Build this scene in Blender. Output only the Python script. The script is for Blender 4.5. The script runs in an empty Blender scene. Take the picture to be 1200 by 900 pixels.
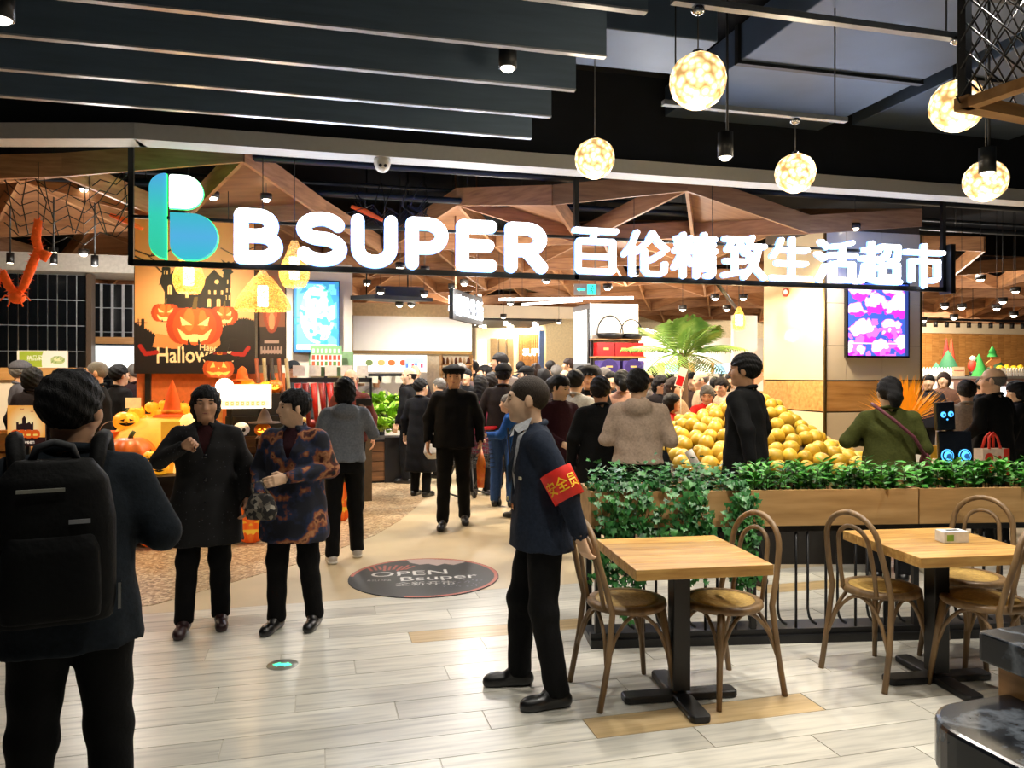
import bpy, bmesh, math, random
import numpy as np
from mathutils import Vector, Matrix

# ---------------------------------------------------------------- camera, world, exposure
TH = math.radians(14.4)            # the shop front is turned this much from the picture plane
CT, ST = math.cos(TH), math.sin(TH)
EYE = 1.65
F = 900.0                          # focal length in pixels of the 1200 px wide frame
HOR = 440.0
sc = bpy.context.scene
col = sc.collection
cam = bpy.data.objects.new('camera', bpy.data.cameras.new('camera'))
col.objects.link(cam)
cam.location = (0, 0, EYE)
cam.rotation_euler = (math.pi / 2, 0, -TH)
cam.data.sensor_width = 36.0
cam.data.lens = 36.0 * F / 1200.0
cam.data.shift_y = -10.0 / 1200.0
cam.data.clip_start = 0.05
sc.camera = cam
w = bpy.data.worlds.new('world'); sc.world = w; w.use_nodes = True
bgn = w.node_tree.nodes['Background']
bgn.inputs[0].default_value = (0.60, 0.72, 1.0, 1); bgn.inputs[1].default_value = 0.07
sc.view_settings.view_transform = 'Standard'
sc.view_settings.look = 'None'
sc.view_settings.gamma = 1.0
sc.view_settings.use_curve_mapping = False
sc.view_settings.exposure = 0.35
sc.cycles.max_bounces = 6; sc.cycles.diffuse_bounces = 3; sc.cycles.glossy_bounces = 3
sc.cycles.transmission_bounces = 4; sc.cycles.transparent_max_bounces = 6
sc.cycles.caustics_reflective = False; sc.cycles.caustics_refractive = False
sc.cycles.sample_clamp_indirect = 4.0

rnd = random.Random(7)

# ---------------------------------------------------------------- picture <-> room
def room(x, y, z=0.0):             # metres right of / ahead of the eye -> room axes (u along the shop front, v into the shop)
    return Vector((x * CT + y * ST, -x * ST + y * CT, z))
def at(px, py, Y):                 # a point of the photo at a distance Y ahead
    return room((px - 600) * Y / F, Y, EYE - (py - HOR) * Y / F)
def fl(px, Y):                     # on the floor
    return room((px - 600) * Y / F, Y, 0)
def atz(px, py, z):                # at a known height
    Y = (EYE - z) * F / (py - HOR); return at(px, py, Y)
def Yv(px, v):
    return v / (CT - (px - 600) / F * ST)
def atv(px, py, v):                # on a plane parallel to the shop front
    return at(px, py, Yv(px, v))

# ---------------------------------------------------------------- materials
def lin(c):
    if isinstance(c, str):
        c = [int(c[i:i + 2], 16) / 255 for i in (0, 2, 4)]
        return tuple((x / 12.92 if x <= .04045 else ((x + .055) / 1.055) ** 2.4) for x in c)
    return tuple(c)
MATS = {}
def mat(name, c, rough=.6, metal=0., emit=0., ec=None, var=.12, scale=20., bump=0., stretch=None, spec=.5, trans=0., coat=0.):
    if name in MATS: return MATS[name]
    m = bpy.data.materials.new(name); m.use_nodes = True
    nt = m.node_tree; b = nt.nodes['Principled BSDF']
    c = lin(c)
    tc = nt.nodes.new('ShaderNodeTexCoord'); n = nt.nodes.new('ShaderNodeTexNoise')
    n.inputs['Scale'].default_value = scale; n.inputs['Detail'].default_value = 4
    src = tc.outputs['Object']
    if stretch:
        mp = nt.nodes.new('ShaderNodeMapping'); mp.inputs['Scale'].default_value = stretch
        nt.links.new(src, mp.inputs[0]); src = mp.outputs[0]
    nt.links.new(src, n.inputs['Vector'])
    r = nt.nodes.new('ShaderNodeValToRGB')
    r.color_ramp.elements[0].position = .3; r.color_ramp.elements[1].position = .7
    r.color_ramp.elements[0].color = tuple(x * (1 - var) for x in c) + (1,)
    r.color_ramp.elements[1].color = tuple(min(1, x * (1 + var)) for x in c) + (1,)
    nt.links.new(n.outputs['Fac'], r.inputs[0]); nt.links.new(r.outputs[0], b.inputs['Base Color'])
    b.inputs['Roughness'].default_value = rough; b.inputs['Metallic'].default_value = metal
    b.inputs['Specular IOR Level'].default_value = spec
    if trans: b.inputs['Transmission Weight'].default_value = trans
    if coat: b.inputs['Coat Weight'].default_value = coat
    if emit:
        b.inputs['Emission Color'].default_value = lin(ec or c) + (1,) if ec else tuple(c) + (1,)
        b.inputs['Emission Strength'].default_value = emit
    if bump:
        bp = nt.nodes.new('ShaderNodeBump'); bp.inputs['Strength'].default_value = bump; bp.inputs['Distance'].default_value = .01
        nt.links.new(n.outputs['Fac'], bp.inputs['Height']); nt.links.new(bp.outputs[0], b.inputs['Normal'])
    MATS[name] = m
    return m
def ramp_mat(name, stops, texture='noise', scale=5., rough=.6, stretch=None, detail=6., emit=0., bump=0., metal=0., spec=.5, rnd_obj=0.):
    """procedural colour: a texture through a colour ramp"""
    if name in MATS: return MATS[name]
    m = bpy.data.materials.new(name); m.use_nodes = True
    nt = m.node_tree; b = nt.nodes['Principled BSDF']
    tc = nt.nodes.new('ShaderNodeTexCoord'); src = tc.outputs['Object']
    if rnd_obj:
        oi = nt.nodes.new('ShaderNodeObjectInfo'); va = nt.nodes.new('ShaderNodeVectorMath'); va.operation = 'ADD'
        sm = nt.nodes.new('ShaderNodeVectorMath'); sm.operation = 'SCALE'; sm.inputs['Scale'].default_value = 40
        cx = nt.nodes.new('ShaderNodeCombineXYZ'); nt.links.new(oi.outputs['Random'], cx.inputs[0]); nt.links.new(oi.outputs['Random'], cx.inputs[1])
        nt.links.new(cx.outputs[0], sm.inputs[0]); nt.links.new(src, va.inputs[0]); nt.links.new(sm.outputs[0], va.inputs[1]); src = va.outputs[0]
    if stretch:
        mp = nt.nodes.new('ShaderNodeMapping'); mp.inputs['Scale'].default_value = stretch
        nt.links.new(src, mp.inputs[0]); src = mp.outputs[0]
    if texture == 'noise':
        t = nt.nodes.new('ShaderNodeTexNoise'); t.inputs['Detail'].default_value = detail; o = t.outputs['Fac']
    elif texture == 'cells':
        t = nt.nodes.new('ShaderNodeTexVoronoi'); sp = nt.nodes.new('ShaderNodeSeparateColor')
        nt.links.new(t.outputs['Color'], sp.inputs[0]); o = sp.outputs[0]
    else:
        t = nt.nodes.new('ShaderNodeTexVoronoi'); o = t.outputs['Distance']
    t.inputs['Scale'].default_value = scale
    nt.links.new(src, t.inputs['Vector'])
    r = nt.nodes.new('ShaderNodeValToRGB'); cr = r.color_ramp
    while len(cr.elements) < len(stops): cr.elements.new(.5)
    for e, (p, c) in zip(cr.elements, stops):
        e.position = p; e.color = lin(c) + (1,)
    nt.links.new(o, r.inputs[0])
    last = r.outputs[0]
    if rnd_obj:
        hs = nt.nodes.new('ShaderNodeHueSaturation'); mr = nt.nodes.new('ShaderNodeMapRange')
        mr.inputs['To Min'].default_value = 1 - rnd_obj; mr.inputs['To Max'].default_value = 1 + rnd_obj
        nt.links.new(oi.outputs['Random'], mr.inputs[0]); nt.links.new(mr.outputs[0], hs.inputs['Value'])
        nt.links.new(last, hs.inputs['Color']); last = hs.outputs[0]
    nt.links.new(last, b.inputs['Base Color'])
    b.inputs['Roughness'].default_value = rough; b.inputs['Metallic'].default_value = metal; b.inputs['Specular IOR Level'].default_value = spec
    if emit:
        nt.links.new(last, b.inputs['Emission Color']); b.inputs['Emission Strength'].default_value = emit
    if bump:
        bp = nt.nodes.new('ShaderNodeBump'); bp.inputs['Strength'].default_value = bump; bp.inputs['Distance'].default_value = .01
        nt.links.new(o, bp.inputs['Height']); nt.links.new(bp.outputs[0], b.inputs['Normal'])
    MATS[name] = m
    return m
def print_mat(name, emit=0., rough=.5):
    """flat print: reads the colours laid out on the panel"""
    if name in MATS: return MATS[name]
    m = bpy.data.materials.new(name); m.use_nodes = True
    nt = m.node_tree; b = nt.nodes['Principled BSDF']
    a = nt.nodes.new('ShaderNodeVertexColor'); a.layer_name = 'print'
    nt.links.new(a.outputs[0], b.inputs['Base Color']); b.inputs['Roughness'].default_value = rough
    if emit:
        nt.links.new(a.outputs[0], b.inputs['Emission Color']); b.inputs['Emission Strength'].default_value = emit
        b.inputs['Base Color'].default_value = (0, 0, 0, 1)
    MATS[name] = m
    return m

# ---------------------------------------------------------------- objects
def tag(o, label=None, cat=None, group=None, kind=None):
    if label: o['label'] = label
    if cat: o['category'] = cat
    if group: o['group'] = group
    if kind: o['kind'] = kind
    return o
def link(name, me, m=None, parent=None, loc=None, rz=0., rot=None):
    o = bpy.data.objects.new(name, me); col.objects.link(o)
    if m is not None and len(me.materials) == 0: me.materials.append(m)
    if parent is not None: o.parent = parent
    if loc is not None: o.location = loc
    if rz: o.rotation_euler = (0, 0, rz)
    if rot is not None: o.rotation_euler = rot
    return o
def thing(name, loc=(0, 0, 0), rz=0., label=None, cat=None, group=None, kind=None):
    o = bpy.data.objects.new(name, None); col.objects.link(o)
    o.empty_display_size = .1
    o.location = loc; o.rotation_euler = (0, 0, rz)
    return tag(o, label, cat, group, kind)
def kids(o):
    return [c for c in bpy.data.objects if c.parent == o]
def copy_tree(o, loc=None, rz=None, parent=None, label=None, group=None):
    c = o.copy(); col.objects.link(c); c.parent = parent
    if loc is not None: c.location = loc
    if rz is not None: c.rotation_euler = (0, 0, rz)
    if label: c['label'] = label
    if group: c['group'] = group
    for ch in kids(o): copy_tree(ch, parent=c)
    return c

class MB:
    """collects simple solids into one mesh"""
    def __init__(s): s.v = []; s.f = []; s.sm = []
    def add(s, vs, fs, smooth=False):
        n = len(s.v); s.v += [tuple(p) for p in vs]
        s.f += [tuple(i + n for i in f) for f in fs]; s.sm += [smooth] * len(fs); return s
    def box(s, x0, x1, y0, y1, z0, z1):
        vs = [(x, y, z) for x in (x0, x1) for y in (y0, y1) for z in (z0, z1)]
        return s.add(vs, [(0, 1, 3, 2), (4, 6, 7, 5), (0, 4, 5, 1), (2, 3, 7, 6), (0, 2, 6, 4), (1, 5, 7, 3)])
    def hexa(s, p):              # 8 points: bottom 4 ccw, top 4 ccw
        return s.add(p, [(3, 2, 1, 0), (4, 5, 6, 7), (0, 1, 5, 4), (1, 2, 6, 5), (2, 3, 7, 6), (3, 0, 4, 7)])
    def cyl(s, c, r, z0, z1, n=16, r2=None):
        r2 = r if r2 is None else r2
        return s.lathe([(r, z0), (r2, z1)], c, n, cap=True)
    def lathe(s, prof, c=(0, 0), n=20, cap=False, smooth=True):
        vs = []; fs = []
        for (r, z) in prof:
            for i in range(n):
                a = 2 * math.pi * i / n; vs.append((c[0] + r * math.cos(a), c[1] + r * math.sin(a), z))
        for j in range(len(prof) - 1):
            for i in range(n):
                k = (i + 1) % n; fs.append((j * n + i, j * n + k, (j + 1) * n + k, (j + 1) * n + i))
        s.add(vs, fs, smooth)
        if cap:
            m = len(s.v) - len(vs)
            s.f.append(tuple(m + i for i in range(n))[::-1]); s.sm.append(False)
            s.f.append(tuple(m + (len(prof) - 1) * n + i for i in range(n))); s.sm.append(False)
        return s
    def tube(s, pts, r, n=8, closed=False, smooth=True):
        pts = [Vector(p) for p in pts]; m = len(pts)
        rr = r if isinstance(r, (list, tuple)) else [r] * m
        vs = []; fs = []; up = None
        for i, p in enumerate(pts):
            a = pts[(i - 1) % m] if (closed or i > 0) else p
            b = pts[(i + 1) % m] if (closed or i < m - 1) else p
            t = (b - a).normalized()
            if up is None:
                up = Vector((0, 0, 1)) if abs(t.z) < .9 else Vector((1, 0, 0))
            x = t.cross(up)
            if x.length < 1e-4: x = t.cross(Vector((0, 1, 0)))
            x.normalize(); y = x.cross(t).normalized(); up = y
            for k in range(n):
                an = 2 * math.pi * k / n
                vs.append(p + x * (math.cos(an) * rr[i]) + y * (math.sin(an) * rr[i]))
        L = m if closed else m - 1
        for i in range(L):
            j = (i + 1) % m
            for k in range(n):
                l = (k + 1) % n; fs.append((i * n + k, j * n + k, j * n + l, i * n + l))
        s.add(vs, fs, smooth)
        if not closed:
            b0 = len(s.v) - len(vs)
            s.f.append(tuple(b0 + k for k in range(n))); s.sm.append(False)
            s.f.append(tuple(b0 + (m - 1) * n + k for k in range(n))[::-1]); s.sm.append(False)
        return s
    def prism(s, poly, z0, z1, smooth=False):     # polygon in xy, extruded in z
        n = len(poly)
        vs = [(x, y, z0) for x, y in poly] + [(x, y, z1) for x, y in poly]
        fs = [tuple(range(n))[::-1], tuple(range(n, 2 * n))] + [(i, (i + 1) % n, n + (i + 1) % n, n + i) for i in range(n)]
        return s.add(vs, fs, smooth)
    def wallprism(s, poly, y0, y1):               # polygon in xz, extruded in y
        n = len(poly)
        vs = [(x, y0, z) for x, z in poly] + [(x, y1, z) for x, z in poly]
        fs = [tuple(range(n)), tuple(range(n, 2 * n))[::-1]] + [(i, n + i, n + (i + 1) % n, (i + 1) % n) for i in range(n)]
        return s.add(vs, fs)
    def ball(s, c, r, n=12, m=8):
        r = r if isinstance(r, (tuple, list)) else (r, r, r)
        vs = [(c[0], c[1], c[2] - r[2])]; fs = []
        for j in range(1, m):
            a = -math.pi / 2 + math.pi * j / m
            for i in range(n):
                t = 2 * math.pi * i / n
                vs.append((c[0] + r[0] * math.cos(a) * math.cos(t), c[1] + r[1] * math.cos(a) * math.sin(t), c[2] + r[2] * math.sin(a)))
        vs.append((c[0], c[1], c[2] + r[2]))
        for i in range(n): fs.append((0, 1 + (i + 1) % n, 1 + i))
        for j in range(m - 2):
            for i in range(n):
                k = (i + 1) % n; fs.append((1 + j * n + i, 1 + j * n + k, 1 + (j + 1) * n + k, 1 + (j + 1) * n + i))
        L = len(vs) - 1
        for i in range(n): fs.append((L, 1 + (m - 2) * n + i, 1 + (m - 2) * n + (i + 1) % n))
        return s.add(vs, fs, True)
    def mesh(s, name='mesh'):
        me = bpy.data.meshes.new(name); me.from_pydata(s.v, [], s.f)
        me.polygons.foreach_set('use_smooth', s.sm); me.update(); return me
    def obj(s, name, m, parent=None, loc=None, rz=0., bevel=0.):
        o = link(name, s.mesh(name), m, parent, loc, rz)
        if bevel:
            b = o.modifiers.new('bevel', 'BEVEL'); b.width = bevel; b.segments = 2; b.limit_method = 'ANGLE'
        return o
def np_mesh(name, v, f, smooth=True):
    me = bpy.data.meshes.new(name)
    v = np.asarray(v, np.float32); f = np.asarray(f, np.int32)
    me.vertices.add(len(v)); me.vertices.foreach_set('co', v.ravel())
    k = f.shape[1]
    me.loops.add(f.size); me.loops.foreach_set('vertex_index', f.ravel())
    me.polygons.add(len(f)); me.polygons.foreach_set('loop_start', np.arange(0, f.size, k, dtype=np.int32))
    me.polygons.foreach_set('use_smooth', np.full(len(f), smooth))
    me.update(calc_edges=True); me.validate(); return me

# ---------------------------------------------------------------- flat print on real panels
def text_tris(s, bold=0.):
    cu = bpy.data.curves.new('t', 'FONT'); cu.body = s; cu.offset = bold; cu.resolution_u = 3
    o = bpy.data.objects.new('t', cu); me = bpy.data.meshes.new_from_object(o)
    me.calc_loop_triangles()
    v = np.array([p.co[:2] for p in me.vertices]) if len(me.vertices) else np.zeros((1, 2))
    t = [tuple(x.vertices) for x in me.loop_triangles]
    bpy.data.objects.remove(o); bpy.data.curves.remove(cu); bpy.data.meshes.remove(me)
    return v, t
class Canvas:
    """colours of a printed panel, laid out on a fine grid; x right, y up, in panel units"""
    def __init__(s, w, h, res, bg='ffffff'):
        s.w, s.h = w, h
        s.nx, s.ny = int(w / res) + 1, int(h / res) + 1
        s.X, s.Y = np.meshgrid(np.linspace(0, w, s.nx), np.linspace(0, h, s.ny))
        s.C = np.zeros((s.ny, s.nx, 3)); s.C[:] = lin(bg)
    def fill(s, m, c, a=1.):
        m = np.asarray(m, float)[..., None] * a
        s.C = s.C * (1 - m) + np.array(lin(c)) * m; return s
    def ell(s, cx, cy, rx, ry, c, a=1., ang=0.):
        ca, sa = math.cos(ang), math.sin(ang); dx, dy = s.X - cx, s.Y - cy
        return s.fill(((dx * ca + dy * sa) / rx) ** 2 + ((-dx * sa + dy * ca) / ry) ** 2 < 1, c, a)
    def mask(s, p):
        m = np.zeros(s.X.shape, bool); n = len(p)
        for i in range(n):
            (x0, y0), (x1, y1) = p[i], p[(i + 1) % n]
            if y0 == y1: continue
            cnd = ((y0 > s.Y) != (y1 > s.Y)) & (s.X < (x1 - x0) * (s.Y - y0) / (y1 - y0) + x0)
            m ^= cnd
        return m
    def poly(s, p, c, a=1.): return s.fill(s.mask(p), c, a)
    def rect(s, x0, y0, x1, y1, c, a=1.): return s.fill((s.X >= x0) & (s.X <= x1) & (s.Y >= y0) & (s.Y <= y1), c, a)
    def stroke(s, pts, wd, c):
        for (x0, y0), (x1, y1) in zip(pts[:-1], pts[1:]):
            dx, dy = x1 - x0, y1 - y0; L = dx * dx + dy * dy + 1e-9
            t = np.clip(((s.X - x0) * dx + (s.Y - y0) * dy) / L, 0, 1)
            s.fill((s.X - x0 - t * dx) ** 2 + (s.Y - y0 - t * dy) ** 2 < (wd / 2) ** 2, c)
        return s
    def text(s, st, x, y, h, c, bold=0., ang=0., sx=1.):
        v, t = text_tris(st, bold); v = v * h
        v[:, 0] *= sx
        ca, sa = math.cos(ang), math.sin(ang)
        v = np.stack([x + v[:, 0] * ca - v[:, 1] * sa, y + v[:, 0] * sa + v[:, 1] * ca], 1)
        m = np.zeros(s.X.shape, bool)
        dx, dy = s.w / (s.nx - 1), s.h / (s.ny - 1)
        for tri in t:
            a, b, d = v[tri[0]], v[tri[1]], v[tri[2]]
            i0, i1 = max(0, int(min(a[0], b[0], d[0]) / dx)), int(max(a[0], b[0], d[0]) / dx) + 2
            j0, j1 = max(0, int(min(a[1], b[1], d[1]) / dy)), int(max(a[1], b[1], d[1]) / dy) + 2
            X, Y = s.X[j0:j1, i0:i1], s.Y[j0:j1, i0:i1]
            e = lambda p, q: (q[0] - p[0]) * (Y - p[1]) - (q[1] - p[1]) * (X - p[0])
            e0, e1, e2 = e(a, b), e(b, d), e(d, a)
            m[j0:j1, i0:i1] |= ((e0 >= 0) & (e1 >= 0) & (e2 >= 0)) | ((e0 <= 0) & (e1 <= 0) & (e2 <= 0))
        return s.fill(m, c)
    def panel(s, name, W, H, m, parent=None, loc=None, rot=None, flat=False, clip=None):
        """a thin sheet W x H, lower left corner at its origin, facing -y (or up when flat)"""
        gx = s.X / s.w * W; gz = s.Y / s.h * H
        V = np.stack([gx, gz, 0 * gx] if flat else [gx, 0 * gx, gz], -1).reshape(-1, 3)
        i = np.arange(s.ny - 1)[:, None] * s.nx + np.arange(s.nx - 1)[None]
        Q = np.stack([i, i + 1, i + 1 + s.nx, i + s.nx], -1)
        if clip is not None:
            k = clip[:-1, :-1] & clip[1:, :-1] & clip[:-1, 1:] & clip[1:, 1:]; Q = Q[k]
        me = np_mesh(name, V, Q.reshape(-1, 4), False)
        a = me.color_attributes.new('print', 'FLOAT_COLOR', 'POINT')
        a.data.foreach_set('color', np.concatenate([s.C.reshape(-1, 3), np.ones((V.shape[0], 1))], 1).astype(np.float32).ravel())
        return link(name, me, m, parent, loc, rot=rot)

# ---------------------------------------------------------------- smooth bodies: a distance field turned into one continuous skin
def surface_nets(D, xs, ys, zs):
    ins = D < 0
    nx, ny, nz = D.shape
    cs = (slice(0, -1), slice(1, None))
    cnt = np.zeros((nx - 1, ny - 1, nz - 1), np.int8)
    for a in (0, 1):
        for b in (0, 1):
            for c in (0, 1): cnt += ins[cs[a], cs[b], cs[c]]
    mix = (cnt > 0) & (cnt < 8)
    I, J, K = np.nonzero(mix)
    n = len(I)
    if n == 0: return np.zeros((0, 3)), np.zeros((0, 4), int)
    P = np.zeros((n, 3)); W = np.zeros(n)
    for ax in range(3):
        for b in (0, 1):
            for c in (0, 1):
                o = [0, 0, 0]; o[(ax + 1) % 3] = b; o[(ax + 2) % 3] = c
                q = list(o); q[ax] = 1
                d0 = D[I + o[0], J + o[1], K + o[2]]; d1 = D[I + q[0], J + q[1], K + q[2]]
                m = (d0 < 0) != (d1 < 0)
                t = np.where(m, d0 / np.where(m, d0 - d1, 1), 0)
                A = np.stack([xs[I + o[0]], ys[J + o[1]], zs[K + o[2]]], 1); B = np.stack([xs[I + q[0]], ys[J + q[1]], zs[K + q[2]]], 1)
                P += np.where(m[:, None], A + (B - A) * t[:, None], 0); W += m
    P /= W[:, None]
    idx = -np.ones(mix.shape, np.int64); idx[I, J, K] = np.arange(n)
    out = []
    for ax in range(3):
        s0 = [slice(None)] * 3; s1 = [slice(None)] * 3
        s0[ax] = slice(0, -1); s1[ax] = slice(1, None)
        a, b = ins[tuple(s0)], ins[tuple(s1)]
        ch = a != b
        e = np.nonzero(ch)
        fl_ = a[e]
        b1, b2 = (ax + 1) % 3, (ax + 2) % 3
        ok = (e[b1] > 0) & (e[b2] > 0) & (e[b1] < D.shape[b1] - 1) & (e[b2] < D.shape[b2] - 1)
        e = [x[ok] for x in e]; fl_ = fl_[ok]
        def cell(d1, d2):
            c = [e[0].copy(), e[1].copy(), e[2].copy()]; c[b1] -= d1; c[b2] -= d2; return idx[c[0], c[1], c[2]]
        q = np.stack([cell(1, 1), cell(0, 1), cell(0, 0), cell(1, 0)], 1)
        q[~fl_] = q[~fl_][:, ::-1]
        out.append(q)
    q = np.concatenate(out); q = q[(q >= 0).all(1)]
    return P, q
def axis(lo, hi, res, zones):
    xs = [lo]
    while xs[-1] < hi:
        x = xs[-1]; st = res
        for c, r, f in zones:
            if c - r <= x <= c + r: st = min(st, f)
            elif x < c - r: st = min(st, max(f, c - r - x + 1e-4)) if c - r - x < res else st
        xs.append(x + st)
    return np.array(xs)
class Vox:
    def __init__(s, lo, hi, res, zones=()):
        s.ax = [axis(lo[i], hi[i], res, [(z[0][i], z[1], z[2]) for z in zones]) for i in range(3)]
        s.D = np.full([len(a) for a in s.ax], .25)
    def win(s, lo, hi):
        sl = []
        for i in range(3):
            a = np.searchsorted(s.ax[i], lo[i]); b = np.searchsorted(s.ax[i], hi[i]) + 1
            sl.append(slice(max(0, a - 1), min(len(s.ax[i]), b)))
        x, y, z = (s.ax[i][sl[i]] for i in range(3))
        return tuple(sl), x[:, None, None], y[None, :, None], z[None, None, :]
    def put(s, sl, d, k, sub):
        A = s.D[sl]
        if A.size == 0: return
        if sub:
            h = np.clip(.5 - .5 * (A + d) / k, 0, 1); s.D[sl] = A * (1 - h) - d * h + k * h * (1 - h)
        else:
            h = np.clip(.5 + .5 * (A - d) / k, 0, 1); s.D[sl] = A * (1 - h) + d * h - k * h * (1 - h)
    def seg(s, a, b, ra, rb=None, k=.02, sub=False):
        rb = ra if rb is None else rb; m = max(ra, rb) + k + .03
        sl, x, y, z = s.win([min(p, q) - m for p, q in zip(a, b)], [max(p, q) + m for p, q in zip(a, b)])
        ba = [q - p for p, q in zip(a, b)]; L = sum(t * t for t in ba) + 1e-9
        t = np.clip(((x - a[0]) * ba[0] + (y - a[1]) * ba[1] + (z - a[2]) * ba[2]) / L, 0, 1)
        d = np.sqrt((x - a[0] - t * ba[0]) ** 2 + (y - a[1] - t * ba[1]) ** 2 + (z - a[2] - t * ba[2]) ** 2) - (ra + (rb - ra) * t)
        s.put(sl, d, k, sub)
    def ell(s, c, r, yaw=0., k=.02, sub=False):
        m = max(r) + k + .03
        sl, x, y, z = s.win([p - m for p in c], [p + m for p in c])
        ca, sa = math.cos(yaw), math.sin(yaw); dx, dy = x - c[0], y - c[1]
        X = dx * ca + dy * sa; Y = -dx * sa + dy * ca
        q = np.sqrt((X / r[0]) ** 2 + (Y / r[1]) ** 2 + ((z - c[2]) / r[2]) ** 2)
        s.put(sl, (q - 1) * min(r), k, sub)
    def loft(s, keys, k=.02, yaw=0., sub=False, ex=2.3):
        """stack of ellipses (z, cx, cy, rx, ry)"""
        keys = sorted(keys); Kz = np.array([q[0] for q in keys])
        sl, x, y, z = s.win((-9, -9, Kz[0] - .1), (9, 9, Kz[-1] + .1))
        zz = z[0, 0]
        cx, cy, rx, ry = (np.interp(zz, Kz, [q[i] for q in keys])[None, None, :] for i in (1, 2, 3, 4))
        ca, sa = math.cos(yaw), math.sin(yaw); dx, dy = x - cx, y - cy
        X = np.abs(dx * ca + dy * sa) / rx; Y = np.abs(-dx * sa + dy * ca) / ry
        d = ((X ** ex + Y ** ex) ** (1 / ex) - 1) * np.minimum(rx, ry)
        d = np.maximum(d, np.maximum(Kz[0] - z, z - Kz[-1]) + 0 * d)
        s.put(sl, d, k, sub)
    def keep(s, fn):               # keep only where fn(x,y,z) <= 0
        x, y, z = s.ax[0][:, None, None], s.ax[1][None, :, None], s.ax[2][None, None, :]
        s.D = np.maximum(s.D, fn(x, y, z) + 0 * s.D)
    def mesh(s, name):
        v, f = surface_nets(s.D, *s.ax)
        if len(f) == 0: return None
        return np_mesh(name, v, f, True)

# ---------------------------------------------------------------- people
SKIN = {k: mat('skin_' + k, c, .55, var=.06, scale=30) for k, c in
        dict(a='dab08e', b='cd9c7a', c='e4bc9a', d='bd8e6e').items()}
HAIRC = dict(black='0b0a0c', brown='2a1a12', grey='6b6762', white='a8a49c', dark='15110f', crop='332a22')
def cloth(c, rough=.85, name=None):
    c = tuple(x * (.62 if sum(lin(c)) < .12 else 1.) for x in lin(c)) if isinstance(c, str) else c
    return mat('cloth_' + (name or '%.3f_%.3f_%.3f' % tuple(c)), c, rough, var=.18, scale=60, bump=.25, spec=.2)
EYE_ME = MB().ball((0, 0, 0), (.014, .006, .006), 10, 6).mesh('eye')
BROW_ME = MB().tube([(-.019, -.002, -.003), (0, .003, .002), (.019, -.003, -.002)], .0045, 6).mesh('eyebrow')
LIP_ME = MB().ball((0, 0, 0), (.024, .007, .0075), 10, 6).mesh('mouth')
M_EYE = mat('eye_dark', '120c0a', .25); M_LIP = mat('lip', '9c5a50', .5); M_BROW = mat('brow', '1a1412', .8)
LOD = dict(near=(.0065, .0125, .0055), mid=(.0095, .018, .008), far=(.014, .028, .016))

def arm_preset(p, sd):
    """(elbow, wrist, palm normal) of an arm for a 1.70 m person; sd = +1 right, -1 left"""
    T = dict(down=((.255, -.03, 1.13), (.275, .05, .89), (-1, .2, 0)),
             back=((.25, -.12, 1.13), (.13, -.2, .94), (0, -1, 0)),
             bent=((.25, -.02, 1.12), (.14, .2, 1.10), (-1, 0, -.3)),
             front=((.23, .02, 1.13), (.10, .24, 1.02), (-.6, 0, -1)),
             fwd=((.23, .12, 1.15), (.17, .36, 1.14), (-.3, 0, -1)),
             up=((.25, .12, 1.16), (.14, .28, 1.36), (-.3, 1, 0)),
             reach=((.23, .20, 1.22), (.2, .46, 1.16), (0, 0, -1)),
             carry=((.25, -.03, 1.12), (.28, .02, .88), (-1, 0, 0)),
             swing=((.25, .06, 1.14), (.25, .2, .93), (-1, 0, 0)),
             swingb=((.25, -.12, 1.14), (.27, -.16, .90), (-1, 0, 0)),
             pocket=((.27, -.06, 1.13), (.2, .08, .95), (-1, 0, 0)))
    e, w_, n = T[p] if isinstance(p, str) else p
    f = lambda q: (q[0] * sd, q[1], q[2])
    return f(e), f(w_), Vector(f(n)).normalized()

def hand(V, wr, d, n, sd, s, curl=.5, k=.006):
    d = Vector(d).normalized(); n = (Vector(n) - d * Vector(n).dot(d)).normalized()
    sv = d.cross(n).normalized() * sd
    P = lambda a, b, c=0.: tuple(Vector(wr) + (d * a + sv * b + n * c) * s)
    for b in (-.028, -.01, .009, .027): V.seg(P(.0, b * .6), P(.078, b), .015 * s, .0125 * s, k=.015)
    for b, L in ((-.03, .062), (-.011, .078), (.009, .083), (.029, .074)):
        p0 = Vector(P(.08, b)); ang = 0.
        for q, (fr, r) in enumerate(((.45, .0098), (.32, .009), (.25, .0078))):
            ang += curl * (.55 if q == 0 else .8)
            p1 = p0 + (d * math.cos(ang) + n * math.sin(ang)) * (L * fr * s)
            V.seg(tuple(p0), tuple(p1), r * s, r * s * .93, k=k); p0 = p1
    p0 = Vector(P(.018, .024)); p1 = p0 + (d * .6 + sv * .62 + n * .35) * (.042 * s); p2 = p1 + (d * .9 + n * .45) * (.032 * s)
    V.seg(tuple(p0), tuple(p1), .0135 * s, .0115 * s, k=.01); V.seg(tuple(p1), tuple(p2), .0108 * s, .009 * s, k=k)

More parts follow.
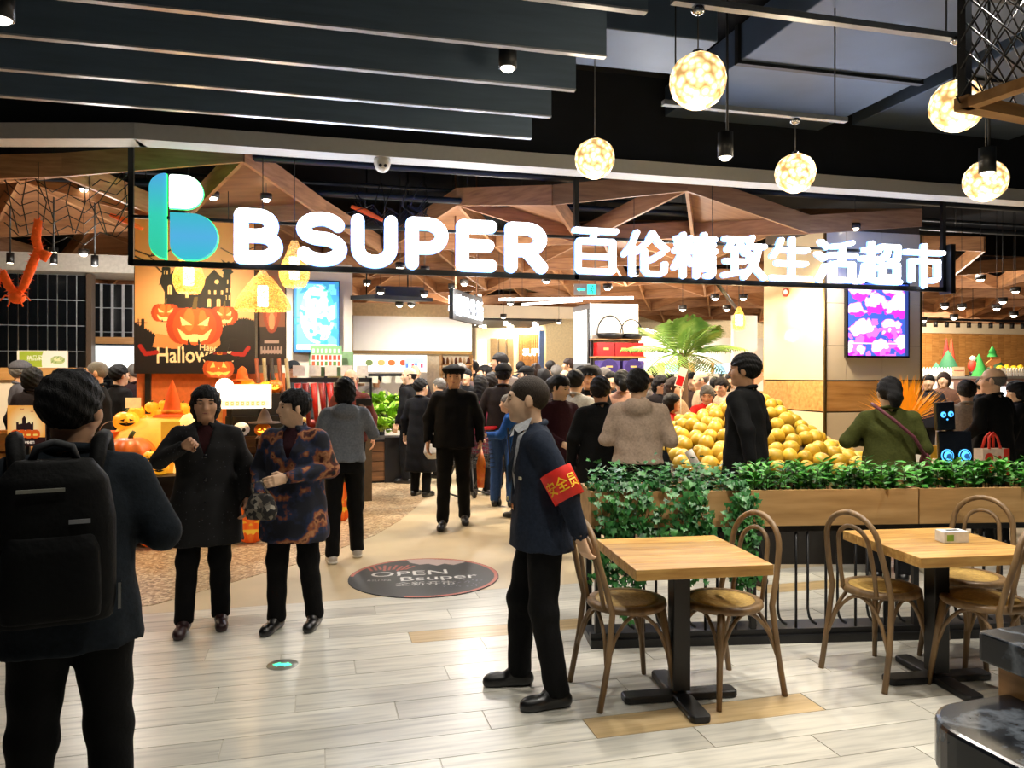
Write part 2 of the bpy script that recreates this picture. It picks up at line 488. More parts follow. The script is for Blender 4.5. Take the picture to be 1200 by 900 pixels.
def person(px, Y, heading, label, H=1.66, lod='mid', top='1a1c22', pants='101114', shoes='0c0c0d', hair='black', style='short',
           skin='a', arms=('down', 'down'), feet=None, hem=.84, girth=1., head=0., nod=0., lean=0., hat=None, hatc='101014',
           face=None, group=None, topmat=None, open_front=None, hood=False, collar=True, sole=None, loc=None, curl=.5, flare=1.):
    s = H / 1.70
    rh, rb, rf = LOD[lod]
    heading = heading - math.degrees(math.atan((px - 600) / F))   # 0 = seen from straight behind, 180 = facing the eye
    rz = math.radians(heading) - TH
    hs = s * 1.09
    P = thing('person', loc or fl(px, Y), rz, label, 'person', group)
    g = girth
    if feet is None: feet = ((.10, .0), (-.10, .02))
    hipz = .915
    lean = lean                                            # forward offset of the shoulders (m)
    ly = lambda z: 0. if z < .95 else lean * (z - .95) / .5
    sh_z = 1.352
    hc = Vector((0, ly(1.60) + .012, 1.70 - .124))
    yaw = math.radians(head)
    cy_, sy_ = math.cos(yaw), math.sin(yaw)
    def hp(x, y, z):
        y2 = y * math.cos(nod) + z * math.sin(nod); z2 = -y * math.sin(nod) + z * math.cos(nod)
        return tuple(hc * s + Vector((x * cy_ - y2 * sy_, x * sy_ + y2 * cy_, z2)) * hs)
    S = lambda p: tuple(q * s for q in p)
    A = []
    for sd, p in ((1, arms[0]), (-1, arms[1])):
        e, w_, n = arm_preset(p, sd)
        e = (e[0] * (1 + (g - 1) * .5), e[1] + ly(1.2) , e[2]); w_ = (w_[0], w_[1] + ly(1.2), w_[2])
        A.append(((.168 * sd * (1 + (g - 1) * .4), ly(sh_z), sh_z), e, w_, n, sd))
    bx = max([.34] + [abs(w_[0]) + .14 for _, _, w_, _, _ in A] + [abs(e[0]) + .12 for _, e, _, _, _ in A])
    y0 = min([-.24] + [w_[1] - .2 for _, _, w_, _, _ in A] + [f[1] - .2 for f in feet])
    y1 = max([.26, ly(1.6) + .2] + [w_[1] + .22 for _, _, w_, _, _ in A] + [f[1] + .26 for f in feet])
    # ---- body: one continuous skin
    zones = [(S(hc), .13 * s, rh)]
    for _, e, w_, n, sd in A:
        d = (Vector(w_) - Vector(e)).normalized(); zones.append((S(Vector(w_) + d * .07), .10 * s, rf))
    if lod == 'far': zones = zones[:1]
    V = Vox((-bx * s, y0 * s, -.03), (bx * s, y1 * s, H + .04), rb, zones)
    V.loft([(z * s, 0, ly(z) * s, rx * s * g, ry * s * g) for z, rx, ry in ((.86, .12, .09), (.95, .15, .105), (1.08, .122, .09), (1.25, .138, .092), (1.33, .125, .078), (1.39, .07, .06))], k=.03)
    V.seg(S((0, ly(1.4) - .012, 1.36)), S((hc.x, hc.y - .014, hc.z - .06)), .057 * s, .055 * s, k=.025)
    for fx, fy in feet:
        hip = (.085 * (1 if fx > 0 else -1), 0, hipz); kn = ((hip[0] + fx) / 2, fy / 2 + .035, .49); an = (fx, fy - .02, .085)
        V.seg(S(hip), S(kn), .078 * s, .055 * s, k=.03); V.seg(S(kn), S(an), .052 * s, .035 * s, k=.02)
        V.seg(S((fx, fy - .04, .035)), S((fx * 1.08, fy + .13, .03)), .03 * s, .028 * s, k=.02)
    for sh, e, w_, n, sd in A:
        V.seg(S((sh[0] * .94, sh[1], sh[2] - .02)), S(e), .045 * s, .038 * s, k=.02); V.seg(S(e), S(w_), .04 * s, .027 * s, k=.02)
        d = Vector(w_) - Vector(e)
        if lod == 'far':
            dd = d.normalized(); V.seg(S(w_), S(Vector(w_) + dd * .12), .035 * s, .025 * s, k=.02)
        else: hand(V, S(w_), d, n, sd, s, curl)
    # head
    V.ell(hp(0, -.012, .025), (.074 * hs, .092 * hs, .088 * hs), yaw, k=.01)
    V.ell(hp(0, .02, -.035), (.060 * hs, .068 * hs, .074 * hs), yaw, k=.035)
    V.seg(hp(-.012, .064, -.088), hp(.012, .064, -.088), .017 * hs, k=.03)
    for sd in (1, -1):
        V.ell(hp(.04 * sd, .055, -.022), (.024 * hs, .022 * hs, .026 * hs), yaw, k=.025)
        V.ell(hp(.077 * sd, -.008, -.006), (.011 * hs, .02 * hs, .033 * hs), yaw - .35 * sd, k=.008)
    if lod != 'far':
        V.seg(hp(-.036, .073, .024), hp(.036, .073, .024), .012 * hs, k=.02)
        for sd in (1, -1): V.ell(hp(.032 * sd, .1, .003), (.018 * hs, .016 * hs, .010 * hs), yaw, k=.012, sub=True)
        V.seg(hp(0, .084, .01), hp(0, .103, -.026), .0085 * hs, .0125 * hs, k=.014)
        V.seg(hp(-.012, .09, -.03), hp(.012, .09, -.03), .009 * hs, k=.01)
        V.seg(hp(-.015, .081, -.056), hp(.015, .081, -.056), .008 * hs, k=.012)
    else:
        V.seg(hp(0, .086, .01), hp(0, .104, -.026), .010 * hs, .015 * hs, k=.014)
    body = link('body', V.mesh('body'), SKIN[skin], P)
    if face is None: face = lod != 'far'
    if face and abs((heading + math.degrees(math.atan((px - 600) / F)) + head + 180) % 360 - 180) > 50:
        for sd in (1, -1):
            link('eye', EYE_ME, M_EYE, P, hp(.032 * sd, .0775, .004), rz=yaw + .25 * -sd)
            link('eyebrow', BROW_ME, M_BROW, P, hp(.032 * sd, .083, .025), rz=yaw - .25 * sd)
        link('mouth', LIP_ME, M_LIP, P, hp(0, .085, -.056), rz=yaw)
    # ---- hair
    if style != 'none':
        V = Vox([c - .2 * s for c in S(hc)], [c + .2 * s for c in S(hc)], rh * 1.15) if style not in ('long', 'pony') else \
            Vox([c - .22 * s for c in S(hc)][:2] + [S(hc)[2] - .42 * s], [c + .2 * s for c in S(hc)], rh * 1.4)
        t = dict(buzz=.004, bald=.005).get(style, .013)
        V.ell(hp(0, -.014, .028), ((.076 + t) * hs, (.094 + t) * hs, (.088 + t * .9) * hs), yaw, k=.01)
        i_cy, i_sy = cy_, sy_
        def loc_(x, y, z):
            dx, dy, dz = (x - hc.x * s) / hs, (y - hc.y * s) / hs, (z - hc.z * s) / hs
            yy = -dx * i_sy + dy * i_cy
            return dx * i_cy + dy * i_sy, yy * math.cos(nod) - dz * math.sin(nod), yy * math.sin(nod) + dz * math.cos(nod)
        if style == 'bob':
            V.ell(hp(0, -.028, -.025), (.092 * hs, .085 * hs, .105 * hs), yaw, k=.03)
        if style == 'long':
            V.loft([(hc.z * s + z * hs, hc.x * s + .03 * sy_ * hs, hc.y * s + (-.03 * cy_ - .02) * hs, rx * hs, ry * hs) for z, rx, ry in ((-.32, .075, .045), (-.2, .10, .07), (-.06, .097, .085), (.03, .085, .08))], k=.03, yaw=yaw)
        if style == 'curly':
            V.ell(hp(0, -.02, .015), (.105 * hs, .115 * hs, .105 * hs), yaw, k=.03)
        if style == 'pony':
            V.seg(hp(0, -.10, .02), hp(.0, -.135, -.03), .045 * hs, .05 * hs, k=.03); V.seg(hp(0, -.13, -.03), hp(0, -.11, -.2), .045 * hs, .02 * hs, k=.03)
        if lod != 'far' and style not in ('buzz', 'bald'):
            x, y, z = V.ax[0][:, None, None], V.ax[1][None, :, None], V.ax[2][None, None, :]
            V.D = V.D + .0035 * np.sin(x * 190 + z * 60 + px) * np.sin(y * 170 - z * 70) + .003 * np.sin(z * 110 + x * 70 + y * 40)
        V.ell(hp(0, .118, -.045), (.068 * hs, .088 * hs, .092 * hs), yaw, k=.01, sub=True)
        def cut(x, y, z):
            X, Y_, Z_ = loc_(x, y, z)
            if style in ('short', 'pony'): lo = np.maximum(-.075 + (Y_ + .08) * .55, np.where(Y_ > .03, .03, -1))
            elif style == 'buzz': lo = -.075 + (Y_ + .09) * .55
            elif style == 'bald': lo = -.06 + (Y_ + .08) * .5
            elif style == 'curly': lo = -.08 + np.maximum(Y_, 0) * .9
            elif style == 'bob': lo = np.where(Y_ > .03, .0, -.10 + np.maximum(Y_, -.02) * .8)
            else: lo = np.where(Y_ > .05, .0, -.4)
            d = lo - Z_
            if style == 'bald': d = np.maximum(d, Z_ - .035 + np.maximum(Y_, 0) * .5)
            return d * hs
        V.keep(cut)
        me = V.mesh('hair')
        if me: link('hair', me, mat('hair_' + hair, HAIRC[hair], .6, var=.5, scale=60, stretch=(5, 5, 1), bump=.7, spec=.25), P)
    if hat:
        V = Vox([c - .24 * s for c in S(hc)], [c + .24 * s for c in S(hc)], rh * 1.3)
        V.ell(hp(0, -.012, .05), (.098 * hs, .114 * hs, (.085 if hat == 'cap' else .072) * hs), yaw, k=.01)
        hz = S(hc)[2]
        V.keep(lambda x, y, z: (hz + .035 * hs) - z)
        if hat == 'cap':
            V.seg(hp(-.04, .10, .04), hp(-.03, .165, .03), .010 * hs, .007 * hs, k=.02); V.seg(hp(.04, .10, .04), hp(.03, .165, .03), .010 * hs, .007 * hs, k=.02); V.seg(hp(0, .10, .045), hp(0, .175, .03), .012 * hs, .007 * hs, k=.03)
        else:
            V.ell(hp(0, .01, .07), (.118 * hs, .128 * hs, .04 * hs), yaw, k=.02); V.seg(hp(-.04, .11, .045), hp(.04, .11, .045), .014 * hs, k=.02)
        link('cap', V.mesh('cap'), cloth(hatc), P)
    # ---- jacket
    V = Vox((-bx * s, (y0 - .02) * s, (min(hem, min(w_[2] for _, _, w_, _, _ in A)) - .08) * s), (bx * s, (y1 + .02) * s, 1.56 * s), rb)
    fr = flare * g
    K = [(1.452, .066, .066), (1.43, .084, .074), (1.408, .135, .086), (1.365, .172 * (1 + (g - 1) * .5), .104), (1.27, .178 * g, .122 * g), (1.12, .172 * g, .126 * g), (1.0, .184 * g, .136 * g), (.9, .195 * fr, .145 * fr)]
    K = [q for q in K if q[0] > hem + .03]
    K.append((hem, .200 * fr * (1 + max(0, .85 - hem) * .25), .150 * fr * (1 + max(0, .85 - hem) * .25)))
    V.loft([(z * s, 0, ly(z) * s, rx * s, ry * s) for z, rx, ry in K], k=.02)
    for sh, e, w_, n, sd in A:
        V.seg(S((.045 * sd, sh[1] - .01, 1.405)), S((sh[0] * .92, sh[1], sh[2] + .012)), .05 * s, .052 * s, k=.03)
        V.seg(S(sh), S(e), .067 * s * g ** .5, .056 * s * g ** .5, k=.03)
        ee = Vector(e); ww = Vector(w_); V.seg(S(ee), S(ee + (ww - ee) * .96), .056 * s * g ** .5, .044 * s, k=.025)
    if hood:
        V.ell(S((0, ly(1.45) - .085, 1.395)), (.12 * s, .075 * s, .085 * s), k=.03); V.ell(S((0, ly(1.45) - .065, 1.45)), (.085 * s, .05 * s, .03 * s), k=.01, sub=True)
    # cloth folds
    if lod != 'far':
        x, y, z = V.ax[0][:, None, None], V.ax[1][None, :, None], V.ax[2][None, None, :]
        ph = (px * 1.7) % 6.28
        V.D = V.D + .0035 * (np.sin(z * 34 + x * 22 + ph) * np.sin(x * 17 - z * 9 + y * 20 + ph) + .6 * np.sin(x * 47 + y * 39 + z * 6 + ph))
    if open_front:                                          # an open V at the chest
        ox = open_front
        yy = (ly(1.3) + .06) * s
        V.keep(lambda x, y, z: -np.maximum(np.maximum(np.abs(x) - np.clip((z / s - ox) * .30, 0, .075) * s, yy - y), (ox * s) - z))
    for sh, e, w_, n, sd in A:                              # cuff openings
        d = (Vector(w_) - Vector(e)).normalized()
        V.seg(S(Vector(w_) - d * .012), S(Vector(w_) + d * .05), .033 * s, .033 * s, k=.004, sub=True)
    V.seg(S((0, ly(1.44) - .008, 1.42)), S((0, ly(1.5), 1.6)), .058 * s, .07 * s, k=.006, sub=True)
    jk = link('jacket', V.mesh('jacket'), topmat or cloth(top), P)
    if collar:
        m = MB(); n_ = 18; ps = []
        for i in range(n_ + 1):
            a = math.radians(-60 + 300 * i / n_) + math.pi / 2 + math.radians(-90)
            a = math.radians(120 + 300 * i / n_)
            ps.append(S((.071 * math.cos(a), ly(1.47) - .004 + .071 * math.sin(a), 1.437 + .022 * -math.sin(a))))
        m.tube(ps, .0155 * s, 8); m.obj('collar', topmat or cloth(top), P)
    # ---- trousers
    V = Vox((-.3 * s, (min(f[1] for f in feet) - .22) * s, .0), (.3 * s, (max(f[1] for f in feet) + .26) * s, 1.06 * s), rb)
    V.loft([(z * s, 0, 0, rx * s * g, ry * s * g) for z, rx, ry in ((.82, .15, .112), (.9, .165, .12), (1.03, .14, .105))], k=.03)
    for fx, fy in feet:
        hip = (.088 * (1 if fx > 0 else -1), 0, .88); kn = ((hip[0] + fx) / 2, fy / 2 + .03, .49); an = (fx, fy - .02, .085)
        V.seg(S(hip), S(kn), .092 * s * g, .073 * s, k=.03); V.seg(S(kn), S(an), .073 * s, .064 * s, k=.03)
    V.keep(lambda x, y, z: .055 * s - z)
    if lod != 'far':
        x, y, z = V.ax[0][:, None, None], V.ax[1][None, :, None], V.ax[2][None, None, :]
        V.D = V.D + .003 * np.sin(z * 40 + x * 30) * np.sin(x * 21 + y * 17 + z * 5)
    link('trousers', V.mesh('trousers'), cloth(pants), P)
    # ---- shoes
    if lod != 'far':
        for fx, fy in feet:
            V = Vox((fx * s - .09, (fy - .14) * s, -.02), (fx * s + .09, (fy + .24) * s, .14 * s), rb * .7)
            tx = fx * 1.12
            V.seg(S((fx, fy - .06, .035)), S((tx, fy + .13, .03)), .042 * s, .04 * s, k=.02); V.seg(S((fx, fy - .03, .06)), S((fx, fy + .02, .07)), .042 * s, .036 * s, k=.03)
            V.seg(S((tx, fy + .1, .03)), S((tx, fy + .15, .024)), .04 * s, .032 * s, k=.02)
            V.keep(lambda x, y, z: .002 - z)
            so = link('shoe', V.mesh('shoe'), mat('shoe_' + shoes, shoes, .35, var=.1, coat=.2), P)
            if sole:
                V = Vox((fx * s - .09, (fy - .14) * s, -.02), (fx * s + .09, (fy + .24) * s, .06), rb * .7)
                V.seg(S((fx, fy - .06, .02)), S((tx, fy + .14, .018)), .047 * s, .045 * s, k=.02)
                V.keep(lambda x, y, z: np.maximum(.001 - z, z - .026))
                link('sole', V.mesh('sole'), mat('sole_' + sole, sole, .6), so)
    P['arms'] = 0
    del P['arms']
    return P, A, s, hp

# ---------------------------------------------------------------- lights: downlights of the mall and of the shop, and added fill light
def spot(loc, power, deg=95, c=(1, .93, .82), blend=.7, r=.06, aim=None):
    l = bpy.data.lights.new('downlight_or_wash', 'SPOT'); l.energy = power; l.spot_size = math.radians(deg); l.spot_blend = blend
    l.color = c; l.shadow_soft_size = r
    o = bpy.data.objects.new('downlight_or_wash', l); col.objects.link(o); o.location = loc
    if aim is not None:
        o.rotation_euler = (Vector(aim) - Vector(loc)).to_track_quat('-Z', 'Y').to_euler()
    return o
COOL, WARM, NEUT = (.93, .97, 1.), (1, .80, .56), (1, .93, .84)
for x, y, p in ((-1.9, 3.1, 55), (.2, 2.7, 120), (2.1, 3.2, 330), (3.4, 4.3, 300), (-.2, 4.9, 190), (-2.9, 5.3, 60), (1.25, 4.35, 260), (1.2, 1.6, 130), (-.9, 1.6, 60), (2.5, 5.8, 200)):
    spot(room(x, y, 3.58), p * .62, 105, NEUT if y > 3 else (1, .95, .83))
for u, v, p, c in ((-4.2, 9.6, 260, WARM), (-1.3, 8.75, 170, (1, .72, .42)), (1.3, 9.3, 170, NEUT), (3.8, 9.5, 420, WARM), (6.0, 8.6, 300, WARM), (9.0, 9.2, 300, NEUT),
                   (-3.8, 12.6, 300, WARM), (-.2, 11.3, 240, NEUT), (3.0, 12.5, 420, NEUT), (6.2, 12.6, 420, WARM), (10.0, 12.8, 500, WARM), (13.0, 13.8, 460, WARM),
                   (1.8, 12.9, 170, NEUT), (4.0, 16.5, 600, NEUT), (8.5, 16.8, 600, NEUT), (2.5, 21.0, 700, WARM), (6., 22.0, 700, WARM)):
    spot((u, v, 3.45), p * 1.25, 140, c, r=.1)
# added fill points without fixtures: brighten the goods and the timber above them
for u, v, p in ((-2.5, 10.6, 55), (2.2, 10.8, 70), (5.2, 11.2, 70), (9.5, 11.6, 70), (12.5, 12.4, 70), (1.5, 14.5, 90), (6.0, 14.8, 90), (3.5, 19, 110)):
    l = bpy.data.lights.new('fill_glow', 'POINT'); l.energy = p * 1.6; l.color = NEUT; l.shadow_soft_size = .2
    lo = bpy.data.objects.new('fill_glow', l); col.objects.link(lo); lo.location = (u, v, 2.75)
spot((4.0, 6.6, 3.55), 420, 80, (1, .86, .6), aim=(4.1, 7.2, 1.0), r=.06)
spot((15.5, 18.6, 3.3), 2000, 140, WARM, aim=(16.5, 20.5, 2.2), r=.06)  # added wash without a fixture, brightens the timber slat wall
spot((12.0, 12.4, 3.4), 500, 120, NEUT, aim=(11.5, 13.6, 1.4), r=.06)
# warm light washing down the glazed column
spot((5.75, 8.75, 3.3), 260, 70, (1, .74, .36), aim=(6.6, 9.5, 2.0), r=.04)
spot((6.9, 8.15, 3.4), 160, 80, (1, .93, .8), aim=(7.3, 8.9, 1.6), r=.04)

# ---------------------------------------------------------------- floor
M_grout = mat('grout', 'b9b5a8', .8)
M_plank = ramp_mat('plank_tile', [(.25, 'a19f98'), (.5, 'c4c1b6'), (.75, 'd3cfc2')], scale=3.2, stretch=(.7, 9, 1), rough=.30, rnd_obj=.14, spec=.5)
M_plank_tan = ramp_mat('plank_tile_tan', [(.25, '9a8560'), (.5, 'b59c72'), (.75, 'c7b089')], scale=3.2, stretch=(.7, 9, 1), rough=.3, rnd_obj=.05)
M_beige = mat('beige_stone', 'bfae8e', .35, var=.07, scale=3)
M_terr = ramp_mat('terrazzo', [(.0, '6d5236'), (.35, 'a88c68'), (.6, 'b59b78'), (.85, 'd8c6a6'), (1., '8a6d49')], texture='cells', scale=42, rough=.35)
floor = thing('floor', kind='structure', label='mall floor of pale wood look tiles meeting beige stone')
VB = 5.78
MB().box(-22, 33, VB, 34, -.12, 0).obj('stone_slab', M_beige, floor)
MB().box(-22, 26, -4, VB, -.12, -.004).obj('grout_bed', M_grout, floor)
PL, PWD = 1.2, .208
pk = MB().box(.003, PL - .003, .002, PWD - .002, -.012, 0).mesh('plank')
def in_view(p, mgn=120):
    x = p.x * CT - p.y * ST; y = p.x * ST + p.y * CT
    if y < .6: return False
    px = 600 + x / y * F; py = HOR + (EYE - p.z) / y * F
    return -mgn < px < 1200 + mgn and py < 900 + mgn
tan_at = [fl(530, 1485 / 305.), fl(930, 1485 / 391.), fl(980, 6.2)]
rest = MB(); rows = int((VB + 4) / PWD)
npk = 0
pk_tan = pk.copy()
for r in range(rows):
    v0 = VB - (r + 1) * PWD; off = ((r * 0.37) % 1.0) * PL + rnd.uniform(-.05, .05)
    for i in range(-16, 20):
        u0 = i * PL + off
        c = Vector((u0 + PL / 2, v0 + PWD / 2, 0))
        vis = any(in_view(Vector((u0 + k * PL, v0 + PWD / 2, 0))) for k in (0, .25, .5, .75, 1))
        if vis and npk < 300:
            t = any(u0 < q.x < u0 + PL and v0 < q.y < v0 + PWD for q in tan_at)
            link('plank', pk_tan if t else pk, M_plank_tan if t else M_plank, floor, (u0, v0, 0)); npk += 1
        else: rest.box(u0 + .003, u0 + PL - .003, v0 + .002, v0 + PWD - .002, -.012, 0)
tag(rest.obj('plank_field', M_plank, floor), kind='stuff')
# terrazzo apron with a curved edge in front of the display
edge = [(95, 716), (130, 715), (180, 709), (264, 685), (311, 671), (353, 660), (393, 645), (440, 627), (470, 609), (489, 593), (499, 581), (502, 574)]
pts = [atz(a, b, 0) for a, b in edge]
poly = [(p.x, p.y) for p in pts] + [(pts[-1].x - .3, 12.4), (-9, 12.4), (-9, pts[0].y + .6), (pts[0].x - 1.2, pts[0].y + .15)]
MB().prism(poly, 0, .004).obj('terrazzo_apron', M_terr, floor)

# ---------------------------------------------------------------- ceilings
M_ceil = mat('ceiling_black', '10141b', .9, var=.2, scale=3)
M_duct = mat('duct_sheet', '4c5c72', .45, metal=.3, var=.12, scale=2)
M_black = mat('black_metal', '0e0f11', .45, var=.1)
M_grey = mat('fascia_paint', 'c9c9c6', .6, var=.03)
M_baffle = mat('baffle_board', '5f7184', .7, var=.10, scale=6, stretch=(.4, 4, 4))
M_edge_glint = mat('baffle_edge_glint', 'b9bec6', .3, var=.05, metal=.4)
tag(MB().box(-22, 33, -5, 34, 4.95, 5.05).obj('ceiling', M_ceil), 'dark painted ceiling slab above the mall and shop', kind='structure')
tag(MB().box(-22, 26, -5, -4.8, 0, 5).obj('wall_back', mat('mall_wall', '3a3d42', .8)), kind='structure')
BV = 7.75
FZ = 3.84
b0 = atv(157, 163, BV)
bulk = thing('wall_bulkhead', kind='structure', label='black bulkhead with pale fascia above the shop entrance')
MB().box(b0.x, 20, BV + .10, BV + .25, FZ + .15, 4.95).obj('bulkhead_board', M_ceil, bulk)
MB().box(b0.x, 20, BV, BV + .26, FZ, FZ + .15).obj('fascia', M_grey, bulk)
lx, ly_ = -10 * CT * 1.0, 10 * math.sin(TH - .03)
d = Vector((-CT, ST, 0)); nrm = Vector((ST, CT, 0))
q0 = Vector((b0.x, BV, 0)); q1 = q0 + d * 9
MB().hexa([q0 + Vector((0, 0, FZ)), q1 + Vector((0, 0, FZ)), q1 + nrm * .26 + Vector((0, 0, FZ)), q0 + nrm * .26 + Vector((0, 0, FZ)),
           q0 + Vector((0, 0, FZ + .15)), q1 + Vector((0, 0, FZ + .15)), q1 + nrm * .26 + Vector((0, 0, FZ + .15)), q0 + nrm * .26 + Vector((0, 0, FZ + .15))][::1]).obj('fascia_return', M_grey, bulk)
MB().hexa([q0 + nrm * .1 + Vector((0, 0, FZ + .15)), q1 + nrm * .1 + Vector((0, 0, FZ + .15)), q1 + nrm * .25 + Vector((0, 0, FZ + .15)), q0 + nrm * .25 + Vector((0, 0, FZ + .15)),
           q0 + nrm * .1 + Vector((0, 0, 4.95)), q1 + nrm * .1 + Vector((0, 0, 4.95)), q1 + nrm * .25 + Vector((0, 0, 4.95)), q0 + nrm * .25 + Vector((0, 0, 4.95))]).obj('bulkhead_return', M_ceil, bulk)

for i, v in enumerate((2.69, 3.26, 3.83, 4.43, 5.0, 5.56, 6.1)):
    wh = ('second baffle from the camera', 'third baffle from the camera', 'shortest looking baffle at the top edge of the photo', 'baffle below the top one, nearest the lamp', 'fourth baffle from the shop fascia', 'second baffle from the shop fascia', 'baffle hanging nearest the shop fascia')[i]
    if i == 0: wh = 'baffle hanging nearest overhead'
    elif i == 1: wh = 'baffle second from overhead'
    elif i == 4: wh = 'third baffle from the shop fascia'
    t = thing('ceiling_baffle', (1.73, v, 3.6), 0, 'long slate grey hanging ceiling board, ' + wh, 'ceiling baffle', 'slate ceiling baffles')
    MB().box(-9, 0, -.02, .02, .012, .30).obj('board', M_baffle, t)
    MB().box(-9, 0, -.022, .022, 0, .012).obj('edge_glint_strip', M_edge_glint, t)  # pale strip paints in the sign's reflection along the bottom edge
    for k in (-.8, -3.2, -5.6): MB().tube([(k, 0, .3), (k, 0, 1.36)], .004, 6).obj('hanger_wire', M_black, t)

# rectangular air ducts running into the shop
for (pa, pb, zz, lab) in (((872, 68), (1013, 127), 4.5, 'wide grey sheet metal air duct above the globe lamps'), ((1035, 130), (1180, 165), 4.6, 'narrow grey air duct at the right above the mesh cage')):
    A_, B_ = atz(*pa, zz), atz(*pb, zz)
    t = thing('air_duct', ((A_.x + B_.x) / 2, 0, zz), 0, lab, 'air duct')
    hw = abs(B_.x - A_.x) / 2
    for k in range(4):
        y0 = 1.6 + k * 1.55
        MB().box(-hw, hw, y0, y0 + 1.53, 0, .33).obj('duct_section', M_duct, t, bevel=.01)
        if k: MB().box(-hw - .03, hw + .03, y0 - .04, y0 + .02, -.03, .33).obj('flange', M_black, t)
A_, B_ = atz(560, 45, 4.5), atz(690, 55, 4.5)
t = thing('air_duct', (1.9, 5.2, 4.3), 0, 'grey air duct crossing behind the ends of the ceiling baffles', 'air duct')
MB().box(-.2, 1.2, .3, 1.0, 0, .45).obj('duct_section', M_duct, t, bevel=.01); MB().box(-.24, -.2, .28, 1.02, -.02, .45).obj('flange', M_black, t)

# ---------------------------------------------------------------- timber lattice of the shop ceiling
M_lat = ramp_mat('lattice_wood', [(.25, '83593c'), (.5, 'a3754f'), (.8, 'b88a62')], scale=3, stretch=(1, 1, 8), rough=.55, rnd_obj=.12)
M_pan = ramp_mat('lattice_panel', [(.3, '7c553a'), (.7, '976c4a')], scale=2, stretch=(1, 6, 1), rough=.6, rnd_obj=.12)
lat = thing('ceiling_lattice', kind='structure', label='faceted timber lattice ceiling over the shop')
a = 1.75; h_ = a * .866
ZC = (3.95, 3.50, 3.68)
nodes = {}
for j in range(0, 11):
    for i in range(-5, 21):
        q = i - (j - (j & 1)) // 2
        p = Vector((-6 + (i + .5 * (j & 1)) * a, 8.75 + j * h_, ZC[(q - j) % 3] - (.10 if j > 5 else 0)))
        nodes[i, j] = p
def lat_gap(c):
    x = c.x * CT - c.y * ST; y = c.x * ST + c.y * CT
    px = 600 + x / y * F
    if c.y < 11.2 and (330 < px < 575 or px > 1015): return True
    if c.y < 10.0 and 575 < px < 600: return True
    if px < -350 or px > 1500: return True
    if px > 1130 and c.y < 12.2: return True
    return False
tri = []
edges = set()
for (i, j), p in nodes.items():
    o = 0 if j & 1 == 0 else 1
    for T in (((i, j), (i + 1, j), (i + o, j + 1)), ((i, j), (i + o, j + 1), (i + o - 1, j + 1))):
        if all(k in nodes for k in T):
            c = sum((nodes[k] for k in T), Vector()) / 3
            if lat_gap(c): continue
            tri.append(T)
            for k in range(3): edges.add(tuple(sorted((T[k], T[(k + 1) % 3]))))
E = sorted(edges, key=lambda e: (nodes[e[0]] + nodes[e[1]]).length)
rest = MB()
for n, (k0, k1) in enumerate(E):
    A_, B_ = nodes[k0], nodes[k1]
    dd = (B_ - A_); sd = Vector((-dd.y, dd.x, 0)).normalized() * .022
    up = Vector((0, 0, .24))
    P8 = [A_ - sd, B_ - sd, B_ + sd, A_ + sd]; P8 = P8 + [p + up for p in P8]
    if n < 300: MB().hexa(P8).obj('lattice_board', M_lat, lat)
    else: rest.hexa(P8)
if rest.v: tag(rest.obj('lattice_boards_far', M_lat, lat), kind='stuff')
r2 = random.Random(3)
npan = 0
for T in tri:
    c = sum((nodes[k] for k in T), Vector()) / 3
    if r2.random() < (.45 if c.y < 11 else .8) and npan < 280:
        ps = [nodes[k] + Vector((0, 0, .2)) for k in T]
        m = MB(); m.add(ps + [p + Vector((0, 0, .02)) for p in ps], [(2, 1, 0), (3, 4, 5), (0, 1, 4, 3), (1, 2, 5, 4), (2, 0, 3, 5)])
        m.obj('coffer_panel', M_pan, lat); npan += 1
# dark service pipes above the open strip
for k, (v, z) in enumerate(((8.5, 4.25), (8.9, 4.05), (9.5, 4.2), (10.2, 4.0), (10.9, 4.3))):
    t = thing('service_pipe', (0, v, z), 0, 'dark ceiling pipe %s in the open strip behind the fascia' % ('nearest the fascia', 'second from the fascia', 'third from the fascia', 'fourth from the fascia', 'farthest from the fascia')[k], 'pipe', 'ceiling service pipes')
    MB().tube([(-8, 0, 0), (18, 0, 0)], .045 if k % 2 else .03, 8).obj('pipe', mat('pipe_paint', '1b2430', .5), t)
    for u in range(-6, 17, 4): MB().tube([(u, 0, 0), (u, 0, 4.95 - z)], .008, 6).obj('hanger', M_black, t)

# ---------------------------------------------------------------- shop walls
M_white = mat('white_gloss', 'e9e4d8', .25, var=.03, scale=3)
M_cream = mat('cream_panel', 'e8dcc4', .4, var=.04, scale=3)
M_gold = mat('gold_trim', '9a7a45', .35, metal=.7, var=.05)
M_tile = mat('black_tile', '0d1013', .18, var=.3, scale=4)
M_tgrout = mat('tile_grout', 'b4b8ba', .8)
M_oak = ramp_mat('oak_panel', [(.25, '9c6c38'), (.5, 'b98549'), (.8, 'cd9c60')], scale=2.5, stretch=(1, 1, 9), rough=.5, rnd_obj=.1)
M_oakh = ramp_mat('oak_panel_h', [(.25, '9c6c38'), (.5, 'bd8a4d'), (.8, 'd0a066')], scale=2.5, stretch=(.8, 8, 9), rough=.45, rnd_obj=.08)
def zat(px, py, v): return atv(px, py, v).z
def ux(px, v): return atv(px, 0, v).x
def slab(name, px0, px1, z0, z1, v, dep, m, parent=None, bevel=0.):
    return MB().box(ux(px0, v), ux(px1, v), v, v + dep, z0, z1).obj(name, m, parent, bevel=bevel)
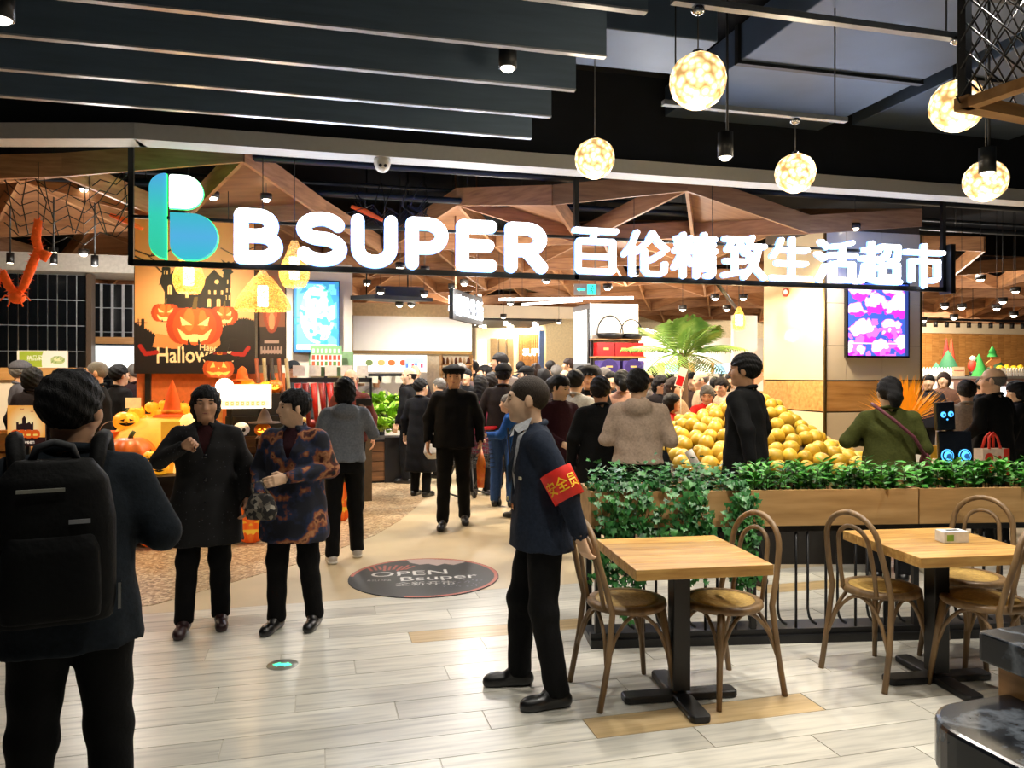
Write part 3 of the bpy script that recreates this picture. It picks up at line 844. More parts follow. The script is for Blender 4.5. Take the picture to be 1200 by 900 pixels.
# far end of the building
wf = thing('wall_far', kind='structure', label='bright far wall of the shopping hall')
MB().box(-14, 31.5, 26, 26.3, 0, 4.9).obj('plaster', mat('far_wall', 'cfc3ab', .7), wf)
wl = thing('wall_left', kind='structure', label='left side wall of the shop')
MB().box(-9.6, -9.4, 8.0, 26, 0, 4.9).obj('plaster', mat('side_wall', '6e6a63', .7), wl)
wr_ = thing('wall_right', kind='structure', label='right side wall of the shop')
MB().box(31.5, 31.7, 7, 26, 0, 4.9).obj('plaster', mat('side_wall', '6e6a63', .7), wr_)

def tile_wall(name, px0, px1, py0, py1, v, lab):
    t = thing(name, (ux(px0, v), v, 0), 0, lab, kind='structure')
    W = ux(px1, v) - ux(px0, v); z0, z1 = zat(px0, py1, v), zat(px0, py0, v)
    MB().box(0, W, .02, .15, 0, z1).obj('grout_bed', M_tgrout, t)
    tw, th = .122, .365
    nx, nz = int(W / tw), int((z1 - .6) / th)
    me = MB().box(.007, tw - .007, 0, .022, .007, th - .007).mesh('tile')
    for i in range(nx):
        for k in range(nz): link('tile', me, M_tile, t, (i * W / nx, 0, z1 - (k + 1) * th))
    return t
tile_wall('wall_tile_1', -50, 101, 318, 433, 12.2, 'black stacked tile wall with pale joints at the left edge')
tile_wall('wall_tile_2', 107, 158, 332, 395, 12.8, 'black tile wall behind the counter beside the big poster')
tr = thing('trim_1', kind='structure'); slab('post', 101, 107, 0, 3.1, 12.1, .2, mat('dark_wood', '4a3826', .5), tr)
tr = thing('trim_2', kind='structure'); slab('soffit', -60, 160, zat(50, 317, 12.0), zat(50, 317, 12.0) + .25, 12.0, .9, mat('soffit', 'b5b0a6', .6), tr)
tr = thing('trim_3', kind='structure')
slab('ledge', 103, 160, zat(130, 403, 12.6), zat(130, 395, 12.6), 12.55, .3, M_oakh, tr)

# cream pillar with the light box
pl = thing('wall_pillar_1', kind='structure', label='cream pillar carrying the blue light box')
slab('pillar_body', 331, 413, 0, 3.4, 12.4, .9, M_cream, pl)
slab('green_skirt', 362, 414, zat(390, 441, 12.38), zat(390, 412, 12.38), 12.36, .05, mat('sage', '86a878', .6), pl)
# white bulkhead above the fresh food counter
bk = thing('wall_counter', kind='structure', label='long white glossy bulkhead over the fresh food counters')
zb0, zb1 = zat(480, 411, 14.2), zat(480, 371, 14.2)
slab('panel', 413, 553, zb0, zb1, 14.2, .3, M_white, bk)
slab('cove', 413, 553, zb1, zb1 + .25, 14.35, .3, mat('cove', 'd9bf8f', .5), bk)
slab('gold_edge', 413, 553, zb0 - .06, zb0, 14.15, .2, M_gold, bk)
slab('back_wall', 405, 553, 0, zb0 - .06, 15.6, .2, mat('counter_wall', 'e6dcc6', .5), bk)
slab('gold_post', 410, 414, 0, zb1, 14.1, .2, M_gold, bk)
# back wall right of the gift shelves
bk = thing('wall_back_shop', kind='structure', label='white lit wall behind the palm')
slab('panel', 745, 1000, 0, zat(800, 395, 18.0), 18.0, .3, M_white, bk)
slab('wood_band', 745, 1000, zat(800, 436, 17.9), zat(800, 425, 17.9), 17.85, .2, M_oakh, bk)
# timber slat wall on the right
sw = thing('wall_timber', kind='structure', label='curved timber slat wall above the toy shelves')
WV = 20.5
z0s, z1s = zat(1130, 440, WV), zat(1130, 391, WV)
sl_me = MB().box(.005, .255, -.02, .02, 0, z1s - z0s).mesh('slat')
us = ux(1060, WV)
for k in range(36): link('slat', sl_me, M_oak, sw, (us + k * .26, WV, z0s))
MB().box(us, us + 9.4, WV - .1, WV + .1, z1s, z1s + .32).obj('cornice', M_cream, sw)
MB().box(us, us + 9.4, WV + .04, WV + .2, 0, z1s).obj('backing', mat('dark_back', '3c2c20', .7), sw)

# glazed column with a screen
CU0, CU1, CV0, CV1 = 6.60, 8.15, 8.9, 10.34
cn = thing('wall_column', kind='structure', label='square column clad in cream panels and a timber band')
zA, zB, zC_ = 1.57, 1.16, 1.05
MB().box(CU0 + .02, CU1 - .02, CV0 + .02, CV1 - .02, 0, 3.75).obj('core', mat('core', '5a4a36', .6), cn)
M_colp = mat('column_panel', 'd9cbb2', .22, var=.03, scale=3)
M_colg = mat('column_glass', 'e6d2a6', .12, var=.04, scale=2)
for (z0, z1, m) in ((zA + .02, 3.6, M_colg), (zB + .01, zA, M_oakh), (.1, zB - .01, M_colp)):
    MB().box(CU0, CU0 + .03, CV0 + .03, CV1, z0, z1).obj('side_panel', m, cn)
for (u0, u1) in ((CU0 + .03, CU0 + .33), (CU0 + .335, CU0 + .9), (CU0 + .905, CU1 - .02)):
    for (z0, z1) in ((zA + .02, 2.05), (2.055, 2.62), (2.625, 3.6)):
        MB().box(u0, u1, CV0, CV0 + .03, z0, z1).obj('front_panel', M_colp, cn)
for (z0, z1) in ((zB + .01, zA), ): MB().box(CU0 + .03, CU1 - .02, CV0, CV0 + .03, z0, z1).obj('timber_band', M_oakh, cn)
MB().box(CU0 + .03, CU1 - .02, CV0, CV0 + .03, .1, zB - .01).obj('base_panel', M_colp, cn)
MB().box(CU0 - .008, CU0 + .022, CV0 - .008, CV0 + .022, 0, 3.6).obj('corner_trim', mat('corner_trim', '7a6238', .3, metal=.8), cn)
MB().box(CU1 - .03, CU1, CV0 - .008, CV0 + .03, 0, 3.6).obj('corner_trim', mat('corner_trim', '7a6238', .3), cn)

# ---------------------------------------------------------------- the illuminated sign
SV = 8.33
def strokes_mesh(strokes, w_, dep, ox, oz, sx, sz, y0=0.):
    """rounded strokes (capsules) as a solid of depth dep, facing -y"""
    m = MB(); seen = set()
    def disc(c):
        k = (round(c[0], 4), round(c[1], 4))
        if k in seen: return
        seen.add(k); n = 14
        m.wallprism([(c[0] + w_ / 2 * math.cos(2 * math.pi * i / n), c[1] + w_ / 2 * math.sin(2 * math.pi * i / n)) for i in range(n)], y0, y0 + dep)
    for st in strokes:
        pts = [(ox + x / 100 * sx, oz + z / 100 * sz) for x, z in st]
        for p in pts: disc(p)
        for (x0, z0), (x1, z1) in zip(pts[:-1], pts[1:]):
            L = math.hypot(x1 - x0, z1 - z0)
            if L < 1e-6: continue
            nx, nz = -(z1 - z0) / L * w_ / 2, (x1 - x0) / L * w_ / 2
            m.wallprism([(x0 - nx, z0 - nz), (x1 - nx, z1 - nz), (x1 + nx, z1 + nz), (x0 + nx, z0 + nz)], y0, y0 + dep)
    return m
def arc(cx, cy, rx, ry, a0, a1, n=10):
    return [(cx + rx * math.cos(math.radians(a0 + (a1 - a0) * i / n)), cy + ry * math.sin(math.radians(a0 + (a1 - a0) * i / n))) for i in range(n + 1)]
GL = {
 'B': [[(0, 0), (0, 100), (50, 100)] + arc(50, 76, 38, 24, 90, -90) + [(0, 52)], [(50, 52)] + arc(55, 26, 45, 26, 90, -90) + [(0, 0)]],
 'S': [arc(50, 75, 46, 25, 25, 180) + arc(50, 75, 46, 23, 180, 270) + arc(50, 26, 48, 26, 90, 0) + arc(50, 26, 48, 26, 0, -155)],
 'U': [[(0, 100), (0, 35)] + arc(50, 35, 50, 35, 180, 360) + [(100, 100)]],
 'P': [[(0, 0), (0, 100), (50, 100)] + arc(50, 70, 48, 30, 90, -90) + [(0, 40)]],
 'E': [[(95, 100), (0, 100), (0, 0), (95, 0)], [(0, 51), (85, 51)]],
 'R': [[(0, 0), (0, 100), (50, 100)] + arc(50, 72, 45, 28, 90, -90) + [(0, 44)], [(50, 44), (98, 0)]],
 '百': [[(3, 96), (97, 96)], [(50, 96), (42, 74)], [(12, 72), (88, 72), (90, 68), (90, 8), (88, 4), (12, 4), (10, 8), (10, 68), (12, 72)], [(10, 38), (90, 38)]],
 '伦': [[(30, 97), (18, 66), (2, 46)], [(20, 64), (20, 0)], [(66, 97), (54, 74), (33, 54)], [(66, 97), (80, 76), (99, 60)], [(48, 54), (48, 12), (55, 3), (86, 3), (94, 8), (95, 26)], [(88, 50), (70, 38), (48, 29)]],
 '精': [[(22, 97), (22, 0)], [(4, 60), (42, 60)], [(6, 88), (12, 70)], [(39, 90), (33, 70)], [(20, 56), (2, 20)], [(24, 54), (42, 30)], [(48, 88), (98, 88)], [(52, 74), (94, 74)], [(45, 60), (99, 60)], [(72, 99), (72, 60)],
        [(54, 0), (54, 47), (92, 47), (92, 8), (87, 2), (78, 2)], [(54, 33), (92, 33)], [(54, 19), (92, 19)]],
 '致': [[(4, 93), (53, 93)], [(25, 93), (10, 68), (46, 71)], [(39, 83), (51, 62)], [(28, 60), (28, 12)], [(6, 40), (51, 40)], [(2, 6), (55, 16)], [(69, 98), (62, 78), (52, 60)], [(62, 77), (99, 77)], [(87, 77), (78, 40), (50, 2)], [(62, 58), (75, 28), (98, 2)]],
 '生': [[(25, 96), (16, 72), (4, 56)], [(20, 73), (92, 73)], [(53, 99), (53, 4)], [(16, 40), (88, 40)], [(2, 4), (98, 4)]],
 '活': [[(10, 96), (25, 84)], [(2, 66), (18, 56)], [(4, 2), (14, 20), (23, 38)], [(90, 97), (65, 89), (38, 86)], [(31, 65), (99, 65)], [(66, 88), (66, 44)], [(42, 44), (92, 44), (92, 4), (42, 4), (42, 44)]],
 '超': [[(8, 82), (45, 82)], [(26, 99), (26, 58)], [(2, 60), (50, 60)], [(27, 58), (27, 12)], [(28, 37), (47, 37)], [(12, 44), (9, 20), (2, 3)], [(10, 22), (25, 8), (45, 3), (98, 3)], [(52, 92), (95, 92), (93, 62), (87, 56), (78, 58)], [(70, 92), (66, 72), (50, 56)], [(56, 46), (93, 46), (93, 16), (56, 16), (56, 46)]],
 '市': [[(50, 99), (50, 84)], [(3, 82), (97, 82)], [(18, 10), (18, 60), (84, 60), (84, 18), (78, 11), (68, 11)], [(50, 82), (50, -4)]],
}
M_led = mat('sign_white', 'f4f8ff', .4, emit=3.2, ec='eef5ff', var=0.)
M_halo = mat('sign_halo_blue', '7fb2ff', .4, emit=1.5, ec='7fb2ff', var=0.)
sign = thing('shop_sign', (0, SV, 0), 0, 'large illuminated white shop sign with letters and Chinese characters across the entrance', 'sign')
ZL0, ZL1 = 2.80, 3.36
def letter(ch, px0, px1, w_):
    u0, u1 = ux(px0, SV), ux(px1, SV)
    a_ = w_ / 2
    args = (u0 + a_, ZL0 + a_, u1 - u0 - w_, ZL1 - ZL0 - w_)
    f = strokes_mesh(GL[ch], w_, .05, *args, y0=-.06).obj('letter', M_led, sign)
    strokes_mesh(GL[ch], w_ + .016, .03, *args, y0=-.008).obj('letter_halo', M_halo, f)  # added glowing plate puts a blue halo around the letter edges
for ch, a_, b_ in (('B', 275, 331), ('S', 346, 407), ('U', 412, 465), ('P', 476, 525), ('E', 535, 583), ('R', 592, 641)): letter(ch, a_, b_, .128)
for ch, a_, b_ in (('百', 669, 725), ('伦', 727, 783), ('精', 786, 840), ('致', 844, 897), ('生', 900, 950), ('活', 954, 1003), ('超', 1005, 1055), ('市', 1056, 1106)): letter(ch, a_, b_, .056)
U0, U1 = ux(152, SV), ux(1112, SV)
for z, hh in ((2.745, .06), (3.22, .03)): MB().box(U0, U1, .0, .05, z, z + hh).obj('sign_rail', M_black, sign)
for px in (153, 676, 1107): MB().box(ux(px, SV) - .025, ux(px, SV) + .025, .0, .05, 2.75, 4.95).obj('sign_rod', M_black, sign)
MB().box(ux(1109, SV), ux(1114, SV), -.08, .12, 2.72, 3.36).obj('end_plate', M_black, sign)
# logo
def grad_mat(name, c0, c1, c2, strength, ax=2):
    m = bpy.data.materials.new(name); m.use_nodes = True; nt = m.node_tree; b = nt.nodes['Principled BSDF']
    tc = nt.nodes.new('ShaderNodeTexCoord'); sp = nt.nodes.new('ShaderNodeSeparateXYZ'); r = nt.nodes.new('ShaderNodeValToRGB')
    nt.links.new(tc.outputs['Generated'], sp.inputs[0]); nt.links.new(sp.outputs[ax], r.inputs[0])
    cr = r.color_ramp; cr.elements.new(.5)
    for e, (p, c) in zip(cr.elements, ((0, c0), (.5, c1), (1, c2))): e.position = p; e.color = lin(c) + (1,)
    nt.links.new(r.outputs[0], b.inputs['Emission Color']); b.inputs['Emission Strength'].default_value = strength
    b.inputs['Base Color'].default_value = (.02, .1, .1, 1); return m
lg = lambda px, py: (atv(px, py, SV).x, 1.65 + (HOR - py) * Yv(215, SV) / F)
def rounded(x0, z0, x1, z1, rbl, rbr, rtr, rtl, n=10):
    P = []
    for (cx, cz, r, a0) in ((x0 + rbl, z0 + rbl, rbl, 180), (x1 - rbr, z0 + rbr, rbr, 270), (x1 - rtr, z1 - rtr, rtr, 0), (x0 + rtl, z1 - rtl, rtl, 90)):
        if r < 1e-4: P.append((cx, cz))
        else: P += [(cx + r * math.cos(math.radians(a0 + 90 * i / n)), cz + r * math.sin(math.radians(a0 + 90 * i / n))) for i in range(n + 1)]
    return P
M_grim = mat('logo_rim_green', '3ee08a', .4, emit=1.6, ec='35e07c', var=0.)
def logo_piece(x0, y0, x1, y1, rs, m):
    (a_, c_), (b_, d_) = lg(x0, y1), lg(x1, y0)
    o = MB().wallprism(rounded(a_, c_, b_, d_, *rs), -.07, -.01).obj('logo_panel', m, sign)
    e = .008
    MB().wallprism(rounded(a_ - e, c_ - e, b_ + e, d_ + e, *[r + e if r else 0 for r in rs]), -.01, .03).obj('logo_rim', M_grim, o)
logo_piece(176, 206, 192.5, 304, (.155, 0, 0, .155), grad_mat('logo_bar', '2fc99a', '34ccb0', '4aa4dc', .8))
logo_piece(199.5, 207, 238, 244.5, (0, .165, .165, .03), mat('logo_white', 'f4fff4', .4, emit=3., ec='f0fff2', var=0.))
logo_piece(200.5, 251, 255.5, 304.5, (.15, .235, .235, 0), grad_mat('logo_bowl', '38bcd0', '52aee0', '3cb8c8', .8))

# ---------------------------------------------------------------- overhead lamps
M_glow = mat('lamp_lens', 'fff6e0', .4, emit=9., ec='fff1d8', var=0.)
M_glass = ramp_mat('crystal_glass', [(.0, 'fffaf0'), (.3, 'fff0cc'), (.5, 'e6c284'), (.8, 'a8804a')], texture='dist', scale=24, rough=.15, emit=1.45)
M_chrome = mat('chrome', 'c8c8c8', .15, metal=1., var=.03)
def ico(r, jitter=0.):
    bm = bmesh.new(); bmesh.ops.create_icosphere(bm, subdivisions=3, radius=r)
    q = random.Random(5)
    for v in bm.verts: v.co *= 1 + q.uniform(-jitter, jitter)
    me = bpy.data.meshes.new('globe'); bm.to_mesh(me); bm.free(); return me
globe_me = ico(.15, .02)
core_me = MB().ball((0, 0, 0), .07, 12, 8).mesh('core')
RAILZ = 3.62
for (px, py, r, lab) in ((818, 95, 33, 'largest faceted globe pendant lamp, hanging left of the air duct'), (697, 186, 23.5, 'faceted globe pendant lamp hanging above the middle of the sign'),
                    (932, 203, 23, 'faceted globe pendant lamp on the short rail in front of the fascia'), (1122, 124, 32, 'faceted globe pendant lamp half hidden by the black mesh cage'),
                    (1155, 212, 24, 'faceted globe pendant lamp at far right below the mesh cage')):
    Y = 4.46 if px == 1122 else .15 * F / r; p = at(px, py, Y)
    t = thing('pendant_lamp', p, 0, lab, 'pendant lamp', 'faceted globe pendants')
    link('globe', globe_me, M_glass, t)
    top = (RAILZ if px in (818, 932, 1122) else 4.95) - p.z
    MB().tube([(0, 0, .14), (0, 0, top)], .004, 6).obj('cord', mat('cord', '555555', .5), t)
    MB().lathe([(.002, top), (.035, top - .01), (.04, top - .035), (.015, top - .05), (.002, top - .05)], n=14).obj('ceiling_cup', M_chrome, t)
    MB().lathe([(.03, .135), (.03, .16), (.012, .17)], n=12).obj('cap', M_chrome, t)
    l = bpy.data.lights.new('globe_light', 'POINT'); l.energy = 14; l.color = (1, .84, .6); l.shadow_soft_size = .16
    lo = bpy.data.objects.new('globe_light', l); col.objects.link(lo); lo.location = p + Vector((0, 0, -.18))
for (pa, Y, u0, u1, lab) in ((at(818, 4, 4.1), 4.1, -.15, 1.7, 'pale metal lamp rail nearest the top of the photo'), (at(932, 141, 5.87), 5.87, -1.1, .45, 'short metal lamp rail in front of the black bulkhead')):
    t = thing('lamp_rail', (pa.x, pa.y, RAILZ), 0, lab, 'lamp rail')
    MB().box(u0, u1, -.025, .025, 0, .035).obj('track', mat('rail_metal', '9aa0a6', .35, metal=.6), t)
    for k in (u0 + .1, u1 - .1): MB().tube([(k, 0, .03), (k, 0, 1.33)], .006, 6).obj('hanger', M_black, t)
for (px, py, Y, w_, lab) in ((850, 172, 5.5, .055, 'black cylinder spotlight on a rod beside the largest globe lamp'), (1157, 190, 5.4, .055, 'black cylinder spotlight on a rod in front of the rightmost globe'), (595, 66, 4.9, .058, 'short black cylinder downlight under the ceiling baffles'), (2, 6, 4.0, .06, 'bright downlight in the top left corner')):
    p = at(px, py, Y)
    t = thing('spotlight', p, 0, lab, 'spotlight', 'mall cylinder spotlights')
    MB().lathe([(.002, .1), (w_, .1), (w_, -.075), (w_ * .8, -.075), (w_ * .78, -.055)], n=18).obj('housing', M_black, t)
    MB().lathe([(.001, -.10), (w_ * .5, -.095), (w_ * .8, -.076)], n=18).obj('lens', M_glow, t)
    MB().tube([(.015, 0, .09), (.015, 0, 4.95 - p.z)], .009, 6).obj('rod', M_black, t)
# shop downlights in the lattice
ring = MB().lathe([(.05, 0), (.068, 0), (.068, .07), (.05, .07)], n=16).mesh('rim'); lens = MB().lathe([(.001, -.03), (.03, -.026), (.052, .004)], n=16).mesh('lens')
M_rim = mat('lamp_rim', '2a2622', .5)
dl = [(98, 222, 9.2), (250, 232, 9.0), (312, 234, 9.2), (98, 298, 10.5), (62, 296, 11), (1002, 268, 10.2), (430, 333, 12.5), (446, 343, 12.), (468, 358, 12.5), (497, 346, 12), (482, 358, 13), (469, 314, 10.5), (498, 318, 11), (530, 338, 12), (544, 333, 11.5), (712, 338, 11.5), (800, 363, 13), (852, 363, 13), (838, 350, 12), (871, 350, 12), (743, 323, 10), (598, 356, 13),
      (1107, 360, 12.5), (1127, 361, 12.3), (1168, 362, 12.2), (1118, 373, 13.5), (1190, 342, 11.5), (1188, 370, 13), (1082, 376, 13.2), (1149, 328, 11), (1175, 354, 12), (640, 330, 11), (560, 350, 13), (590, 372, 16), (655, 378, 16)]
ORD = ('leftmost', 'second from left', 'third from left', 'fourth from left', 'fifth from left', 'sixth from left', 'seventh from left', 'eighth from left', 'ninth from left', 'tenth from left', 'eleventh from left')
zcount = {}
for k, (px, py, Y) in enumerate(sorted(dl)):
    p = at(px, py, Y)
    near = 'above the logo and tiled wall' if px < 330 else 'left of the hanging neon sign' if px < 540 else 'above the centre aisle' if px < 760 else 'above the palm' if px < 900 else 'over the toy corner at right'
    t = thing('downlight', p, 0, 'small ceiling downlight, %s of those %s' % (ORD[zcount.setdefault(near, 0)], near), 'downlight', 'downlights ' + near); zcount[near] += 1
    link('rim', ring, M_rim, t); link('lens', lens, M_glow, t)
    MB().tube([(0, 0, .06), (0, 0, 4.95 - p.z)], .004, 5).obj('stem', M_black, t)
# linear lamps and ceiling track
for (a_, b_, Y0, Y1, lab) in (((585, 351), (742, 349), 12.5, 11.8, 'long thin white linear lamp above the centre aisle'), ((612, 357), (682, 352), 13, 13.5, 'short thin white linear lamp behind the longer one')):
    p, q = at(*a_, Y0), at(*b_, Y1)
    t = thing('linear_lamp', p, 0, lab, 'linear lamp')
    MB().tube([(0, 0, 0), tuple(q - p)], .022, 8).obj('tube', mat('tube_light', 'ffffff', .4, emit=4, var=0.), t)
    MB().tube([(0, 0, .0), (0, 0, 4.95 - p.z)], .004, 5).obj('wire', M_black, t)
p, q = at(835, 325, 9.6), at(868, 368, 14)
t = thing('ceiling_track', p, 0, 'black lighting track running back above the palm', 'lighting track')
MB().tube([(0, 0, 0), tuple(q - p)], .03, 6).obj('track', M_black, t)
MB().tube([(0, 0, 0), (0, 0, 2.05)], .006, 5).obj('hanger', M_black, t)
# black spot track on the right
t = thing('ceiling_track', atv(1140, 384, 14.6), 0, 'black spotlight track above the timber slat wall', 'lighting track')
MB().box(-1.5, 2.4, -.03, .03, .15, .2).obj('track', M_black, t)
for k in range(12):
    u = -1.35 + k * .31; MB().cyl((u, 0), .045, 0, .13, 10).obj('spot_head', M_black, t)
MB().tube([(0, 0, .2), (0, 0, 2.4)], .008, 5).obj('hanger', M_black, t)
# black raft with spots at left of the hanging sign
t = thing('ceiling_raft', at(452, 352, 12.2), 0, 'black hanging ceiling raft carrying spotlights above the produce', 'ceiling raft')
MB().prism([(-.55, 0), (-.2, -.3), (.75, 0), (.2, .35)], .0, .06).obj('raft', M_black, t); MB().box(-.15, .6, -.05, .1, .06, .22).obj('beam', M_black, t)
for k in (-.3, .35): MB().tube([(k, 0, .05), (k, 0, 2.1)], .012, 6).obj('hanger', M_black, t)
# rattan lamps under the sign
M_rat0 = ramp_mat('rattan_glow', [(.2, '8a5a1c'), (.45, 'd89a3c'), (.7, 'f6c872')], scale=26, stretch=(1, 1, 4), rough=.8, emit=.75)
def see_through(m, name, f0, f1, scale):
    m = m.copy(); m.name = name; nt = m.node_tree; b = nt.nodes['Principled BSDF']; out = nt.nodes['Material Output']
    tr = nt.nodes.new('ShaderNodeBsdfTransparent'); mx = nt.nodes.new('ShaderNodeMixShader'); n = nt.nodes.new('ShaderNodeTexNoise'); n.inputs['Scale'].default_value = scale
    mr = nt.nodes.new('ShaderNodeMapRange'); mr.inputs['From Min'].default_value = .4; mr.inputs['From Max'].default_value = .6; mr.inputs['To Min'].default_value = f0; mr.inputs['To Max'].default_value = f1
    tc = nt.nodes.new('ShaderNodeTexCoord'); nt.links.new(tc.outputs['Object'], n.inputs['Vector']); nt.links.new(n.outputs['Fac'], mr.inputs[0]); nt.links.new(mr.outputs[0], mx.inputs[0])
    nt.links.new(tr.outputs[0], mx.inputs[1]); nt.links.new(b.outputs[0], mx.inputs[2]); nt.links.new(mx.outputs[0], out.inputs[0]); return m
M_rat = see_through(M_rat0, 'rattan_weave', .25, .9, 60)
M_bulb = mat('lamp_bulb', 'fff2cf', .4, emit=7., ec='ffe9b8', var=0.)
PEAR = [(.035, .40), (.06, .34), (.085, .26), (.14, .14), (.165, .06), (.16, .0), (.125, -.09), (.10, -.11), (.095, -.10)]
BELL = [(.03, .36), (.06, .31), (.10, .28), (.17, .19), (.24, .09), (.285, .0), (.29, -.05), (.28, -.06)]
SMALL = [(.02, .26), (.05, .2), (.09, .1), (.10, .02), (.085, -.06), (.06, -.09)]
for (px, py, Y, prof, lab) in ((221, 332, 8.25, PEAR, 'pear shaped woven rattan lamp glowing in front of the poster castle'), (308, 357, 8.1, BELL, 'wide bell shaped woven rattan lamp in the middle of three'),
                          (345, 325, 8.4, PEAR, 'pear shaped woven rattan lamp right of the bell lamp'), (866, 380, 11.5, SMALL, 'small woven rattan lamp hanging right of the palm')):
    p = at(px, py, Y); t = thing('rattan_lamp', p, 0, lab, 'pendant lamp', 'woven rattan lamps')
    MB().lathe(prof, n=28).obj('shade', M_rat, t)
    k = prof[0][1]
    MB().lathe([(.001, -.02), (.055, -.02), (.055, k * .55), (.001, k * .55)], n=14).obj('bulb', M_bulb, t)
    MB().tube([(0, 0, k), (0, 0, 4.95 - p.z)], .006, 6).obj('cord', M_black, t)
    l = bpy.data.lights.new('rattan_light', 'POINT'); l.energy = 12; l.color = (1, .72, .36); l.shadow_soft_size = .08
    lo = bpy.data.objects.new('rattan_light', l); col.objects.link(lo); lo.location = p + Vector((0, 0, -.16))
# dome camera under the fascia
t = thing('dome_camera', (ux(449, BV) , BV + .1, FZ), 0, 'white dome security camera under the fascia', 'camera')
MB().lathe([(.001, -.0), (.085, 0), (.085, -.05), (.07, -.1), (.04, -.13), (.001, -.14)], n=18).obj('dome', M_white, t)
for k in (-.025, .025): MB().ball((k, -.075, -.085), .018, 8, 6).obj('lens', M_black, t)
# exit sign
t = thing('exit_sign', at(688, 346, 11.6), -TH * .6, 'grey hanging exit sign with a green arrow and running figure', 'exit sign')
MB().box(-.2, .2, -.015, .015, 0, .17).obj('plate', mat('exit_plate', 'a9a49a', .5), t)
M_exit = mat('exit_green', '3fd8c0', .4, emit=1.6, ec='35e0c4', var=0.)
MB().box(.0, .13, -.02, -.015, .01, .16).obj('lit_square', M_exit, t)
MB().wallprism([(-.16, .085), (-.12, .12), (-.12, .10), (-.03, .10), (-.03, .07), (-.12, .07), (-.12, .05)], -.02, -.014).obj('arrow', M_exit, t)
mm = MB()
for a_, b_ in (((.07, .12), (.06, .075)), ((.06, .075), (.03, .055)), ((.06, .075), (.085, .05)), ((.085, .05), (.075, .025)), ((.068, .11), (.1, .095)), ((.068, .11), (.035, .1))): mm.tube([(a_[0], -.022, a_[1]), (b_[0], -.022, b_[1])], .006, 6)
mm.ball((.078, -.022, .138), .011, 8, 6); mm.obj('running_figure', mat('exit_fig', '0d5548', .6), t)
for k in (-.12, .12): MB().tube([(k, 0, .17), (k, 0, 2.2)], .006, 6).obj('rod', M_black, t)
# hanging neon sign, seen at a slant
t = thing('hanging_sign', at(531, 372, 11.0), math.radians(62), 'slanting hanging sign with glowing white characters above the aisle', 'sign')
MB().box(0, 1.55, .0, .06, -.02, .42).obj('backboard', M_black, t)
for k, ch in enumerate('精致生活'):
    strokes_mesh(GL[ch], .035, .02, .06 + k * .37, .06, .30, .28, y0=-.03).obj('character', M_led, t)
    strokes_mesh(GL[ch], .035, .02, .06 + k * .37, .06, .30, .28, y0=.07).obj('character', M_led, t)
for k in (.2, 1.3): MB().tube([(k, .03, .42), (k, .03, 2.55)], .012, 6).obj('rod', mat('rod_wood', '7a5238', .6), t)
# black mesh cage with a timber rim, top right
t = thing('mesh_cage', at(1126, 128, 3.0), math.radians(8), 'black wire mesh cage with a timber lower frame at the top right', 'lamp cage')
MB().box(0, 1.4, -.03, .03, 0, .05).obj('front_rail', M_oakh, t); MB().box(0, .05, -.9, 0, 0, .04).obj('side_rail', M_oakh, t)
MB().box(0, .035, -.02, .015, .05, .9).obj('corner_post', M_black, t)
mm = MB()
for k in range(-8, 16):
    x0 = k * .09
    mm.tube([(max(x0, 0), 0, .05 + max(0, -x0) * 1.2), (x0 + .7, 0, .05 + .84)], .004, 4); mm.tube([(x0 + .7, .004, .05), (max(x0, 0), .004, .05 + .84 - max(0, -x0) * 1.2)], .004, 4)
tag(mm.obj('wire_mesh', M_black, t), kind='stuff')
mm = MB()
for k in range(-8, 10):
    y0 = -k * .09
    mm.tube([(0, min(y0, 0), .05 + max(0, y0) * 1.2), (0, y0 - .7, .89)], .004, 4); mm.tube([(.004, y0 - .7, .05), (.004, min(y0, 0), .89 - max(0, y0) * 1.2)], .004, 4)
tag(mm.obj('wire_mesh', M_black, t), kind='stuff')
MB().box(0, 1.4, -.9, .02, .89, .93).obj('top_board', M_black, t)
MB().box(.25, .9, -.5, -.2, .72, .76).obj('lamp_panel', mat('cage_lamp', 'e8eef5', .4, emit=1.2, var=0.), t)
for k in (.1, 1.3): MB().tube([(k, 0, .9), (k, 0, 2.3)], .01, 6).obj('hanger', M_black, t)
# black counter with a stone bench, lower right corner
M_marb = ramp_mat('black_marble', [(.0, '0d1014'), (.46, '14181e'), (.5, '1a2028'), (.53, '6a727c'), (.56, '161b22'), (1., '0c0f13')], scale=2.6, detail=8, rough=.22)
t = thing('counter', fl(1160, 2.12), -TH + .30, 'black marble counter with timber front and rounded stone bench at the lower right corner', 'counter')
fr = lambda px, py, Y: ((px - 1160) * Y / F, 0, EYE - (py - HOR) * Y / F)
MB().prism(rounded(.085, -.35, .9, .12, .02, .02, .02, .02, 3), .815, .90).obj('counter_top', M_marb, t, bevel=.006)
MB().box(.125, .9, -.3, .08, .0, .815).obj('timber_front', M_oak, t)
MB().box(.17, .9, -.31, -.3, .0, .77).obj('timber_panel', M_oak, t)
MB().prism(rounded(-.225, -.5, .5, .06, .05, .05, .05, .16, 8), .60, .735).obj('bench_slab', M_marb, t, bevel=.012)
MB().box(-.05, .05, -.4, -.05, 0, .6).obj('bench_leg', M_black, t)

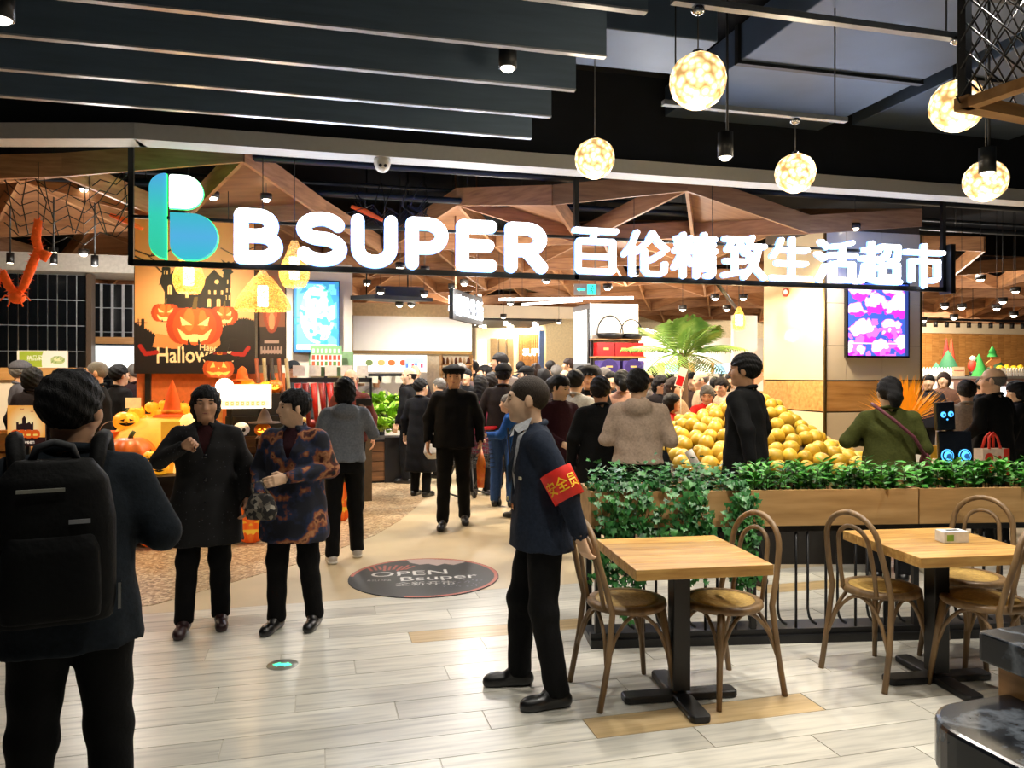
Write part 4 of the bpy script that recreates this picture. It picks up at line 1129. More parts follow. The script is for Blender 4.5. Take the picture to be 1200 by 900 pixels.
# ---------------------------------------------------------------- cafe tables and bentwood chairs
M_bent = ramp_mat('bentwood', [(.2, '57422b'), (.5, '7a6040'), (.8, '937650')], scale=6, stretch=(4, 4, .6), rough=.45)
M_cane = ramp_mat('cane_seat', [(.2, '8f7239'), (.6, 'b8964f'), (.9, 'cfae68')], scale=60, rough=.6, bump=.3)
M_top = ramp_mat('tabletop_wood', [(.2, '8a6230'), (.45, 'b08446'), (.62, 'c29a58'), (.8, 'cfaa6c'), (.9, '7a5428')], scale=3.2, stretch=(1.2, 11, 11), rough=.38, rnd_obj=.14)
def hoop(w0, y0, z0, w1, y1, ztop, foot=None, n=14):
    zc = ztop - w1
    L = [(-foot[0], foot[1], 0), (-(foot[0] + w0) / 2 - .004, (foot[1] + y0) / 2 + .01, z0 / 2)] if foot else []
    L += [(-w0, y0, z0), (-(w0 + w1) / 2 - .006, (y0 + y1) / 2, (z0 + zc) / 2)]
    A_ = [(-w1 * math.cos(math.pi * i / n), y1 - .02 * math.sin(math.pi * i / n), zc + w1 * 1.0 * math.sin(math.pi * i / n)) for i in range(n + 1)]
    return L + A_ + [(-x, y, z) for x, y, z in L[::-1]]
def make_chair():
    t = thing('bentwood_chair')
    MB().lathe([(.165, .452), (.2, .452), (.208, .462), (.205, .482), (.19, .488), (.165, .486)], n=32).obj('seat_ring', M_bent, t)
    MB().lathe([(.001, .476), (.1, .479), (.17, .484), (.17, .46), (.001, .46)], n=28).obj('seat_panel', M_cane, t)
    MB().tube(hoop(.185, -.165, .47, .165, -.235, .91, (.20, -.24)), .0155, 10).obj('back_hoop', M_bent, t)
    MB().tube(hoop(.105, -.175, .47, .095, -.225, .835), .012, 8).obj('inner_hoop', M_bent, t)
    for s in (-1, 1):
        MB().tube([(s * .135, .135, .46), (s * .15, .155, .3), (s * .18, .19, .0)], [.019, .018, .013], 10).obj('leg', M_bent, t)
    for (p, q) in (((-.16, .165), (.16, .165)), ((-.16, .165), (-.19, -.2)), ((.16, .165), (.19, -.2)), ((-.19, -.2), (.19, -.2))):
        ps = []
        for i in range(11):
            f = i / 10; k = math.sin(math.pi * f) ** .55
            c_ = .72 if 0 < f < 1 else 1.
            mx, my = (p[0] + q[0]) / 2, (p[1] + q[1]) / 2
            x = p[0] + (q[0] - p[0]) * f; y = p[1] + (q[1] - p[1]) * f
            ps.append((x * (1 - .12 * k), y * (1 - .12 * k), .20 + .245 * k))
        MB().tube(ps, .010, 8).obj('brace', M_bent, t)
    return t
ch0 = make_chair()
chs = [(0.60, 4.02, -73, 'bentwood chair with cane seat behind the guard at the left of the nearer table'),
       (1.10, 4.02, 118, 'bentwood chair with cane seat at the right of the nearer table'),
       (2.05, 4.27, -62, 'bentwood chair at the left of the table carrying the tissue box'),
       (2.66, 4.50, 128, 'bentwood chair on the planter side beyond the tissue box'),
       (2.48, 4.04, 32, 'bentwood chair nearest the black counter, its back to the camera')]
for k, (x, y, hd, lab) in enumerate(chs):
    c = ch0 if k == 0 else copy_tree(ch0)
    c.location = room(x, y); c.rotation_euler = (0, 0, math.radians(hd) - TH); tag(c, lab, 'chair', 'bentwood cafe chairs')
def make_table(x, y, yaw, lab):
    t = thing('cafe_table', room(x, y), math.radians(yaw) - TH, lab, 'table', 'timber cafe tables')
    n = 5; w_ = .68 / n
    for i in range(n): MB().box(-.34, .34, -.34 + i * w_ + .0008, -.34 + (i + 1) * w_ - .0008, .70, .752).obj('tabletop_board', M_top, t, bevel=.003)
    MB().box(-.045, .045, -.045, .045, .05, .70).obj('post', M_black, t, bevel=.006)
    MB().box(-.16, .16, -.16, .16, .685, .70).obj('top_plate', M_black, t)
    for a_ in (0, math.pi / 2):
        m = MB().prism([(-.30, -.035), (-.28, -.05), (.28, -.05), (.30, -.035), (.30, .035), (.28, .05), (-.28, .05), (-.30, .035)], 0, .035)
        o = m.obj('foot_bar', M_black, t, bevel=.008); o.rotation_euler = (0, 0, a_ + .0); o.location = (0, 0, .0 if a_ else .002)
    return t
make_table(.855, 3.93, 9, 'square timber cafe table with a black post, nearer the guard')
make_table(2.30, 4.16, 8, 'square timber cafe table with a tissue box on it')
t = thing('tissue_box', atz(1124, 637, .752) + Vector((0, .05, 0)), -TH + .1, 'small white tissue box with a green print on the table', 'tissue box')
MB().box(-.07, .07, -.04, .04, 0, .062).obj('carton', mat('carton', 'd8d8d2', .5), t, bevel=.003)
MB().prism([(-.055, -.0412), (-.02, -.0412), (-.015, -.0402), (-.055, -.0402)], .012, .045).obj('green_print', mat('leafprint', '79a83a', .6), t)
MB().box(-.035, .035, -.012, .012, .062, .064).obj('slot', M_black, t)

# ---------------------------------------------------------------- planter barrier
M_pbox = ramp_mat('planter_wood', [(.25, '8e6c3e'), (.5, 'ab8653'), (.8, 'bf9c69')], scale=2.0, stretch=(1, 9, 9), rough=.55, rnd_obj=.1)
pa = at(693, 577, 4.63); m_ = .077; ang = math.atan(m_) - TH
pdir = Vector((math.cos(ang), math.sin(ang), 0)); pn = Vector((-pdir.y, pdir.x, 0))
def bar_pt(d_, o=0., z=0.): return Vector((pa.x, pa.y, z)) + pdir * d_ + pn * o
def leaf_mesh(kind):
    m = MB()
    if kind == 'ivy':
        P_ = [(0, 0), (.3, .12), (.62, .02), (.45, .34), (.5, .62), (.22, .55), (0, 1.), (-.22, .55), (-.5, .62), (-.45, .34), (-.62, .02), (-.3, .12)]
    else:
        P_ = [(0, 0), (.16, .2), (.24, .5), (.16, .8), (0, 1.), (-.16, .8), (-.24, .5), (-.16, .2)]
    vs = [(x, y, abs(x) * .25 - y * y * .15) for x, y in P_]; c_ = len(vs); vs.append((0, .45, -.03))
    return vs, [(i, (i + 1) % c_, c_) for i in range(c_)]
LEAF = {k: leaf_mesh(k) for k in ('ivy', 'oval')}
def add_leaf(vl, fl_, kind, p, size, yaw, pitch, roll):
    vs, fs = LEAF[kind]; R_ = (Matrix.Rotation(yaw, 3, 'Z') @ Matrix.Rotation(pitch, 3, 'X') @ Matrix.Rotation(roll, 3, 'Y'))
    n = len(vl)
    for v in vs: vl.append(tuple(p + R_ @ (Vector(v) * size)))
    fl_ += [tuple(i + n for i in f) for f in fs]
def leaves_obj(name, vl, fl_, m, parent):
    me = bpy.data.meshes.new(name); me.from_pydata(vl, [], fl_); o = link(name, me, m, parent); me.polygons.foreach_set('use_smooth', [True] * len(fl_)); tag(o, kind='stuff'); return o
M_ivy = ramp_mat('ivy_leaf', [(.2, '163d1c'), (.5, '2c6a30'), (.8, '5a9a4a')], scale=14, rough=.4)
M_box = ramp_mat('shrub_leaf', [(.2, '245a20'), (.5, '43902f'), (.85, '86c25a')], scale=14, rough=.4)
M_stem = mat('plant_stem', '3a3a1c', .7)
secs = [(0., .98, 'ivy', 'left of three timber planter boxes, overflowing with ivy'), (.99, 2.06, 'oval', 'middle timber planter box with a low leafy hedge'), (2.07, 3.20, 'oval', 'right timber planter box at the edge of the photo')]
rl = random.Random(11)
PD = .40
for k, (d0, d1, kind, lab) in enumerate(secs):
    t = thing('planter_box', bar_pt(d0, 0, .725), ang, lab, 'planter', 'timber planter boxes')
    L = d1 - d0; h = .22
    MB().box(0, L, 0, .018, 0, h).obj('front_board', M_pbox, t); MB().box(0, L, PD - .018, PD, 0, h).obj('back_board', M_pbox, t)
    MB().box(0, .018, .018, PD - .018, 0, h).obj('end_board', M_pbox, t); MB().box(L - .018, L, .018, PD - .018, 0, h).obj('end_board', M_pbox, t)
    MB().box(.018, L - .018, .018, PD - .018, 0, h - .06).obj('soil', mat('soil', '1d150e', .9), t)
    # plants standing in the box
    npl = 4
    for j in range(npl):
        x0, x1 = .04 + (L - .08) * j / npl, .04 + (L - .08) * (j + 1) / npl
        ord_ = ('leftmost', 'second', 'third', 'rightmost')[j]
        if kind == 'ivy':
            q = thing('ivy_plant', bar_pt(d0, 0, .725 + h - .06), ang, ord_ + ' trailing ivy plant in the left planter box', 'ivy', 'ivy in the left planter')
            vl, fl_ = [], []
            for _ in range(170):
                x = rl.uniform(x0 - .02, x1 + .02); y = rl.uniform(.02, PD - .02); z = abs(rl.gauss(.07, .05)) + .03
                add_leaf(vl, fl_, 'ivy', Vector((x, y, z)), rl.uniform(.03, .055), rl.uniform(0, 6.28), rl.uniform(-.5, .9), rl.uniform(-.5, .5))
            ntr = (7, 3, 5, 6)[j]
            st = MB()
            for q_ in range(ntr):
                xx = rl.uniform(x0, x1) if j else rl.uniform(x0, x0 + .2)
                if j == 3: xx = rl.uniform(x1 - .1, x1 + .03)
                if j == 2: xx = rl.uniform(x0 + .05, x0 + .2)
                ln = rl.uniform(.3, .55) if j in (1, 2) else rl.uniform(.5, .78)
                pts_ = []
                for i in range(13):
                    f = i / 12
                    p = Vector((xx + .03 * math.sin(f * 7 + q_), -.02 - .03 * abs(math.sin(f * 5 + q_)), .08 - ln * f + (.02 if i == 0 else 0)))
                    if i == 0: p.y = .03
                    pts_.append(p)
                    for _ in range(5):
                        add_leaf(vl, fl_, 'ivy', p + Vector((rl.uniform(-.045, .045), rl.uniform(-.05, .0), rl.uniform(-.03, .03))), rl.uniform(.03, .052), rl.uniform(2.2, 4.1), rl.uniform(-1.5, -.5), rl.uniform(-.6, .6))
                st.tube(pts_, .003, 5)
            st.obj('vines', M_stem, q)
            leaves_obj('foliage', vl, fl_, M_ivy, q)
        else:
            side = 'middle' if k == 1 else 'right'
            q = thing('leafy_shrub', bar_pt(d0, 0, .725 + h - .06), ang, '%s small leafy shrub in the %s planter box' % (ord_, side), 'shrub', 'shrubs in the %s planter' % side)
            vl, fl_ = [], []; st = MB()
            for _ in range(18):
                x = rl.uniform(x0, x1); y = rl.uniform(.04, PD - .04); hh = rl.uniform(.13, .21)
                tx, ty = rl.uniform(-.03, .03), rl.uniform(-.03, .03)
                st.tube([(x, y, 0), (x + tx, y + ty, hh)], .003, 5)
                for i in range(13):
                    f = .25 + .75 * i / 12; a_ = i * 2.4
                    add_leaf(vl, fl_, 'oval', Vector((x + tx * f, y + ty * f, hh * f)), rl.uniform(.05, .08), a_, rl.uniform(.1, .9), rl.uniform(-.3, .3))
            st.obj('stems', M_stem, q); leaves_obj('foliage', vl, fl_, M_box, q)
t = thing('barrier_frame', bar_pt(0, 0, 0), ang, 'black metal barrier frame with looped bars under the planter boxes', 'railing')
LT = 3.2
for (y0, z0, z1) in ((.02, .685, .722), (.02, .05, .085)): MB().box(0, LT, y0, y0 + .045, z0, z1).obj('rail', M_black, t)
MB().box(0, LT, PD - .065, PD - .02, .685, .722).obj('rail', M_black, t)
MB().box(0, LT, .0, .30, 0, .05).obj('plinth', M_black, t)
for d_ in (.03, 1.0, 2.05, 3.15):
    for yy in (.03, PD - .06): MB().box(d_, d_ + .035, yy, yy + .035, .0, .725).obj('post', M_black, t)
for k in range(16):
    x = .14 + k * .192
    MB().tube([(x, .04, .085), (x, .04, .69)], .0085, 8).obj('bar', M_black, t)
    MB().tube([(x + .075, .04, .69), (x + .075, .04, .20), (x + .085, .04, .15), (x + .105, .04, .12), (x + .13, .04, .105)], .0085, 8).obj('bent_bar', M_black, t)

# ---------------------------------------------------------------- floor sticker and floor lamp
cc = atz(497, 676, 0); R_ = .61
cv = Canvas(1.22, 1.22, .0065, '17191b')
cv.fill((cv.X - .61) ** 2 + (cv.Y - .61) ** 2 > .575 ** 2, 'a8513c')
cv.fill(((cv.X - .61) ** 2 + (cv.Y - .61) ** 2 > .575 ** 2) & (cv.X < .5) & (cv.Y < .62), '1a1c1e')
cv.poly([(.42, 1.17), (.46, 1.06), (.55, .99), (.62, 1.02), (.70, .95), (.76, 1.02), (.84, .97), (.94, 1.06), (.9, 1.12), (.6, 1.2)], '9c8a86')
for k in range(9): cv.stroke([(.16 + k * .035, .80 + .02 * (k % 3)), (.10 + k * .05, .94 + .03 * (k % 2))], .022, '9a4636')
cv.text('OPEN', .17, .60, .20, 'c9c9c6', .004, .12, 1.25); cv.text('Bsuper', .42, .46, .18, 'c9c9c6', .004, .14, 1.25)
cv.text('全新开市', .40, .33, .12, 'a9a9a6', 0, .05); cv.text('BSUPER', .16, .47, .06, '9a9a98', 0, .0)
for k in range(40): cv.ell(rnd.uniform(.75, 1.08), rnd.uniform(.28, .5), .006, .006, '6a6f80')
st = thing('floor_sticker', cc - Vector((0, 0, 0)) + Vector((0, 0, .0045)), -TH + .05, 'round black floor sticker with chalk lettering and orange rim', 'sticker')
clip = (cv.X - .61) ** 2 + (cv.Y - .61) ** 2 < .61 ** 2
cv.panel('printed_face', 1.22, 1.22, print_mat('print_matte', rough=.45), st, (-.61, -.61, .0025), flat=True, clip=clip)
MB().cyl((0, 0), .611, -.004, .002, 64).obj('vinyl_disc', mat('vinyl', '17191b', .5), st)
t = thing('floor_exit_lamp', atz(331, 779, 0), -TH, 'small round floor lamp with a glowing green arrow mark', 'floor lamp')
MB().lathe([(.001, .002), (.085, .002), (.088, 0)], n=28).obj('steel_ring', mat('brushed', '8d9088', .35, metal=.7), t)
MB().wallprism([(0, 0)] * 3, 0, 0) if False else None
MB().prism([(-.055, -.005), (-.02, .03), (-.02, .015), (.02, .015), (.02, .03), (.055, -.005), (.02, -.035), (.02, -.02), (-.02, -.02), (-.02, -.035)], .002, .004).obj('lit_arrow', mat('floor_green', '46e0a8', .4, emit=1.4, ec='3fe0a4', var=0.), t)

# ---------------------------------------------------------------- pomelo mound
M_pom = ramp_mat('pomelo_skin', [(.2, 'b08a1c'), (.5, 'd3ad36'), (.8, 'e6c558')], scale=5, rough=.38, rnd_obj=.16, bump=.05)
pom = MB(); pr = []
for i in range(11):
    a_ = -math.pi / 2 + math.pi * i / 10
    r = .072 * math.cos(a_) * (1 - .10 * math.sin(a_)); z = .074 * math.sin(a_) * (1.06 if a_ > 0 else .94)
    if i == 10: r, z = .002, .070
    pr.append((max(r, .002), z))
pom.lathe(pr, n=14); pom_me = pom.mesh('pomelo'); pom_me.materials.append(M_pom)
MX0, MX1, MY0, MY1 = 1.42, 3.36, 6.66, 8.55      # metres right of and ahead of the eye
def mound(x, y):
    fu = min((x - MX0) + .25, (MX1 - x)) / .75; fv = (y - MY0) / 1.35; fb = (MY1 - y) / .3
    e = max(0., min(1., fu)); e = e * e * (3 - 2 * e)
    return .80 + .58 * (.2 + .8 * e) * max(0., min(1., fv)) ** .85 * min(1., max(0., fb)) - .30 * max(0., min(2.5 - x, .6)) * max(0., min(1., fv))
t = thing('fruit_stand', (0, 0, 0), -TH, 'dark display stand under the pomelo mound', 'display stand')
vs, fs = [], []; n = 24
for j in range(n + 1):
    for i in range(n + 1):
        u = MX0 + (MX1 - MX0) * i / n; v = MY0 + (MY1 - MY0) * j / n; vs.append((u, v, mound(u, v) - .085))
for j in range(n):
    for i in range(n): fs.append((j * (n + 1) + i, j * (n + 1) + i + 1, (j + 1) * (n + 1) + i + 1, (j + 1) * (n + 1) + i))
MB().add(vs, fs, True).obj('sloping_bed', mat('bed', '3a2c12', .8), t)
MB().box(MX0 - .03, MX1 + .03, MY0 - .03, MY1 + .03, .6, .715).obj('rim', M_black, t)
MB().box(MX0 + .05, MX1 - .05, MY0 + .05, MY1 - .05, 0, .6).obj('base', mat('stand_dark', '1c1814', .6), t)
rp = random.Random(4); cand = []
for _ in range(26000):
    x, y = rp.uniform(MX0 + .05, MX1 - .04), rp.uniform(MY0 + .04, MY1 - .06)
    z = mound(x, y) - .012 + rp.uniform(0, .03)
    if all((x - a_) ** 2 + (y - b_) ** 2 + (z - c_) ** 2 > .132 ** 2 for a_, b_, c_ in cand): cand.append((x, y, z))
for (x, y, z) in sorted(cand, key=lambda q: q[1])[:299]:
    o = bpy.data.objects.new('pomelo', pom_me); col.objects.link(o); o.location = room(x, y, z)
    o.rotation_euler = (rp.uniform(-.9, .9), rp.uniform(-.9, .9), rp.uniform(0, 6.28)); s_ = rp.uniform(.92, 1.12); o.scale = (s_, s_, s_ * rp.uniform(.93, 1.08))
    X = 600 + x / y * F
    side = 'left of the man in black' if X < 850 else 'right of the man in black' if X < 960 else 'beside the woman in green'
    row = 'lowest' if z < .90 else 'low' if z < 1.02 else 'middle' if z < 1.16 else 'top'
    sz = 'large ' if s_ > 1.06 else 'small ' if s_ < .97 else ''
    tag(o, '%syellow pomelo in the %s layer of the mound, %s' % (sz, row, side), 'pomelo', '%spomelos, %s layer %s' % (sz, row, side))
t = thing('bag_roll', at(814, 543, 6.62), -TH, 'white roll of plastic bags lying on the pomelos', 'plastic roll')
MB().tube([(-.055, 0, .11), (.06, -.06, -.11)], .036, 14).obj('roll', mat('roll_white', 'd8d4cc', .5), t); MB().tube([(.06, -.06, -.11), (.064, -.062, -.118)], .014, 10).obj('core_tube', M_black, t)

# ---------------------------------------------------------------- pumpkins
def pumpkin_mesh(r, hs, ribs=10, n=40, m=14, depth=.12):
    vs, fs = [], []
    for j in range(m + 1):
        a_ = -math.pi / 2 + math.pi * j / m
        for i in range(n):
            t_ = 2 * math.pi * i / n; rb_ = 1 - depth * (1 - abs(math.sin(ribs * t_ / 2)) ** .7)
            dip = .16 * math.exp(-((math.pi / 2 - abs(a_)) / .35) ** 2)
            vs.append((r * math.cos(a_) * rb_ * math.cos(t_), r * math.cos(a_) * rb_ * math.sin(t_), r * hs * math.sin(a_) * (1 - dip)))
    for j in range(m):
        for i in range(n):
            k = (i + 1) % n; fs.append((j * n + i, j * n + k, (j + 1) * n + k, (j + 1) * n + i))
    return vs, fs
FACE = dict(eyes=[[(-.55, .1), (-.15, .28), (-.2, .02)], [(.55, .1), (.15, .28), (.2, .02)]],
            nose=[[(-.08, -.1), (.08, -.1), (0, .06)]],
            mouth=[[(-.62, -.12), (-.45, -.28), (-.38, -.18), (-.28, -.38), (-.15, -.3), (-.08, -.44), (.08, -.44), (.15, -.3), (.28, -.38), (.38, -.18), (.45, -.28), (.62, -.12), (.35, -.26), (.1, -.27), (-.1, -.27), (-.35, -.26)]])
def face_piece(poly, r, hs, out=1.02):
    vs = []
    # triangulated by bmesh, then wrapped on the pumpkin's front (-y)
    bm = bmesh.new(); bv = [bm.verts.new((x, z, 0)) for x, z in poly]; f = bm.faces.new(bv); bmesh.ops.triangulate(bm, faces=[f])
    bmesh.ops.subdivide_edges(bm, edges=bm.edges[:], cuts=1)
    for v in bm.verts:
        x, z = v.co.x, v.co.y; zz = max(-.95, min(.95, z)); c_ = math.sqrt(1 - zz * zz)
        an = x / max(c_, .3); v.co = (r * out * c_ * math.sin(an), -r * out * c_ * math.cos(an), r * hs * zz)
    me = bpy.data.meshes.new('face'); bm.to_mesh(me); bm.free(); return me
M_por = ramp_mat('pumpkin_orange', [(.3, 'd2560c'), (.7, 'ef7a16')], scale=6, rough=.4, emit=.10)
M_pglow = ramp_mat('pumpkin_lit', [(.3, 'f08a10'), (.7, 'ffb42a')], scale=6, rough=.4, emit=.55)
M_dark = mat('carved_dark', '120a05', .6)
M_fglow = mat('carved_glow', 'ffd24a', .5, emit=1.6, ec='ffc23a', var=0.)
M_pstem = mat('pumpkin_stem', '4d5a22', .7)
def pumpkin(loc, r, hs, lab, m, face=None, rz=0., group='pumpkins on the display table', name='pumpkin'):
    t = thing(name, Vector(loc) + Vector((0, 0, r * hs * .97)), rz, lab, 'pumpkin', group)
    v_, f_ = pumpkin_mesh(r, hs); MB().add(v_, f_, True).obj('shell', m, t)
    MB().tube([(0, 0, r * hs * .8), (.02 * r, 0, r * hs * 1.0), (.14 * r, .0, r * hs * 1.22)], [r * .14, r * .09, r * .08], 8).obj('stem', M_pstem, t)
    if face is not None:
        for part, ps in FACE.items():
            for p_ in ps: link(part.rstrip('s') if part == 'eyes' else part, face_piece(p_, r, hs), face, t)
    return t

# display tables
M_tbl = mat('display_black', '15110e', .6)
DV = 8.12; TZ = .66
t = thing('display_table', (0, 0, 0), 0, 'long black table carrying the glowing pumpkin display', 'display table')
ua, ub = ux(90, DV), ux(331, DV)
MB().box(ua, ub, DV, DV + 1.3, TZ - .05, TZ).obj('table_top', M_tbl, t); MB().box(ua + .03, ub - .03, DV + .05, DV + 1.25, 0, TZ - .05).obj('skirt', M_tbl, t)
for px in (165, 245, 312): MB().box(ux(px, DV) - .06, ux(px, DV) + .06, DV - .012, DV, TZ - .09, TZ + .03).obj('price_tag', mat('tag_white', 'd8d2c4', .6), t)
# printed pumpkin cut-outs standing along the table foot
def cutout(px, py0, py1, hw, Y, lab, smile=True):
    p0 = at(px, py1, Y); p0.z = 0.
    h = (py1 - py0) * Y / F; w_ = hw * 2 * Y / F
    t = thing('pumpkin_cutout', p0, 0, lab, 'cutout board', 'printed pumpkin boards at the table foot')
    c_ = Canvas(1, 1, .02, 'e2510e')
    for k in range(5): c_.ell(.1 + .2 * k, .46, .11, .44, ('d9480c', 'e85a14', 'f06c1c', 'e85a14', 'd9480c')[k]); c_.ell(.1 + .2 * k, .5, .06, .38, ('e2560f', 'f06a1a', 'f67a26', 'f06a1a', 'e2560f')[k])
    for p_ in ([(.2, .62), (.4, .5), (.22, .46)], [(.8, .62), (.6, .5), (.78, .46)], [(.45, .44), (.55, .44), (.5, .5)]): c_.poly(p_, 'ffb42a')
    c_.poly([(.15, .36), (.3, .24), (.36, .28), (.42, .2), (.5, .24), (.58, .2), (.64, .28), (.7, .24), (.85, .36), (.66, .33), (.5, .32), (.34, .33)], 'ffc63a')
    clip = ((c_.X - .5) / .5) ** 2 + ((c_.Y - .46) / .46) ** 2 < 1
    clip |= (abs(c_.X - .53) < .05) & (c_.Y > .85)
    c_.fill((abs(c_.X - .53) < .05) & (c_.Y > .9), '5a5a20')
    c_.panel('printed_face', w_, h, print_mat('print_lit', emit=.22), t, (-w_ / 2, -.006, 0), clip=clip)
    n_ = 28
    MB().wallprism([(w_ / 2 * math.cos(2 * math.pi * i / n_) * .995, h * .46 + h * .458 * math.sin(2 * math.pi * i / n_)) for i in range(n_)], -.005, .01).obj('board', mat('board_edge', 'a8400c', .6), t)
for (px, a_, b_, hw, Y, lab) in ((177, 565, 634, 21, 7.35, 'printed jack-o-lantern board behind the man with the backpack'), (294, 585, 634, 22, 7.55, 'grinning printed jack-o-lantern board between the two women'), (150, 570, 632, 18, 7.6, 'printed pumpkin board half hidden at the left table foot'), (402, 566, 616, 11, 8.7, 'printed pumpkin board behind the legs of the hooded shopper')):
    cutout(px, a_, b_, hw, Y, lab)
# things on the table (px, py of their base, depth)
def onT(px, v, z=TZ): p = atv(px, 500, v); return Vector((p.x, p.y, z))
pumpkin(onT(153, 8.42), .245, .80, 'big smooth orange pumpkin at the left of the display', M_por)
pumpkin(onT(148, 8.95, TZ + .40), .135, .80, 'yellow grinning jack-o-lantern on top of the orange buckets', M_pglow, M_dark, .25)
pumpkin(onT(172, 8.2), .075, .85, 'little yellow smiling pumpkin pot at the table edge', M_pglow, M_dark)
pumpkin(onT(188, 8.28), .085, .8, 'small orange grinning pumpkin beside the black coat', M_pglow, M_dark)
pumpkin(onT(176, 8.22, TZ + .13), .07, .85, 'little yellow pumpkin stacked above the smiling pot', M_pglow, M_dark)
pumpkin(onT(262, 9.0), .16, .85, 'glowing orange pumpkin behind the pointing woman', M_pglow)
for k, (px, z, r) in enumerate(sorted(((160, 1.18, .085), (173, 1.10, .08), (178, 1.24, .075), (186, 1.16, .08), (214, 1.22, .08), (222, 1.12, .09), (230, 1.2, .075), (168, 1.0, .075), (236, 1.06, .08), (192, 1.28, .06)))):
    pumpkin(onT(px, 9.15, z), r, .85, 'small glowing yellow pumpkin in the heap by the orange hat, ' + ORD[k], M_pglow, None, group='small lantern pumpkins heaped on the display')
t = thing('display_riser', onT(195, 9.15, TZ), 0, 'cloth covered riser under the heap of small pumpkins', 'riser')
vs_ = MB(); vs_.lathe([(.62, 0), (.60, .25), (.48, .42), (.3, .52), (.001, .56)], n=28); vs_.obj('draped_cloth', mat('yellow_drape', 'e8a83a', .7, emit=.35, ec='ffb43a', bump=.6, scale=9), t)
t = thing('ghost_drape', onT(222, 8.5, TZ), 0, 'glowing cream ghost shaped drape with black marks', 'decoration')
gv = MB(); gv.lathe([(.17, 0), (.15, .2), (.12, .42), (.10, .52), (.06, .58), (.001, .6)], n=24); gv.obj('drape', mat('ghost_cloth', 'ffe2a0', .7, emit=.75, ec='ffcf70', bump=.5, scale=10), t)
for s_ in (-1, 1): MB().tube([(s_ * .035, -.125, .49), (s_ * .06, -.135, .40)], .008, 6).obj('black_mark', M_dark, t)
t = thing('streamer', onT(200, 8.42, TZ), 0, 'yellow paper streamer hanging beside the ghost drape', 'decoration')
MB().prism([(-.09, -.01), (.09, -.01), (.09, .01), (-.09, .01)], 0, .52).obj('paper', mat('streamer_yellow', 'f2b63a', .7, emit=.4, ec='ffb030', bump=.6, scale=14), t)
t = thing('witch_hat', onT(202, 9.1, 1.2), 0, 'tall pointed orange witch hat on the display', 'hat')
MB().lathe([(.2, 0), (.19, .015), (.105, .03), (.085, .12), (.055, .25), (.028, .34), (.006, .40)], n=22).obj('cone', mat('felt_orange', 'ee5c12', .8, emit=.12), t)
MB().lathe([(.10, .035), (.112, .04), (.108, .075), (.094, .07)], n=22).obj('band', mat('felt_yellow', 'f0a020', .8), t)
M_buck = mat('bucket_orange', 'f0641c', .4, emit=.12)
for k, (px, v, z) in enumerate(((122, 8.5, TZ), (131, 8.95, TZ), (165, 9.0, TZ), (150, 8.95, TZ), (131, 8.95, TZ + .2), (165, 9.0, TZ + .2))):
    lab = ('orange bucket with a bent wire handle beside the backpack man', 'orange bucket under another at the back left', 'orange bucket under another behind the big pumpkin', 'orange bucket carrying the grinning jack-o-lantern', 'upper orange bucket of the back left pair', 'upper orange bucket behind the big pumpkin')[k]
    t = thing('bucket', onT(px, v, z), 0, lab, 'bucket', 'orange halloween buckets')
    MB().lathe([(.001, 0), (.085, 0), (.118, .2), (.124, .2), (.124, .185), (.116, .185)], n=22).obj('pail', M_buck, t)
    MB().tube([(.12 * math.cos(math.pi * i / 10), 0, .19 + .11 * math.sin(math.pi * i / 10)) for i in range(11)], .004, 6).obj('handle', mat('wire', '8a8078', .4, metal=.6), t)
    for q_, poly in enumerate(FACE['eyes']): link('eye', face_piece([(x * .8, z_ * .9) for x, z_ in poly], .112, .9, 1.0), M_dark, t, (0, 0, .11))
t = thing('gift_parcel', onT(158, 9.05, TZ + .66), .2, 'cream paper tag standing on the jack-o-lantern', 'paper tag')
MB().box(-.09, .06, -.01, .01, -.02, .09).obj('card', mat('card_cream', 'f2dca0', .6, emit=.25), t)

# more lanterns and hats on a step behind the sign box
t = thing('display_step', onT(264, 9.3, TZ), 0, 'dark step at the back of the display behind the sign box', 'riser')
MB().box(0, .75, 0, .3, 0, .52).obj('step', M_tbl, t); MB().box(0, .75, .12, .3, .52, .78).obj('upper_step', M_tbl, t)
for k, px in enumerate((268, 279, 290, 301, 312, 322)):
    pumpkin(onT(px, 9.52, TZ + .78), .075 + .012 * (k % 3), .85, 'orange pumpkin lantern on the back step, ' + ORD[k], (M_pglow, M_por)[k % 2], (None, M_fglow)[k % 2], group='lanterns on the back step')
t = thing('witch_hat', onT(284, 9.5, TZ + .93), 0, 'small crumpled orange witch hat above the sign box', 'hat')
MB().lathe([(.13, 0), (.12, .012), (.07, .02), (.06, .08), (.05, .13), (.02, .16), (.004, .17)], n=18).obj('cone', mat('felt_orange', 'ee5c12', .8, emit=.12), t)
for k, (px, c_) in enumerate(((270, 'e8dcc8'), (281, 'd88a8a'), (292, '5a4a40'), (305, 'e0d0b0'), (318, 'c86a3a'))):
    t = thing('small_toy', onT(px, 8.3, TZ), .3 * k, 'small boxed party toy in front of the crates, ' + ORD[k], 'toy', 'party toys before the crates')
    MB().box(-.05, .05, -.04, .04, 0, .10 + .03 * (k % 2)).obj('box', mat('toybox_' + c_, c_, .5), t, bevel=.004); MB().box(-.035, .035, -.043, -.04, .03, .08).obj('label_print', mat('tag_white', 'd8d2c4', .6), t)

# orange panel below the posters
t = thing('backboard', (0, 0, 0), 0, 'orange timber backboard under the big halloween poster', 'backboard')
slab('board', 160, 334, .3, zat(240, 437, 9.9), 9.9, .05, mat('orange_board', 'd07038', .6), t)
